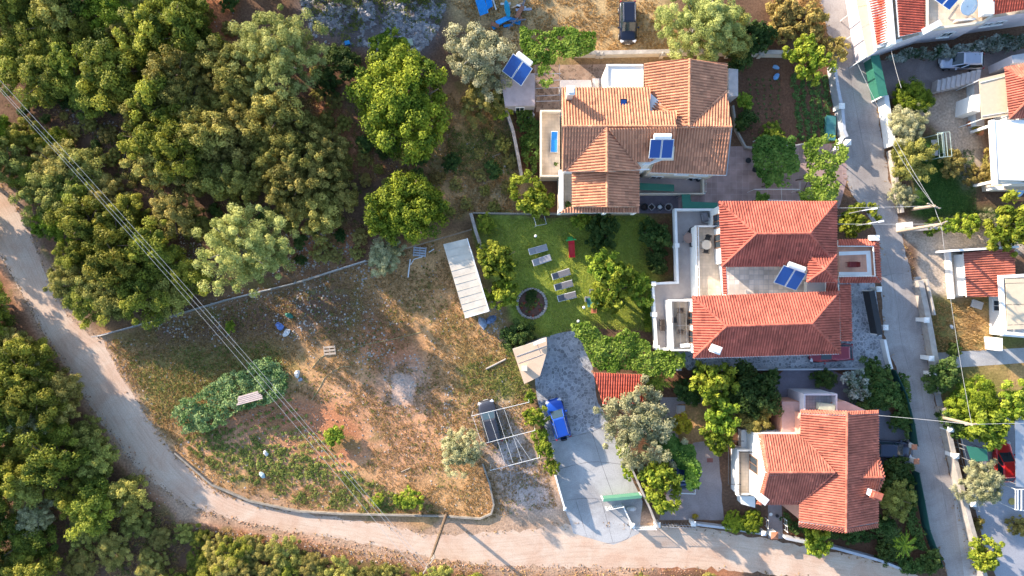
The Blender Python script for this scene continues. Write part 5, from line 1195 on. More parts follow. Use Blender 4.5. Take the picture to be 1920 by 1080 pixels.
# ================================================================== D: bright red roofs, top right corner
def house_D():
    z = 4.4; base = W(1760, 20, 0)
    h = thing('house', 'long lilac walled house with bright red roof strips in the top right corner', 'house', (base.x, base.y, 0))
    k = lambda pts, zz: [W(x, y, zz) for x, y in pts]
    O = k([(1645, 94), (1686, 78), (1740, 60), (1762, 52), (1842, 44), (1862, 33), (1990, 15), (1990, -150), (1608, -150)], z-.4)
    block(h, O, 0, z-.4, M_LAV, 'wall', M_FLOORB)
    for pl in ([W(1618, -60, z-.1), W(1658, -60, z+.6), W(1669.5, 76, z+.6), W(1645, 84.5, z-.1)], [W(1676, -60, z+.6), W(1733.5, -60, z-.1), W(1731, 59, z-.1), W(1686, 69, z+.6)],
               [W(1860, 28, z+.1), W(2000, 5, z+.1), W(2000, -80, z+1.6), W(1858, -80, z+1.6)]): tiled_roof(h, [pl], M_TILE_D, M_WHITE)
    parapet(h, k([(1662, -60), (1674, 78)], z+.7), z-.4, z+.75, .5, M_WHITE)
    parapet(h, k([(1645, 87), (1690, 74)], z), z-.4, z-.05, .25, M_WHITE)
    parapet(h, k([(1738, -60), (1738, 54), (1762, 52), (1842, 42), (1859, 30), (1859, -60)], z), z-.4, z+.1, .22, M_CREAM)
    c_ = W(1748, 50, z+.3); MB().box((c_.x, c_.y, z-.05), (1.9, .55, .6), R(28)).build('chimney', M_WHITE, h)
    w_ = [(O[i].x, O[i].y) for i in (1, 2, 3, 4, 5, 6)]
    for t in (.3, .75): window(h, w_[4], w_[5], t*.4, 2.2, 1.0, .8)
    window(h, w_[2], w_[3], .5, 1.9, 1.1, 1.2)
    ff = MB(); ff.box(W(1805, 40, z-.3)+Vector((0, 0, .2)), (1.8, .12, .5), R(4)); ff.box(W(1848, 10, z+.1)+Vector((0, 0, .1)), (.9, 2.0, .8), 0); ff.build('roof_kerb', M_WHITE, h)
    # cream awning along the street side
    a = MB(); pts = k([(1612, -60), (1627, -60), (1645, 92), (1626, 106)], 3.4)
    aw = [[(1596, -60), (1626, -60), (1632, 8), (1608, 13)], [(1608, 14), (1632, 9), (1636, 41), (1616, 51)], [(1616, 53), (1636, 43), (1645, 95), (1627, 106)]]
    for q in aw:
        T = k(q, 3.5); a.add([p for p in T]+[p-Vector((0, 0, .06)) for p in T], [(0, 3, 2, 1), (4, 5, 6, 7), (0, 1, 5, 4), (1, 2, 6, 5), (2, 3, 7, 6), (3, 0, 4, 7)])
    a.build('awning', M_LCLOTH, h)
    f = MB()
    for x, y in ((1609, 13), (1617, 52), (1627, 105)):
        p = W(x, y, 3.4); MB().tube([(p.x, p.y, 0), (p.x, p.y, 3.4)], .05, 8).build('awning_post', M_WMETAL, h)
    for q in ((1608, 13, 1632, 8), (1616, 52, 1636, 42), (1627, 107, 1645, 96)): MB().beam(W(q[0], q[1], 3.42), W(q[2], q[3], 3.42), .08, .1).build('awning_bar', M_WMETAL, h)
house_D()
solar('blue solar panel pointing into the top edge of the photo at the right', 1782, -8, 5.2, 34, 34, R(-35), .5, False)
dish('large round satellite dish on the roof terrace in the top right corner', 1815, 12, 5.2, .85, R(20), 1.25)

# ================================================================== E: white and beige awning house, right edge
def house_E():
    base = W(1900, 240, 0); k = lambda pts, zz: [W(x, y, zz) for x, y in pts]
    h = thing('house', 'house with white flat roof, beige awning and orange hip roof on the upper right edge', 'house', (base.x, base.y, 0))
    z = 4.0
    O = k([(1915, 130), (2000, 110), (2000, 342), (1915, 342), (1915, 228), (1915, 224)], 3.6); O = [O[0], O[1], O[2], O[3]]; block(h, O, 0, 3.6, M_WHITE, 'wall', M_WHITE)
    tl, bl, tr, br = W(1883, 127, z), W(1892, 223, z), W(2030, 100, z), W(2030, 215, z)
    ap = W(1950, 165, z+1.6)
    tiled_roof(h, [[tl, tr, ap], [bl, tl, ap], [br, bl, ap]], M_TILE_O, M_WHITE, ridges=[(tl, ap), (bl, ap)])
    P = k([(1865, 227), (1990, 222), (1990, 340), (1873, 337)], z); b = MB(); b.prism([p[:2] for p in P], z-.18, z); b.build('flat_roof', M_WHITE, h)
    parapet(h, k([(1860, 228), (1866, 344)], 3.9), 3.6, 4.06, .3, M_WHITE)
    parapet(h, k([(1868, 340), (1990, 332)], 3.9), 3.6, 3.9, .3, M_CREAM)
    T = k([(1836, 148), (1886, 136), (1890, 216), (1841, 224)], 3.4); b = MB(); b.prism([p[:2] for p in T], 3.34, 3.4); b.build('awning', M_CLOTH, h)
    for q in ((1838, 155, 1886, 143), (1841, 218, 1890, 210)): MB().beam(W(q[0], q[1], 3.44), W(q[2], q[3], 3.44), .05, .05).build('awning_bar', M_WMETAL, h)
    for x, y in ((1837, 150), (1842, 223)):
        p = W(x, y, 3.3); MB().tube([(p.x, p.y, 0), (p.x, p.y, 3.3)], .05, 8).build('awning_post', M_WMETAL, h)
    P = k([(1826, 152), (1840, 152), (1846, 235), (1830, 235)], 1.1); block(h, P, 0, 1.1, M_WHITE, 'terrace', M_FLOORG)
    P = k([(1824, 178), (1838, 176), (1838, 210), (1822, 208)], 2.4); block(h, P, 0, 2.4, M_WHITE, 'side_wing')
    b = MB()
    for i in range(9): b.box(W(1768+i*7.6, 157-i*1.6, 1.55-i*.0)-Vector((0, 0, .4+.08*(8-i))), (.36, 1.15, 1.1-.1*(8-i)+.6), R(-8))
    b.build('stair', M_GREY, h)
    P = k([(1856, 346), (1990, 338), (1990, 356), (1858, 356)], 1.2); block(h, P, 0, 1.2, M_CREAM, 'terrace', M_FLOORB)
    P = k([(1858, 350), (1882, 349), (1882, 356), (1858, 356)], 1.8); block(h, P, 1.2, 1.8, M_WHITE, 'bench_wall')
    P = k([(1897, 104), (1990, 88), (1990, 112), (1900, 118)], 3.2); block(h, P, 0, 3.2, M_LAV, 'shed_wing', M_METAL)
    window(h, O[0], O[3], .7, 1.6, 1.1, 1.2); window(h, O[0], O[3], .25, 1.6, 1.1, 1.2)
    b = MB(); b.prism([p[:2] for p in k([(1860, 226), (1995, 222), (1995, 343), (1868, 345)], 3.6)], 3.4, 3.6); b.build('ceiling_slab', M_WHITE, h)
    for x, y in ((1868, 232), (1874, 338)):
        p = W(x, y, 3.4); MB().box((p.x, p.y, 1.7), (.25, .25, 3.4)).build('post', M_WHITE, h)
house_E()
# ================================================================== F: garage with orange roof and beige awning house
def house_F():
    base = W(1880, 540, 0); k = lambda pts, zz: [W(x, y, zz) for x, y in pts]
    h = thing('house', 'house with orange roofed garage, white terrace walls and brown awning on the right edge', 'house', (base.x, base.y, 0))
    z = 1.9
    tiled_roof(h, [[W(1806, 474, z), W(1901, 466, z+.7), W(1904, 555, z+.7), W(1812, 557, z)]], M_TILE_O, M_WHITE)
    block(h, inset(k([(1806, 474), (1903, 466), (1905, 555), (1812, 557)], z), .15), 0, z-.1, M_WHITE)
    T = k([(1774, 474), (1800, 474), (1806, 557), (1784, 558)], .2); block(h, T, 0, .2, M_WHITE, 'terrace', M_FLOORB)
    parapet(h, k([(1781, 473), (1788, 558)], .8), .0, .8, .22, M_WHITE)
    parapet(h, k([(1783, 470), (1904, 463)], 2.3), 0, 2.6, .2, M_WHITE, 'party_wall')
    O = k([(1890, 518), (2000, 512), (2000, 640), (1892, 630)], 2.6); block(h, O, 0, 2.6, M_WHITE, 'wall', M_WHITE)
    b = MB(); b.prism([p[:2] for p in k([(1876, 518), (2000, 512), (2000, 640), (1878, 630)], 2.7)], 2.5, 2.7); b.build('roof_slab', M_WHITE, h)
    parapet(h, k([(2000, 512), (1877, 519), (1884, 624), (1990, 634)], 3.0), 2.7, 3.1, .3, M_WHITE)
    b = MB()
    for i, (y0, y1) in enumerate(((523, 531), (532, 571), (572, 609), (610, 618))):
        P = k([(1885+i*1.4, y0), (1990, y0-3), (1990, y1-3), (1886+i*1.4, y1)], 3.2); b.prism([p[:2] for p in P], 3.14-.003*i, 3.2-.003*i)
    b.build('awning', M_CLOTH, h)
    block(h, k([(1872, 634), (1880, 634), (1880, 658), (1874, 658)], 2.0), 0, 2.0, M_WHITE, 'gate_pillar')
    window(h, O[0], O[3], .5, 1.3, 1.1, 1.3)
house_F()
# ================================================================== shed, small flat roof, tiled canopy
def shed():
    P = [W(x, y, 3.0) for x, y in ((831, 458), (876, 447), (917, 583), (872, 596))]
    c = mid(P); h = thing('long_shed', 'long narrow shed with a pale flat sheet roof between field and lawn', 'shed', (c.x, c.y, 0))
    q = inset(P, .15); block(h, q, 0, 2.9, M_GREY, 'wall')
    d = (P[1]-P[0]); L = (P[3]-P[0]); n = 11; b = MB()
    for i in range(n):
        t0, t1 = i/n, (i+1)/n; z = 3.0+(.006 if i % 2 else 0)
        Q = [P[0]+L*t0, P[1]+(P[2]-P[1])*t0, P[1]+(P[2]-P[1])*(t1+.004), P[0]+L*(t1+.004)]
        b.prism([p[:2] for p in Q], 2.92, z)
        for j in range(len(b.t)-6, len(b.t)): b.t[j] = random.random()
    for i in range(1, n): b.beam(P[0]+L*(i/n)+Vector((0, 0, .02)), P[1]+(P[2]-P[1])*(i/n)+Vector((0, 0, .005)), .04, .03)
    b.build('roof_sheets', mat('cream roof sheet', (0.56, 0.49, 0.40), .8, .16, .9), h)
    b = MB(); b.beam(P[1]+Vector((0, 0, .05)), P[2]+Vector((0, 0, .05)), .08, .1); b.beam(P[3]+Vector((0, 0, .05)), P[2]+Vector((0, 0, .05)), .08, .1); b.build('edge_trim', M_WMETAL, h)
    window(h, q[1], q[2], .5, 1.0, .9, 2.0, door=True) if False else window(h, q[3], q[2], .5, 1.5, .8, .8)
    for t in (.2, .5, .8): window(h, q[2], q[1], t, 1.6, 1.0, .9)
shed()
def flat_hut():
    P = [W(x, y, 2.5) for x, y in ((961, 655), (1025, 634), (1026, 658), (1012, 706), (983, 720))]
    c = mid(P); h = thing('flat_roofed_hut', 'small hut with peach coloured flat roof and tiny vent beside the driveway', 'hut', (c.x, c.y, 0))
    block(h, P, 0, 2.5, M_GREY, 'wall', mat('peach roof screed', (0.60, 0.42, 0.29), .9, .1, 1.2))
    b = MB(); p = W(983, 690, 2.8); b.box((p.x, p.y, 2.75), (.45, .4, .5)); b.box((p.x, p.y, 3.04), (.55, .5, .08)); b.build('roof_vent', M_CREAM, h)
    b = MB(); b.beam(W(972, 681, 2.52), W(1018, 664, 2.52), .03, .03); b.beam(W(968, 668, 2.53), W(1024, 648, 2.53), .06, .04); b.beam(W(1005, 642, 2.52), W(1013, 662, 2.52), .03, .03); b.build('roof_seam', M_GREY, h)
    b = MB(); b.beam(W(1000, 645, 2.9), W(1022, 637, 2.9), .3, .1); b.build('upstand', M_WMETAL, h)
    window(h, (P[3].x, P[3].y), (P[2].x, P[2].y), .5, 1.0, .9, 2.0, door=True)
flat_hut()
def canopy():
    h0 = W(1163, 727, 0); h = thing('tiled_canopy', 'small red tiled canopy below the big vine beside the driveway', 'canopy', (h0.x, h0.y, 0))
    tiled_roof(h, [[W(1112, 698, 3.1), W(1203, 702, 3.1), W(1214, 756, 2.6), W(1130, 757, 2.6)]], M_TILE_D, M_SHUT)
    b = MB()
    for x, y in ((1116, 702), (1201, 705), (1210, 752), (1133, 752)):
        p = W(x, y, 2.5); b.box((p.x, p.y, 1.27), (.16, .16, 2.54))
    b.build('post', M_SHUT, h)
    MB().beam(W(1130, 757.6, 2.52), W(1214, 756.6, 2.52), .1, .1).build('gutter', M_WHITE, h)
canopy()
# ------------------------------------------------------------------ cars
M_TYRE = mat('tyre rubber', (0.02, 0.02, 0.02), .9, .1); M_RIM = mat('alloy rim', (0.5, 0.5, 0.52), .3, .05, metal=.8)
M_CGLASS = mat_glass('car glass', (0.012, 0.03, 0.04), 0.04); M_LAMP = mat_glass('lamp lens', (0.6, 0.6, 0.62), .1); M_TAIL = mat_glass('tail lamp lens', (0.35, 0.01, 0.01), .15)
M_PLATE = mat('plain number plate', (0.7, 0.7, 0.68), .5, .05)
def paint(name, c, metal=.3): return mat(name, c, .28, .06, 1.5, spec=.5, metal=metal, coat=.7)
def car(label, px, py, dpx, dpy, paint_m, L=4.2, Wd=1.78, Ht=1.55, style='hatch', roof_m=None, rails=False, group='parked cars', spare=False, name='parked_car'):
    """front of the car points along (dpx, dpy) in the photo"""
    p = W(px, py, .9); rot = math.atan2(-dpy, dpx)
    root = thing(name, label, 'car', (p.x, p.y, 0), rot, group)
    h = Wd/2; hl = L/2
    belt = .62*Ht if style != 'sedan' else .63*Ht
    #      x, half width, bottom, top, crown
    st = [(-hl, h*.70, .42, belt*.80, .02), (-hl+.10, h*.90, .28, belt*.96, .02), (-hl+.45, h*.99, .22, belt, .03), (-hl*.3, h, .2, belt, .03), (hl*.25, h, .2, belt*.99, .03), (hl-1.0, h*.99, .2, belt*.95, .05), (hl-.45, h*.95, .22, belt*.86, .06), (hl-.14, h*.82, .27, belt*.72, .04), (hl, h*.60, .36, belt*.56, .02)]
    b = MB(); n = 11; o = 0
    for x, w_, zb, zt, cr in st:
        prof = [(-w_*.85, zb), (-w_*.99, zb+.12), (-w_, zb+(zt-zb)*.55), (-w_*.965, zt-.05), (-w_*.86, zt), (0, zt+cr), (w_*.86, zt), (w_*.965, zt-.05), (w_, zb+(zt-zb)*.55), (w_*.99, zb+.12), (w_*.85, zb)]
        b.v.extend([(x, y, z) for y, z in prof])
    for i in range(len(st)-1):
        for j in range(n-1): b.f.append([i*n+j, (i+1)*n+j, (i+1)*n+j+1, i*n+j+1]); b.m.append(0); b.t.append(.5)
        b.f.append([i*n+n-1, (i+1)*n+n-1, (i+1)*n, i*n]); b.m.append(0); b.t.append(.5)
    b.f.append(list(range(n))); b.f.append([len(b.v)-1-j for j in range(n)]); b.m += [0, 0]; b.t += [.5, .5]
    body = b.build('body', paint_m, root, smooth=True, local=True, sub=1)
    # cabin
    if style == 'sedan': xr0, xr1, xf1, xf0 = -hl+.75, -hl+1.45, hl-2.0, hl-1.15
    elif style == 'suv': xr0, xr1, xf1, xf0 = -hl+.12, -hl+.42, hl-1.75, hl-1.05
    else: xr0, xr1, xf1, xf0 = -hl+.15, -hl+.65, hl-1.85, hl-1.0
    zb, zt = belt-.03, Ht-.06; wb, wt = h*.90, h*.74
    low = [(xr0, -wb*.86, zb), ((xr0*.75+xf0*.25), -wb, zb), ((xr0*.3+xf0*.7), -wb, zb), (xf0, -wb*.80, zb-.05), (xf0, wb*.80, zb-.05), ((xr0*.3+xf0*.7), wb, zb), ((xr0*.75+xf0*.25), wb, zb), (xr0, wb*.86, zb)]
    top = [(xr1, -wt*.92, zt), ((xr1*.75+xf1*.25), -wt, zt), ((xr1*.3+xf1*.7), -wt, zt), (xf1, -wt*.9, zt-.03), (xf1, wt*.9, zt-.03), ((xr1*.3+xf1*.7), wt, zt), ((xr1*.75+xf1*.25), wt, zt), (xr1, wt*.92, zt)]
    b = MB(); b.add(low+top, [(i, (i+1) % 8, 8+(i+1) % 8, 8+i) for i in range(8)]); cab = b.build('cabin', M_CGLASS, root, local=True)
    mx_, cz = (xr1+xf1)/2, Ht-.0
    b = MB(); t2 = [(x, y, z+.01) for x, y, z in top]; t3 = [(mx_+(x-mx_)*.86, y*.8, cz) for x, y, z in top]
    b.add(t2+t3, [(i, (i+1) % 8, 8+(i+1) % 8, 8+i) for i in range(8)]+[(8, 9, 10, 11, 12, 13, 14, 15)]); b.build('roof', roof_m or paint_m, root, smooth=False, local=True)
    def quad(nm, ids, m, k=.86, d=.012):
        A = [Vector((low+top)[i]) for i in ids]; c = sum(A, Vector())/4; nn = (A[1]-A[0]).cross(A[3]-A[0]).normalized()
        if nn.dot(c-Vector((0, 0, belt*.8))) < 0: nn = -nn
        q = [c+(a-c)*k+nn*d for a in A]; bb = MB(); bb.add(q+[a-nn*.01 for a in q], [(0, 1, 2, 3), (7, 6, 5, 4), (0, 4, 5, 1), (1, 5, 6, 2), (2, 6, 7, 3), (3, 7, 4, 0)]); return bb.build(nm, m, root, local=True)
    quad('windscreen', (3, 4, 12, 11), M_CGLASS, .93); quad('rear_window', (7, 0, 8, 15), M_CGLASS, .9)
    # pillars in body colour
    b = MB()
    for i in (0, 1, 2, 3, 4, 5, 6, 7): b.beam(low[i], top[i], .07 if i in (0, 3, 4, 7) else .05, .05)
    b.build('pillar', paint_m, root, local=True) if False else None
    for i in (0, 2, 3, 4, 5, 7):
        MB().beam(low[i], top[i], .075, .05).build('pillar', paint_m, root, local=True)
    for sx in (-1, 1):
        for sy in (-1, 1):
            x = sx*hl*.62; y = sy*(h-.09)
            w_ = MB().tube([(x, y-.1*sy, .32), (x, y-.08*sy, .32), (x, y+.09*sy, .32), (x, y+.1*sy, .32)], [.27, .33, .33, .29], 18).build('wheel', M_TYRE, root, local=True)
            MB().tube([(x, y+.095*sy, .32), (x, y+.115*sy, .32)], [.21, .19], 14).build('rim', M_RIM, w_, local=True)
        MB().box((hl-.22, sx*h*.70, belt*.70), (.3, .34, .13), -sx*.5).build('headlight', M_LAMP, root, bevel=.03, local=True)
        MB().box((-hl+.1, sx*h*.76, belt*.84), (.16, .26, .16), sx*.3).build('tail_light', M_TAIL, root, bevel=.03, local=True)
        MB().box((xf0-.35, sx*(h+.09), belt+.04), (.16, .2, .13)).build('mirror', paint_m, root, bevel=.03, local=True)
        if rails: MB().tube([(xr1+.15, sx*wt*.86, zt+.02), (xr1+.25, sx*wt*.86, zt+.1), (xf1-.25, sx*wt*.86, zt+.1), (xf1-.1, sx*wt*.86, zt+.02)], .022, 6).build('roof_rail', M_RIM, root, local=True)
    MB().box((hl-.0, 0, .42), (.03, .5, .12)).build('number_plate', M_PLATE, root, local=True)
    MB().box((hl-.06, 0, .36), (.1, h*1.1, .2)).build('grille', M_DMETAL, root, local=True)
    if spare: MB().tube([(-hl-.16, 0, .85), (-hl+.02, 0, .85)], [.30, .33], 16).build('spare_wheel', M_DMETAL, root, local=True)
    for yy in (-.3, .3): MB().beam((xf0-.05, yy, belt+.02), (xf0-.42, yy*.2-.1, belt+.21), .025, .02).build('wiper', M_DMETAL, root, local=True)
    return root
car('bright blue compact off roader parked on the driveway', 1047, 786, -20, -71, paint('bright blue paint', (0.012, 0.075, 0.42)), 4.05, 1.75, 1.68, 'suv', rails=True, spare=True)
car('charcoal grey car parked under the bare carport frame', 919, 791, -17, -72, paint('charcoal paint', (0.045, 0.045, 0.055)), 4.3, 1.78, 1.6, 'suv')
car('black long roofed car on the dry grass at the top edge', 1178, 40, 1, 76, paint('black paint', (0.012, 0.014, 0.03)), 4.15, 1.75, 1.62, 'suv', rails=True)
car('silver blue car in the shaded yard of the lilac house', 1807, 112, -78, -2, paint('silver paint', (0.42, 0.43, 0.50), .6), 4.3, 1.75, 1.45, 'hatch')
car('red car on the lower driveway at the right edge', 1885, 867, -4, -72, paint('red paint', (0.62, 0.02, 0.015)), 4.1, 1.75, 1.5, 'hatch')
car('dark red car half hidden under the red hipped roof', 1560, 662, -78, 4, paint('dark red paint', (0.26, 0.025, 0.04)), 4.3, 1.78, 1.5, 'hatch')
car('dark blue car squeezed in the narrow drive by the street', 1674, 844, 70, 3, paint('dark navy paint', (0.02, 0.025, 0.05)), 4.2, 1.75, 1.45, 'hatch')
car('deep blue car hidden under the vine trellis', 1276, 880, -4, -70, paint('deep blue paint', (0.012, 0.03, 0.10)), 4.2, 1.75, 1.45, 'hatch')

# ------------------------------------------------------------------ walls, fences, gates
M_LIME = mat('weathered concrete wall', (0.40, 0.355, 0.31), .9, .22, 1.5, bump=.3)
M_OLDW = mat('mossy old concrete', (0.27, 0.235, 0.195), .95, .3, 2, bump=.4)
M_STONEW = mat('dry stone wall', (0.40, 0.34, 0.29), .95, .35, 3, bump=.6)
M_BLUEW = mat('pale blue grey wall', (0.46, 0.47, 0.50), .9, .12, 1.5)
M_RUST = mat('rusty iron', (0.28, 0.13, 0.08), .8, .3, 4)
M_WOOD = mat('weathered wood', (0.42, 0.33, 0.25), .9, .25, 5)
M_WOODR = mat('pale pink plank', (0.58, 0.44, 0.38), .9, .2, 5)
M_WIRE = mat('bare cable', (0.42, 0.415, 0.41), .6, .05)
M_TERRA = mat('terracotta', (0.45, 0.18, 0.10), .85, .15)
def wall(label, px, h, th, m, cat='wall', name='boundary_wall', z0=-.05, coping=None, group=None):
    """one continuous wall with mitred corners along a photo line"""
    P = [W(x, y, 0) for x, y in px]; n = len(P); c = mid(P); root = thing(name, label, cat, (c.x, c.y, 0), 0, group)
    def strip(th_, za, zb):
        Lf, Rt = [], []
        for i in range(n):
            d0 = (P[i]-P[i-1]).normalized() if i else (P[1]-P[0]).normalized(); d1 = (P[i+1]-P[i]).normalized() if i < n-1 else d0
            nn = Vector((-(d0+d1).y, (d0+d1).x, 0)); nn = nn.normalized() if nn.length > 1e-3 else Vector((-d0.y, d0.x, 0)); k = th_/2/max(.4, nn.dot(Vector((-d0.y, d0.x, 0))))
            Lf.append(P[i]+nn*k); Rt.append(P[i]-nn*k)
        b = MB(); vs = []
        for i in range(n): vs += [(Rt[i].x, Rt[i].y, za), (Lf[i].x, Lf[i].y, za), (Lf[i].x, Lf[i].y, zb), (Rt[i].x, Rt[i].y, zb)]
        fs = [(0, 1, 2, 3), tuple((n-1)*4+k for k in (3, 2, 1, 0))]
        for i in range(n-1):
            a, e = i*4, (i+1)*4
            for j in range(4): fs.append((a+j, e+j, e+(j+1) % 4, a+(j+1) % 4))
        b.add(vs, [f[::-1] for f in fs]); return b
    strip(th, z0, h).build('wall_body', m, root)
    if coping: strip(th+.12, h+.001, h+.07).build('coping', coping, root)
    return root
def fence(label, px, h, m, step=1.6, wires=3, name='wire_fence', cat='fence', kerb=None, picket=0, sheetm=None, group=None):
    P = [W(x, y, 0) for x, y in px]; c = mid(P); root = thing(name, label, cat, (c.x, c.y, 0), 0, group); n = len(P)
    for i in range(n-1):
        L = (P[i+1]-P[i]).length; k = max(1, round(L/step))
        for j in range(k+(1 if i == n-2 else 0)):
            a = P[i].lerp(P[i+1], j/k); MB().box((a.x, a.y, h/2), (.07, .07, h+.08)).build('post', m, root)
    for q in range(wires):
        z = h*(q+1)/wires-.02; MB().tube([p+Vector((0, 0, z)) for p in P], .014 if not picket else .025, 5).build('rail', m, root)
    if picket:
        b = MB()
        for i in range(n-1):
            L = (P[i+1]-P[i]).length; k = int(L/picket)
            for j in range(k):
                a = P[i].lerp(P[i+1], (j+.5)/k); b.box((a.x, a.y, h/2), (.035, .035, h-.05), math.atan2((P[i+1]-P[i]).y, (P[i+1]-P[i]).x))
        o = b.build('bars', m, root)
    if sheetm:
        b = MB()
        for i in range(n-1): b.beam(P[i]+Vector((0, 0, h/2)), P[i+1]+Vector((0, 0, h/2)), .04, h-.1)
        b.build('infill_sheet', sheetm, root)
    if kerb:
        b = MB()
        for i in range(n-1): b.beam(P[i]+Vector((0, 0, .12)), P[i+1]+Vector((0, 0, .12)), .13, .3)
        b.build('footing', kerb, root)
    return root
def pillar(label, px, py, h=1.9, a=.38, m=None, cap=None, group='gate pillars', rot=0):
    h *= .68; a *= .78; p = W(px, py, h); root = thing('gate_pillar', label, 'pillar', (p.x, p.y, 0), rot, group)
    MB().box((0, 0, h/2), (a, a, h)).build('shaft', m or M_WHITE, root, local=True)
    b = MB(); b.box((0, 0, h+.04), (a+.14, a+.14, .08)); b.add([(-a/2-.05, -a/2-.05, h+.081), (a/2+.05, -a/2-.05, h+.081), (a/2+.05, a/2+.05, h+.081), (-a/2-.05, a/2+.05, h+.081), (0, 0, h+.22)], [(0, 1, 4), (1, 2, 4), (2, 3, 4), (3, 0, 4)]); b.build('cap', cap or M_WHITE, root, local=True)
    return root
fence('long wire fence on a pale footing between the wood and the open field', [(188, 630), (300, 600), (430, 562), (560, 530), (690, 489)], 1.3, M_METAL, 2.2, 4, kerb=M_OLDW)
fence('wire fence from the small pale tree to the long shed', [(700, 486), (780, 462), (885, 432)], 1.3, M_WOOD, 2.4, 3)
wall('low concrete wall of the field beside the dirt road, curving back at its right end', [(330, 848), (400, 908), (470, 938), (560, 957), (640, 962), (740, 964), (830, 966), (900, 971), (921, 962), (926, 945), (918, 905), (905, 868)], .35, .16, M_OLDW)
wall('stone wall between lawn and the long shed', [(884, 402), (893, 435), (904, 468)], 1.2, .3, M_STONEW)
wall('thin wall along the top of the lawn', [(888, 401), (960, 402), (1046, 402)], .9, .14, M_OLDW)
wall('brown leaning garden wall left of the terrace with the blue lounger', [(946, 200), (962, 250), (972, 300), (978, 334)], 1.1, .3, M_STONEW)
wall('long pale wall behind the tan roofed house', [(1072, 106), (1140, 106), (1240, 104), (1300, 102), (1380, 104), (1472, 106)], 1.1, .28, M_CREAM, coping=M_LIME)
for i, (x, lb) in enumerate(((1122, 'first pillar from the left on the pale wall behind the tan roofed house'), (1130, 'taller wall pillar at the pebble path opening behind the tan roofed house'), (1243, 'pillar near the middle of the pale wall behind the tan roofed house'), (1367, 'pillar of the pale wall just above the kitchen garden corner'), (1428, 'last pillar on the right of the pale wall, in shade'))):
    pillar(lb, x, 100, 1.5, .45, M_CREAM, M_LIME)
wall('pale wall of the kitchen garden along the street, upper piece', [(1553, 128), (1560, 175), (1568, 212), (1571, 250), (1576, 262)], 1.3, .3, M_BLUEW)
wall('short white wall to the gate by the kitchen garden', [(1571, 262), (1560, 285)], 1.0, .25, M_WHITE)
pillar('white pillar on the street side of the kitchen garden, upper one', 1578, 199, 2.0, .55, M_WHITE); pillar('white pillar on the street side of the kitchen garden, lower one beside the vine', 1590, 267, 2.0, .55, M_WHITE)
fence('courtyard railing with thin white posts in front of the beige house garden', [(1412, 266), (1480, 276), (1516, 270)], 1.0, M_WMETAL, 1.8, 2, 'railing_fence')
wall('low edging wall between kitchen garden and courtyard', [(1372, 200), (1378, 245), (1395, 277), (1412, 280)], .5, .18, M_LIME)
b_ = None
def green_gate(label, x0, y0, x1, y1, h, wpx, name='sliding_gate', m=None, zlift=.0):
    p, q = W(x0, y0, h), W(x1, y1, h); c = (p+q)/2; root = thing(name, label, 'gate', (c.x, c.y, 0))
    b = MB(); b.beam(Vector((p.x, p.y, h/2+.05)), Vector((q.x, q.y, h/2+.05)), .08, h-.1); b.build('panel', m or M_GREENM, root)
    b = MB(); b.beam(Vector((p.x, p.y, h+.02)), Vector((q.x, q.y, h+.02)), wpx, .05); b.build('top_cover', m or M_GREENM, root)
    b = MB(); k = int((q-p).length/.2)
    for i in range(k): a = p.lerp(q, (i+.5)/k); b.beam((a.x, a.y, .05), (a.x, a.y, h-.02), .05, .14)
    b.build('bars', m or M_GREENM, root)
    for a in (p, q): MB().box((a.x, a.y, h/2), (.12, .12, h)).build('post', M_WMETAL, root)
    return root
green_gate('long green covered gate of the lilac house yard beside the street', 1640, 104, 1656, 180, 2.0, .85)
wall('white wall right of the street under the yellow green trees', [(1648, 186), (1654, 225), (1662, 278)], 1.3, .45, M_WHITE)
wall('narrow white wall foot left of the green covered gate', [(1628, 104), (1640, 150), (1648, 182)], .7, .35, M_WHITE)
wall('overgrown low wall right of the street above the upper driveway', [(1664, 284), (1672, 330), (1684, 400)], .8, .3, M_LIME)
wall('low beige wall at the mouth of the upper driveway', [(1683, 430), (1712, 432), (1770, 428)], 1.2, .25, M_LIME)
wall('pale wall along the right side of the street, middle piece', [(1714, 526), (1728, 592), (1744, 680), (1752, 735)], 1.0, .42, M_LIME, coping=M_LIME)
wall('thin inner wall behind the middle street wall', [(1724, 524), (1738, 590)], 1.3, .16, M_LIME)
wall('rough concrete wall along the right side of the street, lower piece', [(1757, 762), (1772, 830), (1790, 905), (1806, 970), (1826, 1040), (1840, 1100)], 1.1, .40, M_LIME)
fence('thin railing behind the lower street wall', [(1780, 800), (1798, 872), (1818, 950)], 1.5, M_METAL, 2, 2, 'railing_fence')
for x, y, lb in ((1737, 600, 'pale pillar on the middle street wall near the grass'), (1746, 672, 'white pillar at the gate path, upper one'), (1752, 702, 'white pillar at the gate path, lower one'), (1783, 805, 'white pillar on the lower street wall, first from the top'), (1793, 855, 'broad white pillar on the lower street wall, level with the red car'), (1825, 945, 'white pillar near the lower end of the street wall')):
    pillar(lb, x, y, 2.1, .5, M_WHITE)
wall('white kerb wall at the lower right edge of the paved forecourt', [(1651, 636), (1658, 668), (1664, 690)], .8, .25, M_WHITE)
wall('low wall between paved forecourt and shaded garden', [(1300, 693), (1400, 692), (1560, 691), (1664, 689)], .6, .16, M_BLUEW)
green_gate('dark sliding gate of the paved forecourt beside the street', 1634, 545, 1650, 628, 1.7, .55, m=M_DMETAL)
pillar('white gate pillar at the upper end of the dark sliding gate', 1648, 542, 1.8, .5); pillar('white gate pillar at the lower end of the dark sliding gate', 1660, 614, 1.8, .5)
M_GFENCE = mat('dark green fence mesh', (0.02, 0.085, 0.075), .6, .1)
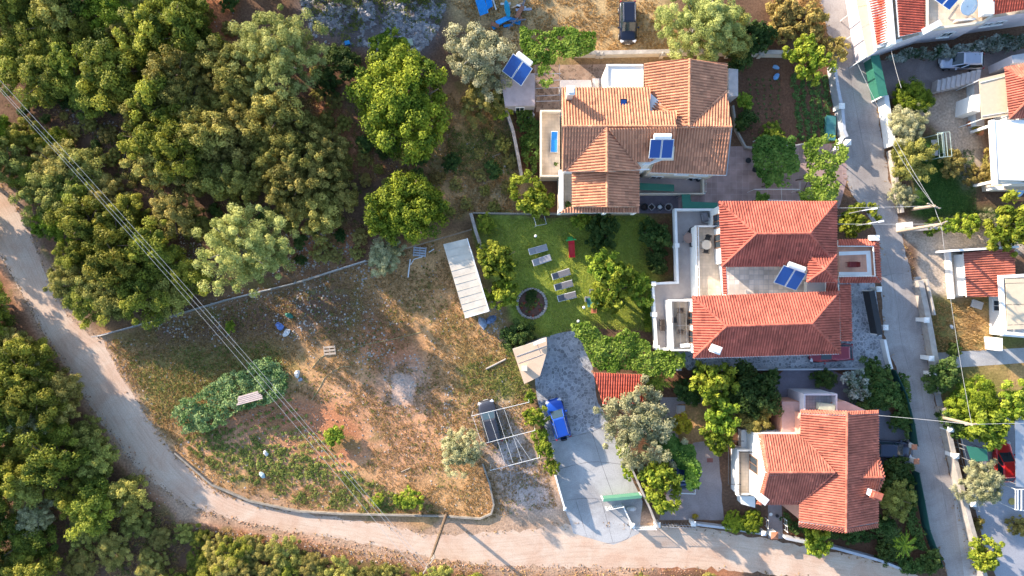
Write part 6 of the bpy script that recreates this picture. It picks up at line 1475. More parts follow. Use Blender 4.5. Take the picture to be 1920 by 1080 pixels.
fence('green sheet fence along the street above the narrow drive', [(1665, 692), (1685, 735), (1700, 790), (1706, 830)], 1.4, M_GFENCE, 2, 2, 'sheet_fence', sheetm=M_GFENCE)
fence('green sheet fence along the street below the narrow drive', [(1708, 880), (1718, 930), (1728, 985), (1752, 1050)], 1.4, M_GFENCE, 2, 2, 'sheet_fence', sheetm=M_GFENCE)
pillar('brick topped white gate pillar of the narrow drive, upper one', 1714, 838, 2.0, .5, M_WHITE, M_TERRA); pillar('brick topped white gate pillar of the narrow drive, lower one', 1718, 865, 2.0, .5, M_WHITE, M_TERRA)
wall('blue grey wall in front of the lower house along the road', [(1466, 1003), (1500, 1010), (1560, 1022), (1640, 1044), (1700, 1068)], .9, .25, M_BLUEW)
wall('low wall piece behind the yellow green hedge by the lower house gate', [(1302, 979), (1360, 986), (1430, 997)], .7, .22, M_BLUEW)
pillar('brick red topped gate pillar at the entrance of the lower house', 1452, 1004, 1.7, .7, M_WHITE, M_TERRA); pillar('white gate pillar left of the entrance of the lower house', 1432, 1000, 1.6, .4)
fence('small white railing beside the lower house entrance path', [(1434, 970), (1434, 985)], .9, M_WMETAL, .7, 2, 'railing_fence')
fence('second small white railing beside the lower house entrance path', [(1468, 970), (1470, 992)], .9, M_WMETAL, .7, 2, 'railing_fence')
fence('thin metal gate of the stained yard', [(1238, 980), (1297, 982)], 1.2, M_METAL, 2, 2, 'yard_gate', 'gate', picket=.3)
pillar('white gate pillar of the stained yard, right one beside flower pots', 1300, 982, 1.5, .45); pillar('white gate pillar of the stained yard, left one', 1233, 984, 1.5, .5)
wall('slim pale wall between driveway and lime tree', [(1172, 853), (1184, 880), (1200, 915), (1216, 950), (1229, 982)], 1.3, .16, M_LIME)
wall('white wall at the lower left of the driveway', [(1040, 886), (1048, 915), (1058, 950)], 1.3, .16, M_WHITE)
green_gate('green slatted sliding gate at the driveway', 1131, 938, 1203, 931, 1.3, .28, m=mat('light green painted metal', (0.10, 0.26, 0.18), .5, .1))
fence('short white picket fence below the green sliding gate', [(1135, 950), (1166, 944)], 1.1, M_WMETAL, 1.6, 2, 'picket_fence', picket=.16)
wall('white wall from the green gate down to the road', [(1166, 944), (1174, 962), (1186, 986)], .8, .12, M_WHITE)
fence('white picket fence facing the road beside the green gate', [(1187, 986), (1226, 986)], 1.1, M_WMETAL, 1.6, 2, 'picket_fence', picket=.16)
pillar('white post at the lower end of the driveway wall', 1059, 954, 2.0, .22); pillar('white pillar ending the wall by the picket fence', 1186, 986, 1.6, .4)
wall('narrow wall above the mauve yard beside the terrace', [(1199, 365), (1318, 365)], .9, .14, M_BLUEW)
fence('yard railing left of the red brown courtyard', [(1319, 332), (1319, 362)], .9, M_WMETAL, .8, 2, 'railing_fence')
def canvas(label, px, z, m, name='green_roof_sheet', cat='roof sheet'):
    P = [W(x, y, z) for x, y in px]; c = mid(P); root = thing(name, label, cat, (c.x, c.y, 0))
    b = MB(); b.prism([p[:2] for p in P], z-.05, z); b.build('sheet', m, root)
    for p in P:
        q = c.lerp(Vector((p.x, p.y, 0)), .94); MB().tube([(q.x, q.y, 0), (q.x, q.y, z-.05)], .035, 6).build('post', M_METAL, root)
    return root
canvas('dark green flat awning against the wall under the tan roof', [(1199, 343), (1264, 346), (1264, 359), (1199, 356)], 2.2, M_GREENM)
canvas('dark green flat awning touching the upper corner of the red hipped roof', [(1278, 364), (1294, 364), (1296, 378), (1345, 380), (1345, 392), (1280, 391)], 2.4, M_GREENM)
canvas('pale flat awning beside the red car on the right edge', [(1903, 790), (1960, 786), (1960, 920), (1905, 912)], 2.6, M_METAL, 'awning_roof', 'awning')
canvas('dark teal awning above the silver green round tree', [(1812, 836), (1850, 842), (1853, 864), (1822, 866)], 2.2, M_GREENM)
def slats(label, px, z, k, m, name, cat, along=True):
    P = [W(x, y, z) for x, y in px]; c = mid(P); root = thing(name, label, cat, (c.x, c.y, 0)); b = MB()
    for i in range(k):
        t = (i+.5)/k
        b.beam(P[0].lerp(P[1], t), P[3].lerp(P[2], t), .1, .05)
    b.build('slats', m, root)
    for i, p in enumerate(P):
        MB().tube([(p.x, p.y, 0), (p.x, p.y, z)], .04, 6).build('post', m, root); q = P[(i+1) % 4]; MB().beam(p-Vector((0, 0, .07)), q-Vector((0, 0, .07)), .06, .06).build('beam', m, root)
    return root
slats('white slatted pergola at the right edge of the lower driveway', [(1905, 918), (1960, 918), (1960, 962), (1905, 956)], 2.6, 8, M_WMETAL, 'pergola', 'pergola')

# ------------------------------------------------------------------ carport frame, trellis, wires above the house
def grid_frame(label, rows, cols, z, m, name, cat, posts, r=.035):
    allp = [W(*p, z) for q in rows for p in q]; c = mid(allp); root = thing(name, label, cat, (c.x, c.y, 0))
    for a, e in rows: MB().beam(W(*a, z), W(*e, z), r*2.2, r*2).build('cross_beam', m, root)
    for a, e in cols: MB().tube([W(*a, z-.05), W(*e, z-.05)], r*.75, 6).build('rafter', m, root)
    for p in posts: a = W(*p, z); MB().tube([(a.x, a.y, 0), (a.x, a.y, z)], r, 7).build('post', m, root)
grid_frame('bare white carport frame of thin bars over the charcoal car', [((884, 780), (992, 754)), ((902, 833), (1003, 807)), ((919, 882), (1012, 858))], [((886, 780), (904, 834)), ((901, 776), (917, 829)), ((915, 773), (948, 872)), ((930, 769), (962, 868)), ((945, 766), (978, 865)), ((960, 808), (994, 861)) if False else ((963, 815), (994, 861))], 2.5, M_WMETAL, 'carport_frame', 'carport', [(884, 780), (992, 754), (902, 833), (1003, 807), (919, 882), (1012, 858)], .017)
grid_frame('white trellis frame carrying the dark vine over the blue car', [((1243, 845), (1300, 845)), ((1260, 902), (1304, 902)), ((1277, 925), (1304, 926))], [((1243, 845), (1243, 865)), ((1300, 845), (1304, 926)), ((1260, 845), (1262, 902))], 2.3, M_WMETAL, 'vine_trellis', 'trellis', [(1243, 845), (1300, 845), (1304, 926), (1277, 925)])
grid_frame('thin wire vine frame between grey outbuilding and tan roofed house', [((1004, 139), (1052, 138)), ((1004, 152), (1050, 150)), ((1004, 166), (1050, 164)), ((1005, 180), (1050, 178)), ((1005, 190), (1050, 189))], [((1004, 95), (1005, 190)), ((1049, 120), (1050, 189))], 2.3, M_METAL, 'vine_wires', 'trellis', [(1004, 139), (1005, 190), (1050, 189), (1049, 120)], .02)
grid_frame('thin white pole frame over the courtyard under the vines', [((1415, 355), (1500, 355)), ((1440, 375), (1500, 377))], [((1465, 352), (1466, 378)), ((1500, 340), (1500, 378))], 2.0, M_WMETAL, 'vine_trellis', 'trellis', [(1415, 355), (1500, 355), (1500, 377), (1440, 375)], .02)

# ------------------------------------------------------------------ poles and overhead wires
def pole(label, bx, by, h, tx, ty, arms, group='utility poles'):
    p = W(bx, by, 0); t = W(tx, ty, h); root = thing('utility_pole', label, 'utility pole', (p.x, p.y, 0), 0, group)
    MB().tube([p+Vector((0, 0, -.2)), p.lerp(t, .5), t], [.17, .15, .11], 12).build('shaft', M_BARK if h > 10 else M_WOOD, root)
    for z, d, L in arms:
        c = p.lerp(t, z); dv = Vector((d[0], -d[1], 0)).normalized()
        a = MB().beam(c-dv*L/2, c+dv*L/2, .1, .1).build('crossarm', M_WOOD, root)
        for s_ in (-.46, -.1, .2, .46):
            e = c+dv*L*s_; MB().cyl(e+Vector((0, 0, .05)), .05, .18, 8, r2=.03).build('insulator', M_METAL, a)
    return root
def ground_xy(tx, ty, h): return None
pole('tall brown utility pole beside the field wall, leaning out of the bottom edge', 837, 965, 13.2, 803, 1063, [(.97, (.7, -1), 1.6), (.9, (.7, -1), 1.2)])
pole('wooden utility pole with crossarm at the mouth of the upper driveway', 1684, 434, 7.6, 1765, 420, [(.97, (1, -.45), 1.3)])
pole('slim utility pole with a crossarm in the hedge above the driveway mouth', 1712, 392, 7.6, 1752, 386, [(.96, (1, .4), 1.2)])
pole('slim utility pole hidden in the yellow green tree where the white wires meet', 1762, 782, 8.0, 1822, 796, [(.97, (1, -.1), 1.0)])
def cable(label, a, e, sag, r=.018, group='overhead wires', name='overhead_wire'):
    p, q = W(*a), W(*e); c = (p+q)/2; root_pts = []
    for i in range(13):
        t = i/12; v = p.lerp(q, t); v.z -= sag*4*t*(1-t); root_pts.append(v)
    o = MB().tube(root_pts, r, 6).build(name, M_WIRE, None); tag(o, label, 'wire', group); return o
TP = (803, 1063, 12.9)
cable('upper of the overhead wires crossing the wood and field', (-30, 118, 13.0), TP, .8, .012); cable('middle of the three overhead wires crossing the wood and field', (-30, 132, 12.4), (797, 1066, 12.3), .9, .012); cable('lowest of the three overhead wires crossing the wood and field', (-30, 137, 12.0), (780, 1070, 12.0), 1.0, .012)
W1 = (1765, 420, 7.45); W2 = (1752, 386, 7.4); W3 = (1822, 796, 7.8)
cable('white wire from the driveway pole down to the pole in the yellow green tree', W1, W3, .3, .014)
cable('white wire crossing the lower street from the orange roof to the right edge', (1647, 779, 6.0), W3, .2, .018); cable('white wire leaving the tree pole to the right edge', W3, (1960, 794, 6.5), .2, .018)
cable('short wire between the two driveway poles', W2, W1, .1); cable('wire from the slim hedge pole up the row of street trees', W2, (1608, 120, 6.0), .4, .016); cable('wire from the slim hedge pole past the garden swing', W2, (1672, 268, 7), .2, .016); cable('wire from the lilac house to the street trees', (1668, 80, 4.2), (1690, 165, 5.0), .1, .016)
cable('wire across the street from the red hipped roof to the slim hedge pole', (1568, 390, 6.3), W2, .15, .016); cable('second wire across the street to the driveway pole', (1569, 420, 6.0), W1, .15, .016)
for x, y, lb in ((1640, 391, 'upper white street lamp arm reaching over the street'), (1652, 415, 'lower white street lamp arm reaching over the street')):
    p = W(x-24, y+4, 5); root = thing('street_lamp', lb, 'street lamp', (p.x, p.y, 0)); MB().tube([(p.x, p.y, 0), (p.x, p.y, 5)], [.06, .045], 8).build('post', M_METAL, root)
    q = W(x, y, 5.2); MB().tube([(p.x, p.y, 5), q], .04, 6).build('arm', M_WMETAL, root); MB().box(q, (.5, .18, .1), R(10)).build('lamp_head', M_WMETAL, root)

# ------------------------------------------------------------------ lawn furniture
def lounger(label, px, py, rot, m_c, group='sun loungers on the lawn', frame=None, z=0, L=1.9):
    p = W(px, py, z+.35); root = thing('sun_lounger', label, 'sun lounger', (p.x, p.y, z), rot, group); hl = L/2
    b = MB()
    for y in (-.31, .31): b.beam((-hl*.35, y, .32), (hl, y, .32), .05, .05)
    for x in (-hl*.33, hl-.03): b.beam((x, -.33, .318), (x, .33, .318), .05, .046)
    b.build('frame', frame or M_WMETAL, root, local=True)
    for x in (-hl*.3, hl*.9):
        for y in (-.31, .31): MB().box((x, y, .147), (.05, .05, .295)).build('leg', frame or M_WMETAL, root, local=True)
    b = MB(); b.box((hl*.33, 0, .37), (hl*1.28, .58, .05)); b.build('seat', m_c, root, local=True, bevel=.02)
    b = MB()
    for y in (-.3, .3): b.beam((-hl*.32, y, .36), (-hl, y, .72), .05, .04)
    b.beam((-hl, -.3, .73), (-hl, .3, .73), .05, .05); bf = b.build('back_frame', frame or M_WMETAL, root, local=True)
    b = MB(); b.beam((-hl*.33, 0, .39), (-hl*.98, 0, .745), .54, .04); b.build('backrest', m_c, root, local=True)
    return root
M_LGREY = mat('grey sling fabric', (0.35, 0.34, 0.36), .8, .1, 4); M_LDARK = mat('dark grey sling fabric', (0.16, 0.155, 0.17), .8, .1, 4)
L0 = [(1009, 468, 'topmost of the five grey sun loungers on the lawn'), (1016, 488, 'second sun lounger from the top on the lawn'), (1052, 514, 'third sun lounger from the top, start of the lower row of three'), (1057, 535, 'fourth sun lounger from the top, middle of the lower row of three'), (1063, 556, 'lowest of the five sun loungers, closest to the glass table')]
for i, (x, y, lb) in enumerate(L0): lounger(lb, x, y, R(16+(0, 3, 2, -1, -2)[i]), M_LGREY if i < 2 else M_LDARK)
lounger('bright blue lounger with folded towel on the terrace under the tan roof', 1039, 267, R(-91), mat('blue fabric', (0.02, 0.20, 0.55), .8, .1, 4), 'terrace furniture', z=3.0)
def slide():
    p = W(1071, 462, .4); root = thing('toy_slide', 'red plastic toddler slide with green steps on the lawn', 'slide', (p.x, p.y, 0), R(-84))
    mr, mg = mat('red plastic', (0.62, 0.02, 0.03), .4, .05), mat('green plastic', (0.06, 0.42, 0.10), .45, .05)
    b = MB()
    pts = [(-.55, .95), (-.2, .88), (.35, .45), (.8, .18), (1.1, .14)]
    for i in range(4):
        (x0, z0), (x1, z1) = pts[i], pts[i+1]
        b.beam((x0, 0, z0), (x1, 0, z1), .5, .05)
        for y in (-.27, .27): b.beam((x0, y, z0+.09), (x1, y, z1+.09), .06, .2)
    b.build('chute', mr, root, local=True)
    b = MB()
    for y in (-.24, .24): b.beam((-.62, y, .0), (-.58, y, 1.05), .07, .07); b.beam((-.95, y, 0), (-.62, y, .92), .06, .06)
    for k in range(3): b.beam((-.93+.1*k, -.24, .22+.26*k), (-.93+.1*k, .24, .22+.26*k), .12, .05)
    b.beam((-.6, -.5, 1.0), (-.6, .5, 1.0), .14, .08)
    b.build('steps', mg, root, local=True)
slide()
def flower_bed():
    p = W(997, 569, 0); root = thing('flower_bed', 'round flower bed ringed with pale stones beside the loungers', 'flower bed', (p.x, p.y, 0)); r0 = 27*S
    b = MB(); n = 34
    for i in range(n):
        a = 6.283*i/n; o = len(b.v); b.disc((p.x+math.cos(a)*r0, p.y+math.sin(a)*r0, 0), [(.09, 0), (.16, .06), (.15, .2), (.07, .27)], 7, jit=.22)
    b.build('stone_ring', M_ROCK, root); MB().disc((p.x, p.y, .0), [(r0-.1, .0), (r0-.15, .13), (r0*.5, .2), (.05, .24)], 24, jit=.04).build('soil', mat('dark flower soil', (0.14, 0.07, 0.05), .95, .3, 4), root)
    r = np.random.default_rng(3); q = r.normal(0, .5, (26, 2)); q = q[np.linalg.norm(q, axis=1) < 1.1]
    o = plants('bedding_plants', q, M_WEED, (.15, .3), 20, .08, seed=3); o.parent = root; o.location = (0, 0, .18)
    o = plants('red_flowers', r.normal(0, .5, (14, 2)), mat_leaf('red petals', (.3, .02, .02), (.5, .08, .04)), (.1, .2), 12, .06, seed=4, kind=None); o.parent = root; o.location = (0, 0, .2)
flower_bed()
tree('dark', 996, 556, 13, 'small bushy plant growing in the stone ringed flower bed', cat='shrub', hk=.8)
def chair(label, px, py, z, rot, m, group, name='garden_chair'):
    p = W(px, py, z+.45); root = thing(name, label, 'chair', (p.x, p.y, z), rot, group)
    MB().box((0, 0, .44), (.48, .48, .05)).build('seat', m, root, local=True); MB().box((-.24, 0, .72), (.05, .46, .46), 0).build('backrest', m, root, local=True)
    for x in (-.2, .2):
        for y in (-.2, .2): MB().box((x, y, .21), (.04, .04, .42)).build('leg', m, root, local=True)
    for y in (-.25, .25): MB().box((0, y, .64), (.44, .04, .04)).build('armrest', m, root, local=True)
    return root
def table(label, px, py, z, rot, sx, sy, m_top, m_leg, rnd=False, group='outdoor tables', h=.74):
    p = W(px, py, z+h); root = thing('garden_table', label, 'table', (p.x, p.y, z), rot, group)
    b = MB()
    if rnd: b.cyl((0, 0, h-.04), sx/2, .04, 24)
    else: b.box((0, 0, h-.02), (sx, sy, .04))
    b.build('tabletop', m_top, root, local=True)
    for x in (-.36, .36):
        for y in (-.36, .36): MB().box((x*sx, y*sy, (h-.04)/2), (.05, .05, h-.04)).build('leg', m_leg, root, local=True)
    return root
M_TEAL = mat_glass('green tinted glass', (0.06, 0.20, 0.19), .08); M_RATTAN = mat('dark rattan', (0.09, 0.07, 0.06), .8, .2, 8)
table('glass topped garden table under the yellow green lawn tree', 1112, 566, 0, R(10), 1.2, .9, M_TEAL, M_METAL)
for i, (x, y, a, lb) in enumerate(((1101, 561, 0, 'grey chair on the left of the glass garden table'), (1110, 547, -90, 'chair above the glass garden table'), (1113, 582, 90, 'reddish chair below the glass garden table'), (1125, 570, 180, 'chair at the right of the glass garden table'))): chair(lb, x, y, 0, R(a), M_TERRA if i == 2 else M_METAL, 'chairs around the glass garden table')
G2 = 'furniture of the white balconies'
table('dark dining table on the lower balcony of the red roofed house', 1279, 603, 3.5, 0, .9, 1.5, mat_glass('smoked glass', (.10, .085, .07), .2), M_RATTAN, group=G2)
for x, y, a, lb in ((1276, 582, -90, 'dark chair at the top end of the balcony dining table'), (1276, 621, 90, 'dark chair at the bottom end of the balcony dining table'), (1264, 600, 0, 'dark chair left of the balcony dining table'), (1291, 604, 180, 'dark chair right of the balcony dining table')): chair(lb, x, y, 3.5, R(a), M_RATTAN, G2)
table('round pale table on the upper beige balcony', 1325, 459, 3.5, 0, .9, .9, M_CREAM, M_METAL, True, G2)
for x, y, a, lb in ((1327, 446, -110, 'dark wire chair above the round pale balcony table'), (1324, 470, 80, 'dark wire chair below the round pale balcony table')): chair(lb, x, y, 3.5, R(a), M_DMETAL, G2)
table('round brown table on the grey terrace', 1291, 446, 1.7, 0, 1.0, 1.0, mat('brown table top', (.30, .19, .15), .7), M_METAL, True, G2)
for x, y, a, lb in ((1296, 433, -120, 'folded dark chair above the round brown terrace table'), (1297, 457, 110, 'folded dark chair below the round brown terrace table')): chair(lb, x, y, 1.7, R(a), M_DMETAL, G2)
for x, y, a, lb in ((1242, 604, 0, 'upper of two small dark chairs on the narrow grey terrace'), (1242, 615, 0, 'lower of two small dark chairs on the narrow grey terrace')): chair(lb, x, y, 1.7, R(a), M_RATTAN, G2)
for x, a, lb in ((1594, 0, 'left dark red chair on the salmon porch'), (1603, 180, 'right dark red chair on the salmon porch')): chair(lb, x, 496, 3.6, R(a), mat('dark red chair paint', (.20, .03, .03), .6), 'porch chairs')
def ac_unit(label, px, py, z, rot, sx=.85, sy=.34, g='air conditioners'):
    p = W(px, py, z+.6); root = thing('air_conditioner', label, 'air conditioner', (p.x, p.y, z), rot, g)
    MB().box((0, 0, .36), (sx, sy, .6)).build('housing', M_WMETAL, root, bevel=.02, local=True); MB().tube([(.12, -sy/2, .36), (.12, -sy/2-.02, .36)], .22, 18).build('fan_grille', M_DMETAL, root, local=True)
    for x in (-.3, .3): MB().box((x, 0, .03), (.08, sy*.9, .06)).build('foot', M_METAL, root, local=True)
ac_unit('white air conditioner on the upper end of the grey terrace', 1333, 412, 1.7, 0, .9, .5); ac_unit('white air conditioner at the bottom of the lower balcony', 1285, 648, 3.5, R(5)); 
def bbq(): 
    p = W(1323, 407, 2.6); root = thing('covered_barbecue', 'dark grey covered barbecue beside the air conditioner on the grey terrace', 'barbecue', (p.x, p.y, 1.7), R(-80)); b = MB(); b.box((0, 0, .5), (.9, .5, .9)); b.box((0, 0, 1.0), (.7, .4, .12)); b.build('cover', M_LDARK, root, bevel=.06, local=True)
    MB().box((0, -.27, .75), (.5, .05, .05)).build('handle', M_METAL, root, local=True)
bbq()
def pot(label, px, py, z, r, kind=None, m=None, g='flower pots'):
    p = W(px, py, z+.3); root = thing('plant_pot', label, 'pot', (p.x, p.y, z), 0, g)
    MB().disc((0, 0, 0), [(r*.65, 0), (r, r*1.4), (r*1.08, r*1.42), (r*.9, r*1.42), (r*.88, r*1.3), (.02, r*1.3)], 14).build('pot', m or M_TERRA, root, local=True)
    if kind:
        o = plants('plant', np.zeros((1, 2)), LEAF[kind], (r*1.6, r*1.8), 60, r*.55, seed=int(px), flat=1.0, kind=None); o.parent = root; o.location = (0, 0, r*1.3)
pot('potted shrub on the white edged terrace beside the lower tan gable', 1065, 383, 3.0, .2, 'dark'); pot('small dark pot near the blue lounger', 1042, 307, 3.0, .14, 'dark', M_DMETAL)
pot('dark empty pot near the courtyard entrance, left one', 1296, 335, 1.0, .2, None, M_DMETAL); pot('dark empty pot near the courtyard entrance, right one', 1309, 337, 1.0, .2, None, M_DMETAL)
pot('dark square pot on the red brown courtyard, upper one', 1403, 301, 0, .26, None, M_DMETAL); pot('dark square pot on the red brown courtyard, lower one', 1416, 318, 0, .3, None, M_DMETAL)
for i, (x, y, lb) in enumerate(((1818, 232, 'terracotta pot at the corner of the beige awning terrace'), (1830, 243, 'pot with orange flowers below the beige awning'), (1838, 249, 'dark red pot nearest the white flat roof'))): pot(lb, x, y, 0, .28, 'yellow' if i == 1 else None)
for i, (x, y, lb) in enumerate(((1850, 285, 'reddish pot at the top of the pot row beside the white flat roof'), (1852, 312, 'pot in the middle of the pot row beside the white flat roof'), (1853, 338, 'pot at the bottom of the pot row beside the white flat roof'))): pot(lb, x, y, 0, .26, 'scrub')
pot('pot with bright red flowers beside the lower street wall', 1836, 976, 0, .26, 'scrub'); pot('terracotta pot by the stained yard gate', 1303, 968, 0, .2, 'yellow'); pot('small white pot beside the lower house path', 1446, 965, 0, .16, None, M_WHITE); pot('small dark pot on the lower house path', 1458, 968, 0, .16, None, M_DMETAL)
def yard_row():
    for x, lb in ((1208, 'round dark tub in the mauve yard, leftmost'), (1222, 'white topped crate in the mauve yard, second from left'), (1238, 'dark blue crate with white jar in the mauve yard'), (1254, 'grey tub with dark hole in the mauve yard, rightmost')):
        p = W(x, 388, .5); root = thing('yard_tub', lb, 'tub', (p.x, p.y, 0), 0, 'tubs in the mauve yard')
        MB().disc((0, 0, 0), [(.3, 0), (.38, .5), (.4, .52), (.33, .52), (.3, .3), (.02, .3)], 12 if x in (1208, 1254) else 4).build('tub', M_GREY if x in (1222, 1254) else M_DMETAL, root, local=True)
        MB().disc((0, 0, .3), [(.28, 0), (.2, .08), (.02, .1)], 12).build('filling', M_WHITE if x == 1238 else mat('potting soil', (.05, .035, .03)), root, local=True)
yard_row()
sheet('yard_mauve', [(1200, 366), (1272, 366), (1272, 400), (1200, 400)], 0.0105, mat('dark mauve screed', (0.21, 0.17, 0.19), .9, .2))
# ------------------------------------------------------------------ things on the field and by the rubbish heap
def plank_bench():
    p = W(467, 746, 1.85); root = thing('plank_stack', 'pale pink planks lying across the creeper mound', 'planks', (p.x, p.y, 0), R(15))
    for i in range(5): MB().box((random.uniform(-.1, .1), -.34+.17*i, 1.85+.02*i), (2.6-.15*i, .15, .05), random.uniform(-.02, .02)).build('plank', M_WOODR, root, local=True)
    for x in (-.9, .0, .9): MB().box((x, 0, 1.78), (.09, .85, .08)).build('batten', M_WOOD, root, local=True)
    for x in (-1.0, 1.0): MB().box((x, 0, .87), (.09, .5, 1.74)).build('trestle', M_WOOD, root, local=True)
plank_bench()
def sack(label, px, py, m, s=.4, group='white sacks and tubs on the field'):
    p = W(px, py, .3); root = thing('filled_sack', label, 'sack', (p.x, p.y, 0), random.uniform(0, 6), group)
    MB().disc((0, 0, 0), [(s*.75, -.02), (s*1.0, s*.2), (s*.95, s*.5), (s*.6, s*.8), (s*.2, s*.85)], 9, sy=.62, jit=.26).build('sack_body', m, root, local=True)
    MB().disc((s*.2, 0, s*.82), [(s*.18, 0), (s*.3, s*.14), (s*.1, s*.2)], 8, jit=.2).build('tied_neck', m, root, local=True)
M_SACK = mat('white woven plastic', (0.62, 0.60, 0.58), .8, .15, 5); M_SACKB = mat('grey blue plastic sheet', (0.30, 0.34, 0.42), .6, .3, 4)
sack('white sack on the bare field right of the creeper mound', 556, 702, M_SACK); sack('small grey sack leaning against the white sack on the field', 562, 712, M_SACKB, .25)
sack('white tub among the vegetable rows', 497, 850, M_SACK, .33); sack('pale blue sack among the lower vegetable rows', 490, 891, mat('pale blue plastic', (.40, .48, .50), .7, .15), .38)
sack('blue tarpaulin bundle on the shaded top corner of the field', 524, 612, mat('crumpled blue tarpaulin', (0.14, 0.22, 0.50), .6, .35, 3), .5); sack('pale plastic bundle beside the blue tarpaulin on the field', 536, 624, M_SACK, .45); sack('green netting bundle above the blue tarpaulin', 541, 592, M_GREENM, .45)
sack('upper blue sack lying in the kitchen garden', 1456, 125, mat('light blue plastic', (.22, .40, .62), .6, .15), .36); sack('lower blue sack lying in the kitchen garden', 1457, 142, mat('sky blue plastic', (.16, .34, .60), .6, .15), .4)
sack('white cover on the ground below the grey outbuilding', 996, 217, mat('white garden cover', (.50, .52, .58), .7, .1), .42); sack('white bundle on the sunny grass by the middle street wall', 1787, 613, M_SACK, .26)
sack('blue plastic heap behind the long shed', 920, 600, mat('blue debris', (.16, .22, .36), .7, .5, 3), .55); sack('grey plastic heap at the lower corner of the long shed', 905, 606, M_SACKB, .6)
sack('white plastic heap on the gravel by the driveway gate', 1185, 955, M_SACK, .45)
def pallet(label, px, py, rot, k=4, L=1.2, Wd=1.0, m=None, z=.0, g='old boards and pallets'):
    p = W(px, py, .1); root = thing('old_pallet', label, 'pallet', (p.x, p.y, z), rot, g)
    for i in range(k): MB().box((0, -Wd/2+Wd*(i+.5)/k, .13), (L, Wd/k*.62, .025)).build('slat', m or M_WOOD, root, local=True)
    for x in (-.45, 0, .45): MB().box((x*L, 0, .06), (.09, Wd, .11)).build('bearer', m or M_WOOD, root, local=True)
pallet('small wooden crate frame on the shaded field', 618, 657, R(5), 3); pallet('white pallet by the field fence near the long shed', 787, 472, R(-5), 4, 1.3, 1.0, M_BLUEW)
def log(label, pts, r, m, g='loose poles on the field'):
    P = [W(x, y, .1) for x, y in pts]; c = mid(P); root = thing('loose_pole', label, 'pole', (c.x, c.y, 0), 0, g)
    for v in P: v.z = r+.02
    MB().tube(P, r, 7).build('shaft', m, root); MB().tube([P[-1], P[-1]+(P[-1]-P[-2]).normalized()*.12], [r*1.15, r*.9], 7).build('knot', m, root)
log('white stake lying below the pallet at the field fence', [(765, 520), (769, 488)], .07, M_WMETAL); log('bent white branch beside the white stake', [(770, 496), (776, 486), (790, 482)], .05, M_WMETAL); log('short white stick right of the pallet', [(804, 473), (812, 468)], .06, M_WMETAL)
log('pale beam lying left of the peach roofed hut', [(911, 692), (947, 674)], .09, M_LIME); log('pale stick on the dry field right of the vegetable plot', [(752, 885), (768, 878)], .05, M_WOOD); log('bleached branch on the brown grass above the lawn', [(938, 288), (925, 293)], .05, M_WOOD); log('second bleached branch on the brown grass above the lawn', [(960, 290), (952, 297)], .05, M_WOOD)
def hose():
    pts = smooth_line([(585, 690), (600, 672), (620, 660), (650, 655), (690, 645), (740, 635), (790, 622)], 5); o = MB().tube([W(x, y, .0)+Vector((0, 0, .03)) for x, y in pts], .03, 6).build('garden_hose', mat('straw coloured hose', (.40, .33, .16), .6), None); tag(o, 'thin yellowish hose snaking over the shaded field', 'hose')
    pts = smooth_line([(585, 750), (600, 725), (612, 705), (640, 688), (660, 688)], 5); o = MB().tube([W(x, y, .0)+Vector((0, 0, .03)) for x, y in pts], .03, 6).build('garden_hose', mat('pale hose', (.46, .38, .22), .6), None); tag(o, 'pale hose curling over the sunny dry grass', 'hose')
hose()
def tarp(label, px, z, m, tilt=0, g='rubbish heap at the top edge', name='corrugated_sheet'):
    P = [W(x, y, z) for x, y in px]; c = mid(P); root = thing(name, label, 'sheet', (c.x, c.y, 0), 0, g); b = MB(); n = 14
    for i in range(n+1):
        t = i/n; zz = .05*math.sin(i*math.pi)+(.05 if i % 2 else 0)
        a, e = P[0].lerp(P[1], t), P[3].lerp(P[2], t); b.v += [(a.x, a.y, z+zz+tilt), (e.x, e.y, z+zz)]
    for i in range(n): b.f.append([2*i, 2*i+1, 2*i+3, 2*i+2]); b.m.append(0); b.t.append(.5)
    o = b.build('sheet', m, root); s_ = o.modifiers.new('thickness', 'SOLIDIFY'); s_.thickness = .03
    for p in P: MB().box((p.x*.95+c.x*.05, p.y*.95+c.y*.05, z/2), (.08, .08, z)).build('prop', M_WOOD, root)
M_BTARP = mat('bright blue sheet', (0.02, 0.30, 0.72), .5, .12, 3)
tarp('left bright blue sheet of the rubbish heap at the top edge', [(891, 2), (908, -3), (916, 24), (900, 30)], .9, M_BTARP, .2); tarp('right bright blue sheet of the rubbish heap at the top edge', [(909, -6), (921, -10), (924, 12), (914, 18)], .95, M_BTARP, .2)
def surfboard():
    p = W(951, 16, .8); root = thing('teal_panel', 'teal rounded panel leaning in the rubbish heap at the top edge', 'panel', (p.x, p.y, 0), R(100)); b = MB(); b.disc((0, 0, .7), [(.5, 0), (.55, .04), (.4, .08)], 18, sx=1.6, sy=.5); b.build('panel', mat('teal plastic', (.01, .25, .38), .5), root, local=True); MB().box((0, 0, .34), (.3, .1, .7)).build('prop', M_WOOD, root, local=True)
surfboard()
r_ = random.Random(5)
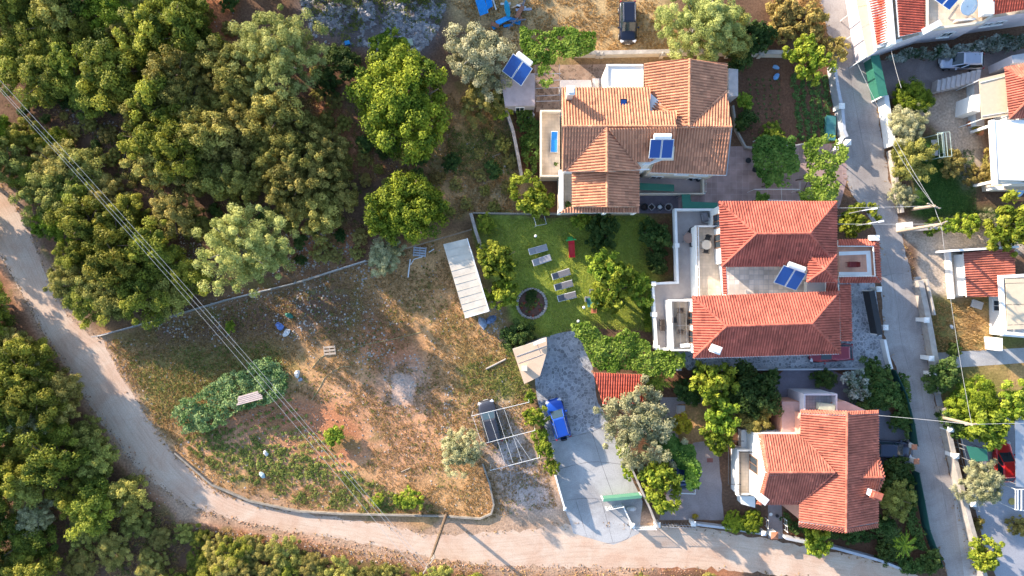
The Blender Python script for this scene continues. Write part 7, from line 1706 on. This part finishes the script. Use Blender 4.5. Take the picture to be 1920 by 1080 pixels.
for i in range(16):
    x, y = r_.uniform(925, 985), r_.uniform(2, 50); mm = r_.choice([M_WOOD, M_WMETAL, M_LDARK, M_SACKB, M_RUST, M_BTARP])
    p = W(x, y, .2); root = thing('scrap_board', 'piece of scrap board in the rubbish heap at the top edge', 'scrap', (p.x, p.y, 0), r_.uniform(0, 3), 'scrap boards in the rubbish heap')
    MB().box((0, 0, .12+.03*i), (r_.uniform(.8, 1.8), r_.uniform(.1, .5), .05), 0, 0, ('X', r_.uniform(-.2, .2))).build('board', mm, root, local=True); MB().box((0, 0, .05+.015*i), (.1, .1, .1+.03*i)).build('block', M_WOOD, root, local=True)
for i, (x, y, lb) in enumerate(((767, 80, 'pale green box lid on the rubble heap'), (651, 80, 'blue plastic scrap on the rubble heap'))):
    p = W(x, y, .3); root = thing('plastic_crate', lb, 'crate', (p.x, p.y, 0), .2, 'plastic scraps on the rubble heap'); MB().box((0, 0, .15), (.7 if i == 0 else .45, .6 if i == 0 else .35, .3)).build('box', (mat('pale mint plastic', (.45, .52, .42), .6), M_BTARP)[i], root, local=True); MB().box((0, 0, .32), (.76 if i == 0 else .5, .66 if i == 0 else .4, .04)).build('lid', (mat('mint lid', (.48, .56, .44), .6), M_BTARP)[i], root, local=True)
# garden swing frame, lower lawn frame, ladders, lamps
def swing():
    p = W(1765, 273, 1.5); root = thing('garden_swing', 'pale green metal swing frame beside the dark lawn', 'swing', (p.x, p.y, 0), R(5)); m = mat('pale mint metal', (.42, .52, .46), .5)
    k = S*(H-1.9)/H
    for y in (-1.15, 1.15):
        MB().tube([(-.75, y, 0), (0, y, 1.9)], .035, 8).build('leg', m, root, local=True); MB().tube([(.75, y, 0), (0, y, 1.9)], .035, 8).build('leg', m, root, local=True)
    MB().tube([(0, -1.2, 1.9), (0, 1.2, 1.9)], .04, 8).build('top_bar', m, root, local=True)
    b = MB()
    for x in (-.6, -.2, .2, .6): b.beam((x, -1.2, 2.0), (x, 1.2, 2.0), .04, .03)
    for y in (-1.2, 1.2): b.beam((-.62, y, 1.985), (.62, y, 1.985), .04, .04)
    b.build('canopy_frame', m, root, local=True)
    b = MB()
    for i in range(5): b.box((-.25+.12*i, 0, .5), (.09, 1.6, .03))
    b.build('seat', M_METAL, root, local=True)
    for y in (-.75, .75): MB().tube([(0, y, .5), (0, y, 1.9)], .012, 5).build('chain', M_METAL, root, local=True)
swing()
def hoop():
    p = W(1012, 412, .9); root = thing('goal_frame', 'small pale metal frame under the tree at the top of the lawn', 'frame', (p.x, p.y, 0), R(15)); b = MB()
    for y in (-.5, .5): MB().tube([(-.6, y, 0), (-.5, y, 1.0)], .03, 7).build('post', M_WMETAL, root, local=True); MB().tube([(-.5, y, 1.0), (.6, y, 0)], .025, 7).build('stay', M_WMETAL, root, local=True)
    MB().tube([(-.5, -.5, 1.0), (-.5, .5, 1.0)], .03, 7).build('crossbar', M_WMETAL, root, local=True); MB().tube([(.6, -.5, .03), (.6, .5, .03)], .03, 7).build('ground_bar', M_WMETAL, root, local=True)
hoop()
def lamp_post(label, px, py, h, g='garden lamp posts'):
    p = W(px, py, 0); root = thing('garden_lamp', label, 'lamp', (p.x, p.y, 0), 0, g); MB().tube([p, p+Vector((0, 0, h))], [.05, .035], 8).build('post', M_DMETAL, root); MB().disc((p.x, p.y, h), [(.06, 0), (.14, .08), (.14, .16), (.05, .22)], 10).build('lamp_head', M_WHITE, root)
lamp_post('slim garden lamp near the top of the lawn', 1003, 445, 1.6); lamp_post('slim garden lamp between loungers and vine', 1080, 600, 2.2); lamp_post('slim garden lamp left of the glass table', 1090, 575, 2.2)
def manhole():
    p = W(1331, 863, 0); o = MB().box((p.x, p.y, .012), (.6, .42, .02)).build('manhole_cover', mat('rusty red cover', (.22, .09, .08), .8), None); tag(o, 'rusty red square drain cover in the stained yard', 'drain cover')
manhole()
def low_box(label, px, py, rot, sx, sy, h, m, name, cat):
    p = W(px, py, h); root = thing(name, label, cat, (p.x, p.y, 0), rot); MB().box((0, 0, h/2), (sx, sy, h)).build('body', m, root, local=True, bevel=.03); MB().box((0, 0, h+.02), (sx+.06, sy+.06, .04)).build('lid', m, root, local=True, bevel=.015)
low_box('white board on the grass below the orange garage roof', 1832, 571, R(-18), 1.1, .7, .18, mat('grey white board', (.52, .48, .44), .8, .1), 'garden_board', 'board')
low_box('glass topped cold frame at the lower end of the kitchen garden', 1558, 240, R(-2), .9, 2.4, .5, M_TEAL, 'cold_frame', 'cold frame')
low_box('small white box at the right foot of the large vine', 1272, 690, R(0), .6, .5, .5, M_BLUEW, 'meter_box', 'box')
low_box('grey square planter beside the slab path', 1277, 768, 0, .75, .75, .35, M_GREY, 'square_planter', 'planter')
low_box('white bench by the hedge wall right of the street', 1698, 425, R(5), 1.4, .8, .45, M_WHITE, 'white_slab', 'slab')
p = W(1908, 357, .9); table('blue topped table in front of the white flat roof on the right edge', 1908, 357, 0, 0, 1.3, 1.1, mat('light blue table top', (.35, .55, .75), .5), M_WOOD, True)
low_box('orange wooden bench below the blue topped table', 1905, 372, R(-4), 1.8, .35, .42, mat('orange wood', (.45, .20, .07), .7), 'wooden_bench', 'bench')
for x, y, lb in ((1838, 945, 'small round yellow disc on the lower driveway'),):
    p = W(1897, 940, 0); o = MB().disc((p.x, p.y, 0.007), [(.35, 0), (.35, .05), (.3, .06)], 18).build('stepping_disc', mat('yellow disc', (.45, .33, .10), .8), None); tag(o, 'round yellow disc on the lower driveway at the right edge', 'disc')
p = W(1801, 1100, 0)
bpy.context.view_layer.update()
